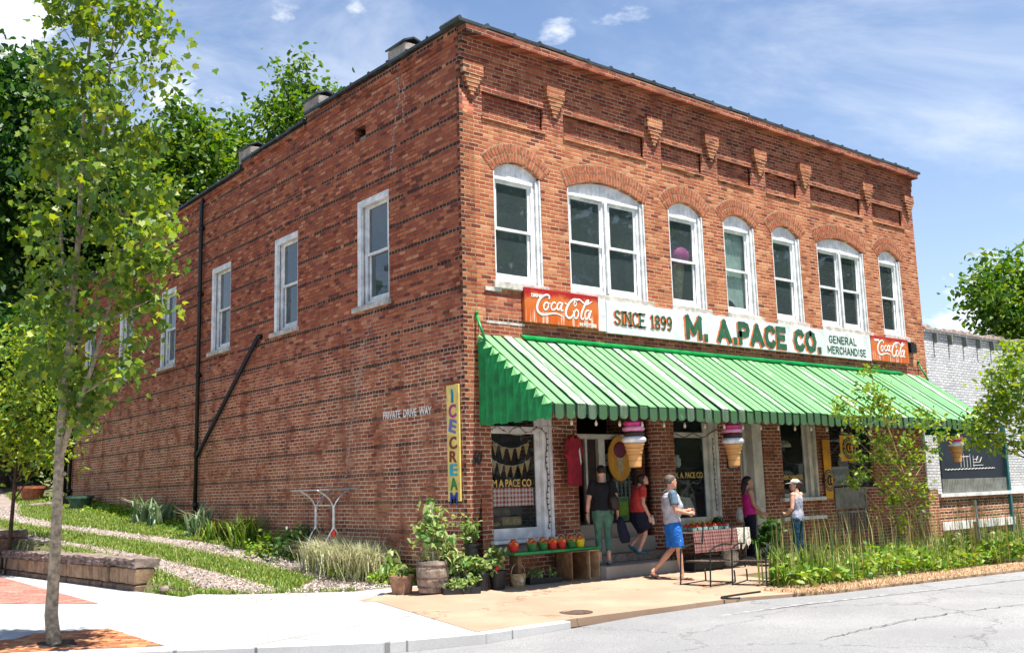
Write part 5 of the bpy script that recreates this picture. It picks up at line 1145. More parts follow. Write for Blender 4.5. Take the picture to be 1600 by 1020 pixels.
def punnet(x, y, mat, n=7, label=''):
    t = thing('fruit_punnet', label, 'punnet', (x, y, TZ + .014), 'punnets of tomatoes on the market table')
    z = TZ + .014; mb = MB(); mb.prism([(x - .055, y - .055, z), (x + .055, y - .055, z), (x + .055, y + .055, z), (x - .055, y + .055, z)], (0, 0, .055)); mb.build('tray', 'punnet', t, bevel=.006)
    for k in range(n):
        a = k * 2.4; r_ = .033 if k < 5 else .008; mb = MB(); mb.ball((x + r_ * math.cos(a), y + r_ * math.sin(a), z + (.07 if k < 5 else .1)), random.uniform(.022, .028), 8, 5); mb.build('tomato', mat, t, smooth=True)
k_ = 0
words = ['leftmost', 'second', 'third', 'fourth', 'fifth', 'sixth', 'rightmost']
for rw, y in enumerate((-1.17, -1.02)):
    for k in range(7): punnet(4.02 + k * .145, y, 'tomato', 6, f'{words[k]} punnet of red tomatoes in the {"front" if rw == 0 else "back"} row on the market table')
for k, x in enumerate((4.55, 4.78, 5.0)):
    t = thing('banana_bunch', f'{("left", "middle", "right")[k]} bunch of yellow bananas at the back of the market table', 'bananas', (x, -.75, TZ + .012), 'banana bunches')
    for j in range(4):
        mb = MB(); a = -.5 + j * .33; P_ = [(x - .09 + .06 * q, -.78 + .02 * j + .02 * math.sin(q), TZ + .035 + .045 * j * .6 + .035 * math.sin(math.pi * q / 3)) for q in range(4)]; mb.tube(P_, [.010, .019, .019, .008], 7); mb.build('banana', 'banana', t, smooth=True)
mb = MB(); mb.lathe([(.10, 0), (.14, .10), (.15, .11), (.13, .10), (.09, .02)], (5.2, -.75, TZ + .012), 16); o = tag(mb.build('bowl', 'plastic_black', smooth=True), 'dark bowl of greens at the right end of the market table', 'bowl')
leaves_obj('greens', clusters([(5.2, -.75, TZ + .15)], 90, .06), .07, 'leaf_wood', o)
mb = MB(); mb.box(4.15, -1.10, GZ(4.2, -1), 4.9, -.6, .34); tag(mb.build('cooler_box', 'plastic_black', bevel=.02), 'dark cooler box pushed under the market table', 'box')
mb = MB(); mb.ball((5.25, -.95, .28), .19, 14, 8, (1, .8, 1.0)); 
for v_ in mb.v: v_.x += .02 * math.sin(v_.z * 40); v_.y += .015 * math.sin(v_.x * 37)
tag(mb.build('sack', 'cloth_pale', smooth=True), 'pale sack slumped under the right end of the market table', 'sack')

# ------------------------------------------------------------------ pots and nursery plants
def stem_leaves(t, base, h, n_st, spread, nl, leaf, mat='leaf_plant', size=.07):
    tips = []; mb = MB()
    for k in range(n_st):
        a = random.uniform(0, 6.28); r_ = spread * random.uniform(.2, 1); tp = Vector(base) + Vector((r_ * math.cos(a), r_ * math.sin(a), h * random.uniform(.7, 1.05)))
        branch(mb, base, tp, .008, .003, 5, .1); 
        for q in (.45, .65, .85, 1.0): tips.append(tuple(Vector(base).lerp(tp, q)))
    mb.build('stem', 'twig', t)
    leaves_obj('foliage', clusters(tips, nl, spread * .28), size, mat, t, leaf, droop=.25)
def plant_pot(name, x, y, z, r_, h, mat, label, ph, n_st, spread, nl, size=.07, cat='potted plant', group='nursery plants by the corner', rim=True, lm='leaf_plant'):
    t = thing(name, label, cat, (x, y, z), group)
    mb = MB(); mb.lathe([(r_ * .78, 0), (r_ * .8, .005), (r_ * .97, h * .86), (r_ * 1.05, h * .87), (r_ * 1.06, h), (r_ * .95, h), (r_ * .93, h * .9)], (x, y, z), 20); mb.build('pot', mat, t, smooth=False)
    mb = MB(); mb.lathe([(r_ * .9, h * .9), (.001, h * .93)], (x, y, z), 16); mb.build('soil', 'soil', t)
    stem_leaves(t, (x, y, z + h * .88), ph, n_st, spread, nl, OVAL, lm, size)
    return t
# half barrel
bx, by = -.72, -.05; bz = GZ(bx, by)
t = thing('barrel_planter', 'weathered wooden half barrel planter with a tall variegated plant', 'planter', (bx, by, bz))
for k in range(16):
    a = 2 * math.pi * k / 16; mb = MB(); rr_ = [.215, .245, .25, .225]; zz = [0, .16, .32, .47 + random.uniform(-.01, .01)]; hw = .19
    P_ = []
    for r_, z in zip(rr_, zz):
        for s_ in (-1, 1): P_.append((bx + r_ * math.cos(a + s_ * hw), by + r_ * math.sin(a + s_ * hw), bz + z))
        for s_ in (1, -1): P_.append((bx + (r_ - .025) * math.cos(a + s_ * hw), by + (r_ - .025) * math.sin(a + s_ * hw), bz + z))
    mb.add(P_, [(i * 4 + j, i * 4 + (j + 1) % 4, i * 4 + 4 + (j + 1) % 4, i * 4 + 4 + j) for i in range(3) for j in range(4)] + [(3, 2, 1, 0), (12, 13, 14, 15)]); mb.build('stave', 'wood_grey', t)
for z in (.07, .2, .38): mb = MB(); r_ = .235 if z < .1 else .258 if z < .3 else .247; mb.lathe([(r_, z), (r_ + .004, z + .002), (r_ + .004, z + .03), (r_, z + .032)], (bx, by, bz), 24, cap=False); mb.build('hoop', 'rust_metal', t)
mb = MB(); mb.lathe([(.20, .42), (.001, .43)], (bx, by, bz), 16); mb.build('soil', 'soil', t)
mb = MB(); tips = []
for k, (dx_, dy_, hh) in enumerate(((.0, .0, .85), (.08, .02, .6), (-.08, .05, .55), (.14, -.08, .42))):
    b0 = Vector((bx + dx_ * .5, by + dy_ * .5, bz + .43)); tp = b0 + Vector((dx_, dy_, hh)); branch(mb, b0, tp, .018, .008, 6, .05); tips += [tuple(b0.lerp(tp, q)) for q in (.5, .68, .85, 1.0)]
mb.build('stem', 'blade_pale', t); leaves_obj('foliage', clusters(tips, 24, .10), .115, 'leaf_plant', t, OVAL, droop=.45)
# cracked clay pot
t = plant_pot('clay_pot', -.98, .42, GZ(-.98, .42), .19, .27, 'terracotta_old', 'broken old clay pot with an arching stem beside the barrel', .2, 3, .12, 5, .08, 'pot', None)
mb = MB(); mb.tube(smooth_pts([(-.98, .42, .35), (-1.02, .42, .6), (-1.10, .44, .72), (-1.2, .46, .66), (-1.25, .47, .5)], 1)[0], .012, 7); mb.build('vine', 'leaf_plant', t); leaves_obj('foliage', clusters([(-1.12, .44, .7), (-1.22, .46, .6), (-1.25, .47, .5)], 9, .06), .12, 'leaf_plant', t, OVAL, .8)
crate(-.25, -.26, GZ(-.1, -.1), .12, .0 - .03, .52, 'small wooden crate holding up the tall black nursery pot at the corner', 'wood_grey')
plant_pot('nursery_pot', -.05, -.15, .522, .115, .27, 'plastic_black', 'black nursery pot raised on a crate at the brick corner, with a leafy plant', .42, 7, .16, 8, .09)
plant_pot('nursery_pot', -.05, -.40, GZ(0, -.4), .135, .27, 'plastic_black', 'large black nursery pot with bushy variegated plant, left of the pair', .22, 9, .20, 12, .08)
plant_pot('nursery_pot', .22, -.46, GZ(.2, -.4), .135, .28, 'plastic_black', 'large black nursery pot with a red flower at its rim, right of the pair', .42, 7, .14, 9, .075)
plant_pot('nursery_pot', -.42, -.18, GZ(-.4, -.2), .14, .24, 'plastic_black', 'low black pot with a spreading variegated plant between barrel and corner', .30, 12, .26, 14, .075)
mb = MB(); mb.ball((.13, -.57, .42), .035, 8, 6); tag(mb.build('red_flower', 'basket_red', smooth=True), 'small red flower at the rim of the right nursery pot', 'flower')
def tray(x0, y0, x1, y1, ang_, label, n, hh=.16):
    c_ = ((x0 + x1) / 2, (y0 + y1) / 2); z = GZ(*c_); t = thing('seedling_tray', label, 'seedling tray', (c_[0], c_[1], z), 'seedling trays'); hx, hy = (x1 - x0) / 2, (y1 - y0) / 2
    u = Vector((math.cos(ang_), math.sin(ang_), 0)); v_ = Vector((-math.sin(ang_), math.cos(ang_), 0)); c3 = Vector((c_[0], c_[1], z))
    mb = MB(); 
    for s_ in (-1, 1): mb.obox(c3 + u * hx * s_ + Vector((0, 0, .045)), u * .008, v_ * hy, (0, 0, .045)); mb.obox(c3 + v_ * hy * s_ + Vector((0, 0, .045)), u * (hx + .008), v_ * .008, (0, 0, .0452))
    mb.obox(c3 + Vector((0, 0, .012)), u * hx, v_ * hy, (0, 0, .01)); mb.build('tray', 'plastic_black', t)
    mb = MB(); mb.obox(c3 + Vector((0, 0, .05)), u * (hx - .01), v_ * (hy - .01), (0, 0, .012)); mb.build('soil', 'soil', t)
    cs = [tuple(c3 + u * random.uniform(-hx, hx) * .9 + v_ * random.uniform(-hy, hy) * .9 + Vector((0, 0, random.uniform(.10, hh)))) for _ in range(n)]
    mb = MB(); [mb.tube([(c_2[0], c_2[1], z + .05), c_2], .004, 4) for c_2 in cs]; mb.build('stem', 'blade_pale', t); leaves_obj('foliage', clusters(cs, 9, .035), .06, 'leaf_plant', t, OVAL, .2)
tray(-.78, -.62, -.24, -.34, R(-25), 'black tray of bright seedlings at the front of the nursery plants', 26, .22)
tray(.92, -.48, 1.5, -.25, R(-10), 'black tray of small seedlings on the paving under the green bench', 12, .2)
# woven basket
t = thing('woven_basket', 'small woven basket with a hoop handle in front of the corner window', 'basket', (.66, -.42, GZ(.6, -.4)))
z = GZ(.6, -.4); mb = MB(); mb.rings([(.66, -.42, z, .11, .08), (.66, -.42, z + .02, .12, .085), (.66, -.42, z + .20, .15, .10), (.66, -.42, z + .20, .135, .09), (.66, -.42, z + .03, .10, .07)], 20); mb.build('bowl', 'wicker', t)
mb = MB(); mb.tube([(.66 - .14 * math.cos(a), -.42, z + .19 + .17 * math.sin(a)) for a in [math.pi * k / 12 for k in range(13)]], .009, 6); mb.build('handle', 'wicker', t)
mb = MB(); mb.prism([(.66, -.513, z + .06), (.71, -.512, z + .10), (.66, -.516, z + .14), (.61, -.512, z + .10)], (0, -.003, 0)); mb.build('patch', 'cream_paint', t)

# ------------------------------------------------------------------ tubular chair frames in front of the bed
def chair_frame(x, y, ang_, label, z=None, k=1.0, fallen=False):
    z = GZ(x, y) if z is None else z
    t = thing('chair_frame', label, 'chair', (x, y, z), 'bare metal chair frames')
    M_ = rotz(ang_)
    def W_(p): q = M_ @ Vector(p) * k; return (x + q.x, y + q.y, z + q.z)
    for s_ in (-.27, .27):
        P_ = [(.30, s_, .60), (.02, s_, .62), (-.30, s_, .56), (-.34, s_, .50), (-.38, s_, .06), (-.34, s_, .016), (.28, s_, .016), (.34, s_, .05), (.33, s_, .20)]
        pp, _ = smooth_pts(P_, 1, 3); mb = MB(); mb.tube([W_(p) for p in pp], .013, 7); mb.build('side_loop', 'black_metal', t, smooth=True)
    for a, b_ in (((.30, -.27, .60), (.36, -.27, .95)), ((.30, .27, .60), (.36, .27, .95))): mb = MB(); mb.tube([W_(a), W_(b_)], .012, 7); mb.build('back_post', 'black_metal', t)
    for p in ((-.34, .016), (.30, .016), (.22, .36), (-.28, .36)): mb = MB(); mb.tube([W_((p[0], -.27, p[1])), W_((p[0], .27, p[1]))], .011, 7); mb.build('crossbar', 'black_metal', t)
    mb = MB()
    for q in range(7): mb.tube([W_((-.28, -.22 + q * .073, .37)), W_((.22, -.22 + q * .073, .35))], .006, 5)
    mb.build('seat_slats', 'rust_metal', t)
chair_frame(2.92, -2.40, R(8), 'bare black tubular chair frame nearest the walking man')
chair_frame(3.55, -2.85, R(20), 'bare black tubular chair frame between its neighbour and the flower bed')
t = thing('bent_tube', 'loop of bent dark metal tube lying at the road edge by the chairs', 'metal tube', (2.0, -3.6, 0))
mb = MB(); mb.tube(smooth_pts([(2.7, -3.55, .03), (2.0, -3.55, .03), (1.75, -3.6, .03), (1.72, -3.75, .03), (1.85, -3.85, .03)], 1)[0], .014, 7); mb.build('tube', 'black_metal', t, smooth=True)

# old clothes airer frame by the side wall
t = thing('airer_frame', 'bare silver tubular folding frame standing against the side wall', 'metal frame', (-.55, 3.6, GZ(-.55, 3.6)))
g0 = GZ(-.5, 3.6)
def F3(y, x, z): return (x, y, g0 + z)
for y, x in ((4.0, -.55), (3.2, -.62)):
    for s_ in (1, -1):
        mb = MB(); P_ = [F3(y + .05, x - .34 * s_, -.06), F3(y, x - .12 * s_, .56), F3(y, x, .78), F3(y, x, 1.08), F3(y + .0, x + .12 * s_, 1.28), F3(y, x + .34 * s_, 1.42)]
        mb.tube(smooth_pts(P_, 1, 4)[0], .014, 7); mb.build('leg', 'steel', t, smooth=True)
    mb = MB(); mb.tube([F3(y, x, .72), F3(y, x, 1.12)], .026, 8); mb.build('sleeve', 'steel', t)
for x, z in ((-.9, 1.42), (-.27, 1.43), (-.58, 1.14)): mb = MB(); mb.tube([F3(4.3 if z > 1.2 else 4.0, x, z), F3(2.9 if z > 1.2 else 3.2, x, z)], .014, 7); mb.build('rail', 'steel', t)
mb = MB(); mb.box(-.66, 3.17, g0 + .60, -.62, 3.21, g0 + .70); mb.build('clip', 'basket_red', t)

# ------------------------------------------------------------------ stone walls on the left
def stone_wall(name, x0, y0, x1, y1, zb, zt0, zt1, label, thick=.46, courses=1, capz=.15, mat='stone_face', face=-1):
    t = thing(name, label, 'stone wall', ((x0 + x1) / 2, (y0 + y1) / 2, zb)); A, B = Vector((x0, y0, 0)), Vector((x1, y1, 0)); L = (B - A).length; d = (B - A) / L; n = Vector((-d.y, d.x, 0)) * face
    mb = MB(); mb.prism([tuple(A + d * .04 - n * (thick - .04) + Vector((0, 0, zb - .3))), tuple(B - d * .04 - n * (thick - .04) + Vector((0, 0, zb - .3))), tuple(B - d * .04 - n * .04 + Vector((0, 0, zb - .3))), tuple(A + d * .04 - n * .04 + Vector((0, 0, zb - .3)))], (0, 0, zt1 - capz - zb + .3 - .01)); mb.build('core', 'soil', t)
    zc0 = zt0 - capz; 
    def stones(z0f, z1f, lo, hi, mt_):
        s_ = 0; mb = MB()
        while s_ < L - .05:
            w_ = min(random.uniform(lo, hi), L - s_); jz = random.uniform(-.01, .01); o = random.uniform(0, .03)
            zz0, zz1 = z0f(s_ / L), z1f(s_ / L)
            c_ = A + d * (s_ + w_ / 2) - n * (thick / 2 - o) + Vector((0, 0, (zz0 + zz1) / 2)); mb.obox(c_, d * (w_ / 2 - .012), n * (thick / 2), (0, 0, (zz1 - zz0) / 2 - .008 + jz * .3)); s_ += w_
        return mb.build('stone_course', mt_, t, bevel=.022)
    top = lambda u: zt0 + (zt1 - zt0) * u - capz
    stones(lambda u: zb - .1, lambda u: zb + .12, .5, .9, 'stone_brown')
    for c_ in range(courses): stones(lambda u, c_=c_: zb + .12 + (top(u) - zb - .12) * c_ / courses, lambda u, c_=c_: zb + .12 + (top(u) - zb - .12) * (c_ + 1) / courses, .14, .36, mat)
    s_ = 0; 
    while s_ < L:
        w_ = min(random.uniform(.7, 1.3), L - s_ + .06); bm = bmesh.new(); bmesh.ops.create_cube(bm, size=1); bmesh.ops.subdivide_edges(bm, edges=bm.edges, cuts=5, use_grid_fill=True)
        zc = zt0 + (zt1 - zt0) * (s_ + w_ / 2) / L
        for v_ in bm.verts:
            p = v_.co; e = random.uniform(-1, 1) * .022; q = A + d * (s_ + (p.x + .5) * (w_ - .01)) - n * (thick / 2) + n * (-p.y * (thick + .10) + e) + Vector((0, 0, zc - capz / 2 + p.z * capz + random.uniform(-1, 1) * (.018 if abs(p.y) > .3 else .005))); v_.co = q - Vector(t.location)
        me = bpy.data.meshes.new('cap_stone'); bm.to_mesh(me); bm.free(); me.materials.append(MATS['stone_cap']); link(bpy.data.objects.new('cap_stone', me), t); s_ += w_
    return t
stone_wall('stone_wall', -3.52, 4.90, -3.98, 12.2, .04, .60, .58, 'low brown stone wall with a rough cap along the gravel drive', thick=.36, face=1)
stone_wall('stone_wall', -3.38, 12.75, -8.5, 14.1, .04, 1.0, 1.0, 'taller dark stone wall behind the low one at the left edge', face=-1, courses=2, mat='stone_brown')

# far pots on the bank
def bank_pot(x, y, r_, h, mat, label, planter=False):
    z = H(x, y); t = thing('garden_pot', label, 'pot', (x, y, z), 'pots on the grassy bank'); mb = MB(); mb.lathe([(r_ * .65, 0), (r_ * .95, h * .8), (r_ * 1.1, h * .82), (r_ * 1.1, h), (r_ * .95, h), (r_ * .9, h * .85)], (x, y, z), 18); mb.build('pot', mat, t); mb = MB(); mb.lathe([(r_ * .9, h * .86), (.001, h * .9)], (x, y, z), 14); mb.build('soil', 'soil', t)
bank_pot(-.75, 23.2, .42, .48, 'terracotta', 'large empty terracotta pot on the grassy bank behind the trees')
bank_pot(-.55, 18.6, .36, .40, 'pot_green', 'green pot at the foot of the far drain pipe')
bank_pot(-.35, 20.2, .34, .3, 'plastic_black', 'black pot behind the green pot at the far drain pipe')
mb = MB()
for k in range(14):
    x = -1.4 + k * .1; mb.ball((x, 20.6 + .1 * math.sin(k * 2), H(x, 20.6) + .05), random.uniform(.09, .15), 7, 5, (1.3, 1, .7))
tag(mb.build('rock_border', 'stone_cap'), 'low row of pale rocks edging the bank near the far pots', 'rocks')

# ------------------------------------------------------------------ trees
def at(px, py, D):
    d = pxdir(px, py); return CAM + d * D
def env_pts(c, rad, n, lo=.25):
    out = []
    while len(out) < n:
        p = Vector([random.uniform(-1, 1) for _ in range(3)]); l = p.length
        if l > 1 or l < lo: continue
        k = 1 + .16 * math.sin(p.x * 5 + c[0]) + .14 * math.sin(p.y * 6 + p.z * 4 + c[1]); out.append((c[0] + p.x * rad[0] * k, c[1] + p.y * rad[1] * k, c[2] + p.z * rad[2] * k))
    return out
def tree(name, label, base, tr, pts, leafmat, leaf, size, per, crad, bark='bark_dark', group=None, lean=None, nb=26, top=None, cat='tree', zlow=None, droop=.35):
    t = thing(name, label, cat, base, group); mb = MB(); top = top or (sum(p[0] for p in pts) / len(pts), sum(p[1] for p in pts) / len(pts), max(p[2] for p in pts) - .5)
    B = Vector(base) - Vector((0, 0, .15)); T = Vector(top); zl = min(p[2] for p in pts) if zlow is None else zlow
    tp = []; rs = []; n = 12; wob = Vector((random.uniform(-1, 1), random.uniform(-1, 1), 0)) * tr * .9
    for k in range(n + 1):
        u = k / n; tp.append(B.lerp(T, u) + wob * math.sin(u * 5)); rs.append(tr * (1 - .86 * u) * (1.25 if k == 0 else 1))
    mb.tube(tp, rs, 10)
    for p in random.sample(pts, min(nb, len(pts))):
        p = Vector(p); cand = [k for k in range(n + 1) if zl - 1 < tp[k].z < p.z - .1] or [n // 3]
        k = min(cand, key=lambda q: abs((p - tp[q]).length - (p.z - tp[q].z) * 1.5)); branch(mb, tp[k], p, rs[k] * .5, max(.004, tr * .06), 5, .12)
    mb.build('trunk', bark, t, smooth=True)
    leaves_obj('crown', clusters(pts, per, crad), size, leafmat, t, leaf, droop=droop)
    return t
# street maple in front: slender, two stems, loose star-shaped leaves
MBASE = (-6.42, -1.02, .07)
def mp(px, py, dd=0.): return tuple(at(px, py, 11.3 + dd))
pts = []
OUT = [(-60, 110, 215), (0, 112, 225), (60, 92, 238), (120, 85, 222), (190, 70, 205), (250, 72, 236), (310, 64, 250), (370, 62, 252), (430, 66, 238), (490, 62, 236), (540, 68, 212), (590, 100, 170)]
for (py, a, b_) in OUT:
    n = (12 if 150 < py < 480 else 8)
    for k in range(n):
        x = random.uniform(a, b_) if k > 3 else (a if k % 2 else b_) + random.uniform(-4, 4) * 1
        pts.append(mp(x, py + random.uniform(-34, 34), random.uniform(-.7, .75)))
pts += [mp(130, 640, .1), mp(125, 655, -.1), mp(200, 20), mp(215, 30), mp(258, 92)]
ml = thing('street_maple', 'slender young maple with loose yellow-green leaves in the brick tree bed', 'tree', MBASE)
mb = MB(); tr_px = [(80, 1012, .095), (84, 960, .082), (88, 900, .074), (93, 800, .066), (97, 700, .060), (104, 620, .056), (112, 540, .046), (118, 460, .040), (126, 380, .034), (130, 300, .030), (133, 210, .025), (138, 120, .020), (150, 20, .014), (160, -60, .008)]
tr_px = [(x - 4, y, r_ * .86) for x, y, r_ in tr_px]
TP = [Vector(MBASE) + Vector((0, 0, -.05))] + [Vector(mp(x, y)) for x, y, r_ in tr_px[1:]]; RS = [r_ for *_, r_ in tr_px]
mb.tube(TP, RS, 12)
for k in range(9): mb.ball(tuple(TP[2 + k % 4].lerp(TP[3 + k % 4], random.random()) + Vector((random.uniform(-.05, .05), -.05, 0))), .025, 7, 5)
S2 = [mp(97, 705), mp(112, 660, -.05), mp(130, 615, -.1), mp(148, 560, -.1), mp(165, 500, 0), mp(185, 430, .1), mp(205, 350, .15)]; mb.tube(S2, [.034, .030, .027, .022, .018, .013, .008], 8)
S3 = [mp(112, 540), mp(102, 460, .1), mp(96, 380, .1), mp(92, 300, .1), mp(90, 220)]; mb.tube(S3, [.022, .019, .016, .012, .007], 7)
S4 = [mp(126, 380), mp(150, 290, -.1), mp(163, 190, -.1), mp(172, 100, 0), mp(185, 0, .1)]; mb.tube(S4, [.024, .02, .017, .012, .007], 7)
S5 = [mp(93, 610), mp(78, 560, .1), mp(72, 500, .1), mp(66, 430, .1)]; mb.tube(S5, [.014, .012, .010, .005], 6)
allst = [Vector(p) for q in (TP[5:], S2[2:], S3, S4, S5) for p in q]
for p in random.sample(pts, 70):
    p = Vector(p); c_ = sorted(allst, key=lambda q: (q - p).length + 3 * max(0, q.z - p.z + .15))[0]; branch(mb, c_, p, .009, .003, 4, .1)
mb.build('trunk', 'bark_grey', ml, smooth=True)
leaves_obj('crown', clusters(pts, 60, .135), .076, 'leaf_maple', ml, MAPLE, droop=.75, up=.25, sizevar=.5)

# smaller tree behind the stone walls
b_ = (-3.95, 12.1, .1)
pts = [tuple(at(x, y, 22.5 + random.uniform(-.9, .9))) for x, y in [(random.gauss(35, 36), random.uniform(508, 735)) for _ in range(75)]]
tree('garden_tree', 'small round-headed tree with a thin dark stem beside the stone walls', b_, .055, pts, 'leaf_small', OVAL, .12, 60, .26, top=tuple(at(40, 540, 22.3)), nb=30, zlow=2.2)
# small tree growing out of the bed in front of the awning
b_ = (8.9, -2.9, .05)
PX = [(1358, 578), (1366, 600), (1340, 612), (1378, 625), (1352, 640), (1320, 628), (1330, 652), (1376, 655), (1400, 648), (1345, 675), (1378, 690), (1410, 690), (1430, 662), (1365, 712), (1395, 720), (1425, 715), (1350, 742), (1390, 748), (1415, 745), (1440, 640), (1455, 700), (1340, 700),
      (1405, 775), (1430, 790), (1395, 790), (1450, 770), (1420, 820), (1375, 700), (1312, 640), (1468, 680), (1385, 640), (1362, 630), (1460, 650), (1330, 755)]
pts = [tuple(at(x + random.gauss(0, 6), y + random.gauss(0, 6), 18.8 + random.uniform(-.4, .4))) for x, y in PX for _ in range(2)]
tree('sapling', 'leaning young tree in the flower bed in front of the right part of the awning', b_, .035, pts, 'leaf_small', OVAL, .085, 34, .10, bark='stalk_straw', top=tuple(at(1362, 590, 18.8)), nb=40, zlow=.6, group=None)
b_ = tuple(at(1625, 850, 19)); b_ = (b_[0], b_[1], 0.05)
PX = [(1525, 662), (1540, 650), (1530, 690), (1555, 670), (1560, 690), (1545, 640), (1575, 600), (1560, 580), (1590, 560), (1600, 600), (1580, 640), (1600, 650), (1548, 600), (1610, 560), (1595, 620), (1570, 620), (1620, 600), (1580, 575), (1565, 640), (1610, 690), (1640, 620), (1590, 540)]
pts = [tuple(at(x + random.gauss(0, 6), y + random.gauss(0, 6), 19.2 + random.uniform(-.5, .5))) for x, y in PX for _ in range(3)]
tree('street_tree', 'young green tree with low drooping branches at the right edge of the photo', b_, .06, pts, 'leaf_small', OVAL, .10, 44, .16, top=tuple(at(1610, 560, 19)), nb=12, zlow=2.2)
# background trees
def bgtree(name, label, px, py, D, rx_, rz_, mat, n, per, size, crad, group='background trees', tr=.3):
    c = at(px, py, D); pts = env_pts(c, (rx_, rx_, rz_), n); bz = H(c.x, c.y)
    return tree(name, label, (c.x, c.y, bz), tr, pts, mat, OVAL, size, per, crad, group=group, nb=24, top=(c.x, c.y, c.z + rz_ * .6))
bgtree('woodland_tree', 'tall dark green tree at the far left edge behind the maple', -25, 240, 40, 3.3, 5.2, 'leaf_wood', 260, 65, .30, .52)
bgtree('woodland_tree', 'dark green tree standing lower down just right of the tallest left-hand tree', 58, 335, 44, 2.8, 6.1, 'leaf_wood', 250, 60, .30, .55)
bgtree('woodland_tree', 'broad green tree behind the maple crown near the back of the store', 165, 345, 46, 3.4, 4.6, 'leaf_wood', 220, 60, .32, .58)
bgtree('woodland_tree', 'bright green tree showing between the maple and the stepped side parapet', 285, 262, 40, 1.7, 2.4, 'leaf_bright', 90, 60, .27, .45)
bgtree('woodland_tree', 'mid green rounded tree rising behind the lower part of the side parapet', 385, 300, 44, 2.6, 3.3, 'leaf_bright', 150, 60, .28, .5)
bgtree('woodland_tree', 'sunlit yellow-green tree rising highest behind the side parapet', 490, 205, 42, 1.8, 2.5, 'leaf_bright', 120, 70, .24, .42)
bgtree('woodland_tree', 'dark shrubby tree low at the far left behind the small garden tree', 10, 600, 38, 3.2, 3.2, 'leaf_wood', 170, 60, .28, .5)
bgtree('woodland_tree', 'dark leafy mass standing low behind the maple trunk', 110, 640, 40, 2.4, 3.0, 'leaf_wood', 120, 60, .28, .5)
bgtree('roadside_tree', 'large green tree beyond the white building at the right edge', 1612, 480, 52, 2.9, 3.0, 'leaf_bright', 150, 60, .32, .5, None)
# trees across the road whose crowns are mirrored in the shop's upper windows
proto = None
for k, (x, y, s_) in enumerate(((22, -33, 1.0), (35, -35, 1.12), (47, -33, .98), (60, -36, 1.15), (73, -33, 1.0), (87, -36, 1.12), (-30, 46, .75))):
    lb = ['leafy tree across the road mirrored in the leftmost upstairs window', 'large tree across the road mirrored in the wide upstairs window', 'tree across the road mirrored in the third upstairs window', 'tall tree across the road mirrored in the fourth upstairs window', 'tree across the road mirrored in the fifth upstairs window', 'farthest tree across the road mirrored in the rightmost windows', 'tree beyond the side drive mirrored in the side windows'][k]
    if proto is None:
        pts = env_pts((x, y, 13), (7.5, 7, 10), 190); proto = tree('roadside_tree', lb, (x, y, -.05), .3, pts, 'leaf_wood', DIAM, .8, 26, 1.1, group='trees across the road', nb=14, top=(x, y, 18))
    else:
        q = proto.copy(); C.objects.link(q); q.location = (x, y, -.1); q.scale = (s_, s_, s_); q['label'] = lb
        for ch in list(proto.children): c_ = ch.copy(); C.objects.link(c_); c_.parent = q
# overhead wire at the left
t = thing('overhead_wire', 'pale overhead wire sagging across the left edge in front of the woods', 'wire', (-6, 18, 5)); mb = MB(); A, B = at(-30, 478, 30), at(130, 552, 34); mb.tube([A.lerp(B, k / 10) - Vector((0, 0, .25 * math.sin(math.pi * k / 10))) for k in range(11)], .022, 6); mb.build('cable', 'wire_white', t)
t.location = (0, 0, 0)

# ------------------------------------------------------------------ ground cover and clumps
def inpoly(x, y, P):
    c = False; n = len(P)
    for i in range(n):
        x1, y1 = P[i]; x2, y2 = P[(i + 1) % n]
        if (y1 > y) != (y2 > y) and x < (x2 - x1) * (y - y1) / (y2 - y1) + x1: c = not c
    return c
SWP = [(-.26, 1.16), (-1.34, 1.22), (-2.89, 2.5), (-3.36, 3.2), (-3.50, 4.9), (-4.1, 12.6), (-14, 13), (-16, -2), (-.3, -4)]
B_ = []
while len(B_) < 60000:
    y = 1.25 + 25 * random.random() ** 1.45; x = random.uniform(-3.35, -.02) if random.random() < .9 else random.uniform(-9, -2)
    if inpoly(x, y, SWP) or (x > -2.0 and y < 1.25): continue
    if x < wl(y) + .05 and 4.8 < y < 12.9: continue
    e = random.gauss(0, .07)
    if inpoly(x + e, y, trA) or inpoly(x + e, y, trB): continue
    if math.sin(x * 3.1 + 2 * math.sin(y * 1.3)) * math.sin(y * 2.3) > .75 and random.random() < .8: continue
    B_.append((x, y, H(x, y) - .005))
tag(blades_obj('grass', B_, .085, 'blade_green', None, .016, .7), 'short sunlit grass along the gravel drive', 'grass', kind='stuff')
B_ = []
while len(B_) < 9000:
    y = 1.4 + 21 * random.random() ** 1.3; x = -.03 - abs(random.gauss(0, .36))
    if x < -.55 - .35 * random.random() or inpoly(x, y, trA): continue
    B_.append((x, y, H(x, y) + random.uniform(.02, .24) * (1 + x)))
tag(leaves_obj('ground_cover', B_, .095, 'leaf_ground', None, OVAL, droop=.0, up=.6), 'leafy weeds along the foot of the side wall', 'weeds', kind='stuff')
def blade_clump(name, label, x, y, n, h, rad, mat, wid=.03, lean=.5, cat='plant', group=None, z=None):
    z = H(x, y) if z is None else z; t = thing(name, label, cat, (x, y, z), group)
    P_ = [(x + random.gauss(0, rad), y + random.gauss(0, rad), z - .01) for _ in range(n)]; blades_obj('blades', P_, h, mat, t, wid, lean, .25); return t
blade_clump('yucca', 'spiky pale yucca by the side wall near the far drain pipe', -.55, 13.2, 60, .75, .12, 'blade_yucca', .07, .9)
blade_clump('yucca', 'second spiky yucca clump a little nearer than the one by the far pipe', -.45, 12.3, 50, .7, .12, 'blade_yucca', .07, .9)
blade_clump('yucca', 'green and yellow yucca just right of the near drain pipe', -.5, 9.6, 60, .75, .10, 'blade_yucca', .055, .9)
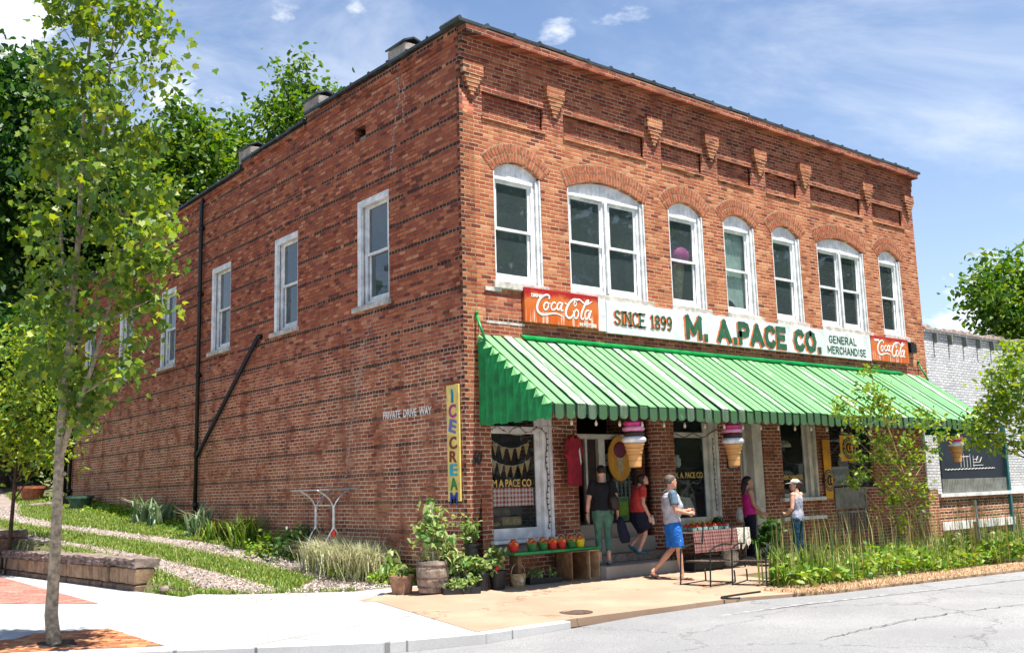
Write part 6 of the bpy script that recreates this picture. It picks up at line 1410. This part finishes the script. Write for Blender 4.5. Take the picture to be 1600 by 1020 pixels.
blade_clump('lily_clump', 'dark arching lily leaves between the yucca and the tube frame', -.42, 7.2, 130, .75, .16, 'blade_green', .035, 1.1)
blade_clump('lily_clump', 'green strap leaves beside the near drain pipe base', -.45, 8.7, 90, .5, .18, 'blade_green', .035, 1.1)
for (x, y, n, r_) in ((-.42, 3.55, 1100, .22), (-.40, 2.85, 1500, .24), (-.45, 2.3, 900, .20)):
    lb = {3.55: 'mound of pale ornamental grass nearest the tube frame', 2.85: 'largest middle mound of pale ornamental grass by the side wall', 2.3: 'mound of pale ornamental grass nearest the barrel'}[y]
    blade_clump('ornamental_grass', lb, x, y, n, .62, r_, 'blade_pale', .016, 1.2, group='pale ornamental grass mounds')
def shrub(label, x, y, rx_, h, n, mat, size, name='shrub', group=None):
    z = H(x, y); t = thing(name, label, 'shrub', (x, y, z), group); pts = [(x + random.gauss(0, rx_ * .5), y + random.gauss(0, rx_ * .6), z + h * random.uniform(.15, .95)) for _ in range(n)]
    mb = MB(); [branch(mb, (x, y, z), p, .012, .004, 5, .1) for p in random.sample(pts, min(10, n))]; mb.build('stem', 'twig', t); leaves_obj('foliage', clusters(pts, 26, rx_ * .28), size, mat, t, OVAL, droop=.1)
shrub('dark green leafy shrub at the foot of the tube frame', -.35, 5.0, .5, .55, 26, 'leaf_wood', .09)
shrub('bright green leafy shrub left of the tube frame', -.45, 6.1, .45, .38, 20, 'leaf_ground', .09)
shrub('low bright green plant between the ornamental grass and the clay pot', -.5, 1.7, .28, .28, 14, 'leaf_ground', .07)
shrub('low yellow-green plant in front of the ornamental grass mounds', -.75, 2.5, .30, .2, 12, 'leaf_ground', .07)
shrub('dark leafy potted shrub standing by the right end of the market table', 5.95, -1.35, .18, .85, 22, 'leaf_wood', .10)
# the flower bed along the road
bed = [(3.3, -3.40), (3.6, -3.75), (8.3, -4.05), (14, -4.6), (24, -6.0), (24, -2.2), (14, -2.0), (6.5, -2.0), (4.6, -2.3)]
P_ = []
while len(P_) < 15000:
    x = 3.2 + 20 * random.random() ** 1.3; y = random.uniform(-6, -1.95)
    if inpoly(x, y, bed):
        hh = .25 + .10 * math.sin(x * 2.1 + 1.3 * math.sin(y * 3)) + .08 * math.sin(x * 5.3 + y * 4); P_.append((x, y, .03 + hh * random.random() ** .6))
tag(leaves_obj('ground_cover', P_, .105, 'leaf_ground', None, OVAL, droop=-.25, up=.5), 'low bright leaves filling the roadside flower bed', 'ground cover', kind='stuff')
P_ = []
while len(P_) < 5200:
    x = 3.4 + 18 * random.random() ** 1.15; y = random.uniform(-4.6, -2.0)
    if inpoly(x, y, bed) and math.sin(x * 3.7) + math.sin(x * 1.9 + 2 * y) > -.5: P_.append((x, y, .03))
tag(blades_obj('tall_stalks', P_[:1150], .92, 'blade_stalk', None, .013, .16, .4), 'tall thin green and straw stalks standing up through the flower bed', 'tall grass', kind='stuff')
tag(blades_obj('bent_grass', P_[1150:3400], .40, 'blade_green', None, .016, 1.1, .5), 'bent green grass blades leaning out of the flower bed', 'grass', kind='stuff')
P_ = []
while len(P_) < 5200:
    x = 2.9 + 16 * random.random() ** 1.3; k = kerby(x); y = random.uniform(k - .03, k + .75); P_.append((x, y, max(H(x, y), 0) + .012))
tag(blades_obj('dry_grass', P_, .045, 'leaf_dead', None, .012, 1.8, .5), 'dry straw coloured grass on the road verge', 'dry grass', kind='stuff')
blade_clump('iris_clump', 'tall dark iris leaves at the left end of the flower bed', 3.75, -3.15, 80, .62, .13, 'blade_green', .03, .35)
blade_clump('iris_clump', 'tall iris leaves second from the left end of the flower bed', 4.35, -3.3, 70, .60, .13, 'blade_green', .03, .35)
P_ = []
while len(P_) < 9000:
    y = 1.3 + 20 * random.random() ** 1.7; x = random.uniform(-3.3, -.3)
    if inpoly(x, y, trA) or inpoly(x, y, trB): P_.append((x, y, H(x, y) + .016))
leaf_mat('pebble', [(.20, .17, .15), (.42, .36, .32), (.60, .54, .49), (.30, .25, .22)], 0.0, .9)
tag(leaves_obj('gravel_stones', P_, .045, 'pebble', None, DIAM, droop=0, up=2.5), 'loose pale gravel in the two wheel tracks of the drive', 'gravel', kind='stuff')
P_ = []
while len(P_) < 500:
    x = random.uniform(-3.1, -.3); y = random.uniform(1.3, 6); P_.append((x, y, H(x, y) + .02))
tag(leaves_obj('fallen_leaves', P_, .045, 'leaf_dead', None, OVAL, droop=0, up=2), 'scattered dry leaves on the drive', 'fallen leaves', kind='stuff')
mb = MB(); mb.ball((-3.25, 4.15, .1), .13, 9, 6, (1, 1.3, .7)); tag(mb.build('loose_stone', 'stone_cap'), 'loose rock at the near end of the low stone wall', 'rock')
mb = MB(); mb.tube([(10.2, -3.2, .0), (10.15, -3.2, 1.15)], .022, 8); tag(mb.build('sign_post', 'steel'), 'thin bare metal post standing in the flower bed', 'post')
mb = MB(); mb.tube([(9.75, -3.4, .0), (9.68, -3.38, .75)], .035, 8); tag(mb.build('wooden_stake', 'stalk_straw'), 'short orange-brown wooden stake beside the metal post', 'stake')

# ------------------------------------------------------------------ people
def remeshed(mb, voxel, smooth=3):
    me = bpy.data.meshes.new('t'); me.from_pydata([tuple(v_) for v_ in mb.v], [], mb.f); bm = bmesh.new(); bm.from_mesh(me); bmesh.ops.recalc_face_normals(bm, faces=bm.faces); bm.to_mesh(me); bm.free()
    o = bpy.data.objects.new('t', me); C.objects.link(o); r_ = o.modifiers.new('r', 'REMESH'); r_.mode = 'VOXEL'; r_.voxel_size = voxel; r_.use_smooth_shade = True
    s_ = o.modifiers.new('s', 'SMOOTH'); s_.factor = .5; s_.iterations = smooth
    m2 = bpy.data.meshes.new_from_object(o.evaluated_get(bpy.context.evaluated_depsgraph_get())); bpy.data.objects.remove(o); bpy.data.meshes.remove(me); return m2
def V3(*a): return Vector(a)
def person(label, loc, heading, k, J, skin, hairm, spec):
    """J: joints in the figure's own frame (x right, y forward, z up, metres at 1.70 m tall)"""
    base = dict(pel=V3(0, 0, .94), wai=V3(0, 0, 1.08), che=V3(0, .0, 1.27), nek=V3(0, -.015, 1.44), hed=V3(0, .015, 1.585),
                sR=V3(.165, -.015, 1.385), eR=V3(.215, -.035, 1.10), wR=V3(.225, .03, .85), sL=V3(-.165, -.015, 1.385), eL=V3(-.215, -.035, 1.10), wL=V3(-.225, .03, .85),
                hR=V3(.085, 0, .90), kR=V3(.095, .02, .49), aR=V3(.095, -.03, .075), hL=V3(-.085, 0, .90), kL=V3(-.095, .02, .49), aL=V3(-.095, -.03, .075),
                fR=V3(0, 1, -.0), fL=V3(0, 1, -.0), dR=V3(0, .25, -1), dL=V3(0, .25, -1), turn=0., nod=0., bulk=1.0, hips=1.0, belly=0.)
    for q, val in J.items(): base[q] = Vector(val) if isinstance(val, tuple) else val
    J = base; M_ = rotz(heading)
    root = thing('person', label, 'person', loc)
    def TR(me, name, mat, child_of=None):
        for v_ in me.vertices: v_.co = M_ @ (v_.co * k)
        me.materials.clear(); me.materials.append(MATS[mat]); me.name = name; return link(bpy.data.objects.new(name, me), child_of if child_of is not None else root)
    def fin(mb, name, mat, vox=None, sm_=3):
        if vox: me = remeshed(mb, vox, sm_)
        else:
            me = bpy.data.meshes.new(name); me.from_pydata([tuple(v_) for v_ in mb.v], [], mb.f); bm = bmesh.new(); bm.from_mesh(me); bmesh.ops.recalc_face_normals(bm, faces=bm.faces); bm.to_mesh(me); bm.free(); me.polygons.foreach_set('use_smooth', [True] * len(me.polygons))
        return TR(me, name, mat)
    bu = J['bulk']; hp = J['hips']
    def torso(mb, e=0., z0='pel', top=True):
        P_ = [J['pel'] - V3(0, 0, .09), J['pel'], J['pel'].lerp(J['wai'], .55), J['wai'], J['wai'].lerp(J['che'], .5), J['che'], J['che'].lerp(J['nek'], .45), J['che'].lerp(J['nek'], .75), J['nek'] - V3(0, 0, .01)]
        Rr = [(.10 * hp, .150 * hp), (.115 * hp, .165 * hp), (.108 * hp, .150 * hp), (.100 * bu + J['belly'] * .5, .130 * bu), (.108 * bu + J['belly'], .142 * bu), (.112 * bu, .160 * bu), (.098 * bu, .165 * bu), (.078, .125), (.055, .062)]
        P_ = [p + V3(0, J['belly'] * (.5 if i in (3, 4) else 0), 0) for i, p in enumerate(P_)]
        mb.tube(P_, [(a + e, b_ + e) for a, b_ in Rr], 18)
    def arm(mb, s_, e=0., upto=1.0, r0=None):
        S, E_, Wq = J['s' + s_], J['e' + s_], J['w' + s_]
        if upto <= .5: mb.tube([S + V3(0, 0, .01), S.lerp(E_, .35), S.lerp(E_, upto * 2)], [.056 + e, .053 + e, .050 + e * 1.35], 12); return
        mb.tube([S, S.lerp(E_, .3), S.lerp(E_, .8), E_, E_.lerp(Wq, .3), E_.lerp(Wq, .75), Wq], [.052, .049, .042, .038, .040, .030, .025], 12)
    def leg(mb, s_, e=0., upto=1.0, flare=0.):
        Hh, K, A = J['h' + s_], J['k' + s_], J['a' + s_]
        P_ = [Hh + V3(0, 0, .02), Hh.lerp(K, .25), Hh.lerp(K, .6), K, K.lerp(A, .3), K.lerp(A, .65), A]; Rr = [.092 * hp, .088 * hp, .070, .054, .056, .042, .035]; T_ = [0, .125, .3, .5, .65, .825, 1.0]
        if upto < 1:
            n = [i for i, t_ in enumerate(T_) if t_ < upto]; L = n[-1]; f = (upto - T_[L]) / (T_[L + 1] - T_[L]); P_, Rr = P_[:L + 1] + [P_[L].lerp(P_[L + 1], f)], Rr[:L + 1] + [Rr[L] + (Rr[L + 1] - Rr[L]) * f]
        mb.tube(P_, [r_ + e + flare * i / (len(P_) - 1) for i, r_ in enumerate(Rr)], 14)
    # body ------------------------------------------------
    b = MB(); torso(b, -.012)
    b.tube([J['nek'] - V3(0, 0, .05), J['nek'] + V3(0, 0, .02), J['hed'] - V3(0, .015, .06)], [.062, .052, .05], 12)
    for s_ in 'RL':
        arm(b, s_); leg(b, s_, -.004); b.ball(tuple(J['s' + s_]), .058, 10, 7)
        A, F_ = J['a' + s_], J['f' + s_].normalized(); b.tube([A + V3(0, 0, .0), A - V3(0, 0, .03) + F_ * -.02], [.036, .034], 10); up = V3(0, 0, 1)
        b.tube([A - V3(0, 0, .045) - F_ * .045, A - V3(0, 0, .04) + F_ * .02, A - V3(0, 0, .045) + F_ * .10, A - V3(0, 0, .052) + F_ * .165], [(.032, .032), (.034, .037), (.024, .043), (.013, .034)] if abs(F_.z) > .9 else [.030, .034, .026, .016], 10)
        # hand: palm, four unequal fingers and a thumb from its side
        Wq, D_ = J['w' + s_], J['d' + s_].normalized(); sd = V3(1 if s_ == 'R' else -1, 0, 0); sd = (sd - D_ * sd.dot(D_)); sd = sd.normalized() if sd.length > .1 else V3(0, 1, 0); fr = D_.cross(sd)
        if fr.y < 0: fr = -fr
        b.tube([Wq, Wq + D_ * .035, Wq + D_ * .085], [(.022, .024), (.026, .026), (.024, .024)], 10)
        b.tube([Wq + D_ * .02 + fr * .01, Wq + D_ * .05 + fr * .022, Wq + D_ * .082 + fr * .02], [.016, .018, .014], 8)
        b.tube([Wq + D_ * .02 - fr * .012, Wq + D_ * .05 - fr * .02, Wq + D_ * .082 - fr * .02], [.016, .017, .013], 8)
        for q, (o, L) in enumerate(((.028, .070), (.010, .078), (-.009, .072), (-.027, .056))):
            p0 = Wq + D_ * .078 + fr * o; p1 = p0 + D_ * L * .5 - sd * .006; p2 = p1 + (D_ * .75 - sd * .65).normalized() * L * .5; b.tube([p0, p1, p2], [.0098, .009, .0075], 7)
        p0 = Wq + D_ * .025 + fr * .025; b.tube([p0, p0 + (D_ + fr * .9).normalized() * .035, p0 + (D_ + fr * .9).normalized() * .035 + (D_ + fr * .2 - sd * .3).normalized() * .032], [.012, .0105, .0085], 7)
    # head, turned and nodded on the neck
    Th = Matrix.Rotation(J['turn'], 3, 'Z') @ Matrix.Rotation(-J['nod'], 3, 'X'); hc = J['hed']
    hm = MB(); hm.rings([(0, .052, -.118, .022, .018), (0, .045, -.108, .040, .036), (0, .030, -.085, .052, .056), (0, .012, -.05, .062, .078), (0, .0, -.01, .069, .090), (0, -.006, .03, .073, .095), (0, -.010, .065, .070, .090), (0, -.012, .092, .054, .070), (0, -.012, .108, .028, .038)], 20)
    hm.tube([(0, .082, .010), (0, .098, -.022), (0, .088, -.038)], [.009, .014, .010], 8); hm.tube([(-.04, .078, .022), (0, .086, .026), (.04, .078, .022)], [.010, .012, .010], 8); hm.tube([(-.022, .078, -.066), (0, .086, -.064), (.022, .078, -.066)], [.006, .009, .006], 7)
    for s_ in (-1, 1): hm.ball((s_ * .070, -.010, -.008), .030, 8, 6, (.4, .75, 1.05))
    b.add([hc + Th @ v_ for v_ in hm.v], hm.f)
    fin(b, 'body', skin, .0078, 2)
    e_ = MB()
    for s_ in (-1, 1): e_.ball(tuple(hc + Th @ V3(s_ * .030, .080, .006)), .0115, 8, 6)
    fin(e_, 'eyes', 'eye_dark'); l_ = MB(); l_.tube([hc + Th @ V3(-.024, .077, -.066), hc + Th @ V3(0, .090, -.065), hc + Th @ V3(.024, .077, -.066)], [.003, .0055, .003], 7); fin(l_, 'mouth', 'lip')
    # hair
    hb = MB(); g = spec['hair']; q = MB()
    q.rings([(0, -.035, -.055 if g != 'short' else -.03, .064, .066), (0, -.035, -.02, .076, .074), (0, -.026, .02, .083, .086), (0, -.014, .055, .083, .100), (0, -.013, .085, .070, .088), (0, -.014, .108, .045, .058), (0, -.014, .121, .015, .02)], 18); hb.add([hc + Th @ v_ for v_ in q.v], q.f)
    if g == 'bob': hb.add(*[(lambda m_: ([hc + Th @ v_ for v_ in m_.v], m_.f))(m_) for m_ in [(lambda m_: (m_.tube([(0, -.03, .06), (0, -.055, 0), (0, -.065, -.06), (0, -.05, -.10)], [(.07, .07), (.06, .078), (.05, .074), (.03, .05)], 14), m_)[1])(MB())]][0])
    if g == 'long':
        m_ = MB(); m_.tube([(0, -.03, .05), (0, -.07, -.03), (0, -.10, -.14), (0, -.11, -.28), (0, -.10, -.42), (0, -.10, -.50)], [(.06, .075), (.055, .08), (.045, .078), (.04, .07), (.03, .055), (.012, .03)], 14); hb.add([hc + Th @ v_ for v_ in m_.v], m_.f)
    if g == 'bun': hb.ball(tuple(hc + Th @ V3(0, -.11, .03)), .055, 10, 8)
    for v_ in hb.v: v_ += V3(random.uniform(-.003, .003), random.uniform(-.003, .003), random.uniform(-.003, .003))
    fin(hb, 'hair', hairm, .008, 1)
    # clothes
    for nm, mat, kind, a in spec['wear']:
        c = MB()
        if kind == 'tee':
            torso(c, .027)
            for v_ in c.v: v_.z = max(v_.z, J['pel'].z - a.get('hem', .02))
            for s_ in 'RL': arm(c, s_, .017, a.get('sl', .33)); c.ball(tuple(J['s' + s_] + V3(0, 0, .004)), .068, 10, 7)
            for v_ in c.v:
                lim = J['nek'].z - .035
                if v_.z > lim and abs(v_.x - J['nek'].x) < .085: v_.z = lim
            fin(c, nm, mat, .011, 2)
        elif kind == 'tank':
            torso(c, .010)
            for v_ in c.v:
                if v_.z > J['che'].z + .06: v_.z = J['che'].z + .06
            for s_ in (-1, 1): c.tube([J['che'] + V3(s_ * .085, .085, .03), J['sR' if s_ > 0 else 'sL'] + V3(-s_ * .07, .01, .065), J['che'] + V3(s_ * .075, -.10, .05)], .016, 7)
            fin(c, nm, mat, .010, 1)
        elif kind == 'legs':
            P_ = [J['pel'] - V3(0, 0, .10), J['pel'], J['pel'].lerp(J['wai'], .6)]; c.tube(P_, [(.11 * hp, .16 * hp), (.122 * hp, .170 * hp), (.108 * hp, .150 * hp)], 18)
            if hp > 1.02:
                for s_ in (-1, 1): c.ball(tuple(J['pel'] + V3(s_ * .072, -.045, -.045)), .088 * hp, 12, 8)
            for s_ in 'RL': leg(c, s_, a.get('e', .007), a['to'], a.get('flare', 0))
            fin(c, nm, mat, .010, 2)
        elif kind == 'skirt':
            pz = J['pel']; c.tube([pz + V3(0, 0, .11), pz, pz - V3(0, -.02, .14), (J['kR'] + J['kL']) / 2 + V3(0, 0, .07)], [(.112, .145), (.135, .178), (.155, .195), (.19, .205)], 20)
            for v_ in c.v:
                if v_.z < pz.z - .1: aa = math.atan2(v_.y, v_.x); v_ += V3(math.cos(aa), math.sin(aa), 0) * .012 * math.sin(aa * 7)
            fin(c, nm, mat, .011, 1)
        elif kind == 'sleevepatch':
            for s_ in 'RL': arm(c, s_, .021, .345); c.ball(tuple(J['s' + s_] + V3(0, 0, .004)), .0715, 10, 7)
            fin(c, nm, mat, .010, 2)
        elif kind in ('shoe', 'flop'):
            for s_ in 'RL':
                A, F_ = J['a' + s_], J['f' + s_].normalized(); c = MB(); o = V3(0, 0, -.045); side = F_.cross(V3(0, 0, 1)).normalized(); upv = side.cross(F_)
                if kind == 'shoe': c.tube([A + o - F_ * .065, A + o + V3(0, 0, .006) - F_ * .02, A + o + F_ * .04, A + o + F_ * .12 - upv * .006, A + o + F_ * .185 - upv * .010], [.032, .043, .042, .034, .020], 12, True, (upv, .85))
                else:
                    sole = [(-.07, .028), (-.03, .036), (.05, .038), (.12, .044), (.17, .036), (.195, .015)]; L = [A + o - upv * .028 + F_ * f_ + side * w_ for f_, w_ in sole] + [A + o - upv * .028 + F_ * f_ - side * w_ for f_, w_ in reversed(sole)]; c.prism(L, upv * -.016)
                    for q in (-1, 1): c.tube([A + o - upv * .02 + F_ * .13, A + o + upv * .012 + F_ * .085 + side * q * .022, A + o - upv * .018 + F_ * .04 + side * q * .040], .006, 6)
                fin(c, nm, mat)
        elif kind == 'custom': a['f'](c, J, hc, Th); fin(c, nm, mat, a.get('vox'))
    return root
def PX2(px, py, z):
    d = pxdir(px, py); t_ = (z - CAM.z) / d.z; return CAM + d * t_
# woman in black top and sage leggings stepping up to the door
def backpack(c, J, hc, Th): c.tube([(.14, -.13, 1.22), (.17, -.15, 1.12), (.19, -.155, 1.0), (.18, -.15, .93)], [(.04, .05), (.07, .085), (.075, .095), (.05, .07)], 12)
def straps(c, J, hc, Th):
    c.tube([(.12, -.10, 1.40), (.13, -.15, 1.30), (.15, -.19, 1.15)], .012, 7); c.tube([(.10, -.20, 1.05), (.10, -.22, .88), (.14, -.22, .82), (.18, -.2, .92)], .008, 6)
def jacket(c, J, hc, Th): c.tube([(.30, .02, .80), (.31, .0, .72), (.33, -.02, .58), (.37, -.02, .44), (.38, -.02, .36)], [(.02, .03), (.05, .075), (.06, .09), (.06, .10), (.03, .07)], 14)
def watch(c, J, hc, Th): c.tube([J['wL'] + V3(0, 0, .02), J['wL'] + V3(0, 0, .05)], .033, 10)
person('woman in a black top and sage cropped leggings walking up the shop steps', (2.55, -.46, .305), R(-34), .985,
       dict(hL=(-.085, 0, .90), kL=(-.09, .03, .50), aL=(-.085, -.02, .075), kR=(.085, .05, .50), aR=(.06, -.11, .09), fR=(0, .97, -.12), eL=(-.25, -.02, 1.09), wL=(-.27, .02, .86), eR=(.24, -.05, 1.12), wR=(.27, .06, .90), dR=(.05, .1, -1), hips=1.12, bulk=1.08, turn=R(10), nod=R(8)), 'skin', 'hair_dark',
       dict(hair='short', wear=[('t_shirt', 'cloth_black', 'tee', {}), ('leggings', 'cloth_sage', 'legs', dict(to=.83)), ('shoe', 'shoe_grey', 'shoe', {}), ('shoulder_bag', 'leather_brown', 'custom', dict(f=backpack)), ('bag_strap', 'cloth_black', 'custom', dict(f=straps)), ('jacket', 'cloth_navy', 'custom', dict(f=jacket)), ('wristband', 'cloth_black', 'custom', dict(f=watch))]))
# woman in a coral top climbing the steps
def purse(c, J, hc, Th): c.tube([(.16, .22, .86), (.16, .23, .76), (.16, .24, .68)], [(.02, .03), (.035, .05), (.03, .045)], 10)
person('woman in a coral red top and navy skirt climbing the steps with her head bowed', (3.48, -.38, .30), R(-108), .93,
       dict(kR=(.09, .10, .52), aR=(.09, -.04, .21), fR=(0, 1, 0), hL=(-.08, .0, .90), kL=(-.09, .22, .60), aL=(-.07, -.12, .30), fL=(0, .8, -.6), che=(0, .05, 1.25), nek=(0, .085, 1.41), hed=(0, .15, 1.53), sR=(.15, .06, 1.36), sL=(-.15, .06, 1.36), eR=(.19, .03, 1.08), wR=(.19, .15, .84), eL=(-.2, .10, 1.08), wL=(-.12, .27, .92), dL=(0, .3, -1), hips=1.06, turn=R(-8), nod=R(-22)), 'skin', 'hair_brown',
       dict(hair='bob', wear=[('blouse', 'cloth_coral', 'tee', dict(sl=.30)), ('skirt', 'cloth_navy', 'skirt', {}), ('shoe', 'shoe_teal', 'shoe', {}), ('purse', 'cloth_pale', 'custom', dict(f=purse))]))
# man in grey and blue shirt, mid stride
def shortprint(c, J, hc, Th):
    c.prism([(.185, .02, .66), (.192, .07, .64), (.188, .08, .55), (.186, .03, .56)], (.006, 0, 0))
person('man in a grey and slate shirt and bright blue shorts striding past the steps', (2.98, -1.64, GZ(3.3, -1.6)), R(-122), .995,
       dict(hR=(.085, 0, .90), kR=(.10, .06, .50), aR=(.10, .10, .068), fR=(.05, 1, .02), hL=(-.085, .0, .90), kL=(-.09, .01, .49), aL=(-.08, -.34, .135), fL=(0, .80, -.52), eR=(.245, .0, 1.12), wR=(.15, .24, 1.06), dR=(-.25, 1, .02), eL=(-.23, .02, 1.12), wL=(-.08, .27, 1.10), dL=(.3, 1, .1), che=(0, .0, 1.26), belly=.035, bulk=1.16, turn=R(8), nod=R(-4)), 'skin_tan', 'hair_grey',
       dict(hair='short', wear=[('shirt', 'cloth_grey', 'tee', dict(hem=.05)), ('sleeves', 'cloth_slate', 'sleevepatch', {}), ('shorts', 'cloth_blue', 'legs', dict(to=.47, e=.018, flare=.03)), ('shorts_print', 'letter_white', 'custom', dict(f=shortprint)), ('flip_flop', 'rubber_black', 'flop', {})]))
# woman in pink
def tote(c, J, hc, Th): c.tube([(.0, -.20, 1.06), (.0, -.21, .92), (.0, -.20, .78)], [(.05, .06), (.075, .09), (.07, .08)], 12)
person('woman with long dark hair in a bright pink sleeveless top behind the market table', (6.55, -.45, GZ(6.5, -.4)), R(-118), .965,
       dict(eR=(.19, .03, 1.12), wR=(.16, .22, .95), eL=(-.19, .02, 1.12), wL=(-.12, .20, .96), dR=(0, 1, -.5), dL=(0, 1, -.5), nod=R(-8), turn=R(-6)), 'skin_tan', 'hair_dark',
       dict(hair='long', wear=[('vest_top', 'cloth_pink', 'tank', {}), ('jeans', 'cloth_navy', 'legs', dict(to=.98)), ('shoe', 'shoe_grey', 'shoe', {}), ('tote_bag', 'cloth_pale', 'custom', dict(f=tote))]))
# woman in a cap seen from behind
def cap(c, J, hc, Th):
    q = MB(); q.rings([(0, -.012, .03, .084, .103), (0, -.012, .07, .083, .100), (0, -.013, .10, .066, .080), (0, -.014, .124, .03, .04)], 18); q.prism([(-.075, .06, .035), (.075, .06, .035), (.06, .17, .02), (0, .19, .018), (-.06, .17, .02)], (0, 0, .012)); c.add([hc + Th @ v_ for v_ in q.v], q.f)
person('woman in a pale cap, grey vest and dark jeans standing by the right-hand shop windows', (6.50, -1.60, GZ(6.5, -1.6)), R(8), .92,
       dict(eR=(.22, .06, 1.12), wR=(.06, .19, 1.02), dR=(-1, .3, 0), eL=(-.24, -.02, 1.12), wL=(-.20, .14, 1.0), dL=(.4, 1, .2), aR=(.09, -.03, .07), turn=R(32), nod=R(-3)), 'skin', 'hair_brown',
       dict(hair='bun', wear=[('vest', 'cloth_lilac', 'tank', {}), ('jeans', 'cloth_denim', 'legs', dict(to=.98)), ('shoe', 'shoe_grey', 'shoe', {}), ('cap', 'cloth_pale', 'custom', dict(f=cap))]))
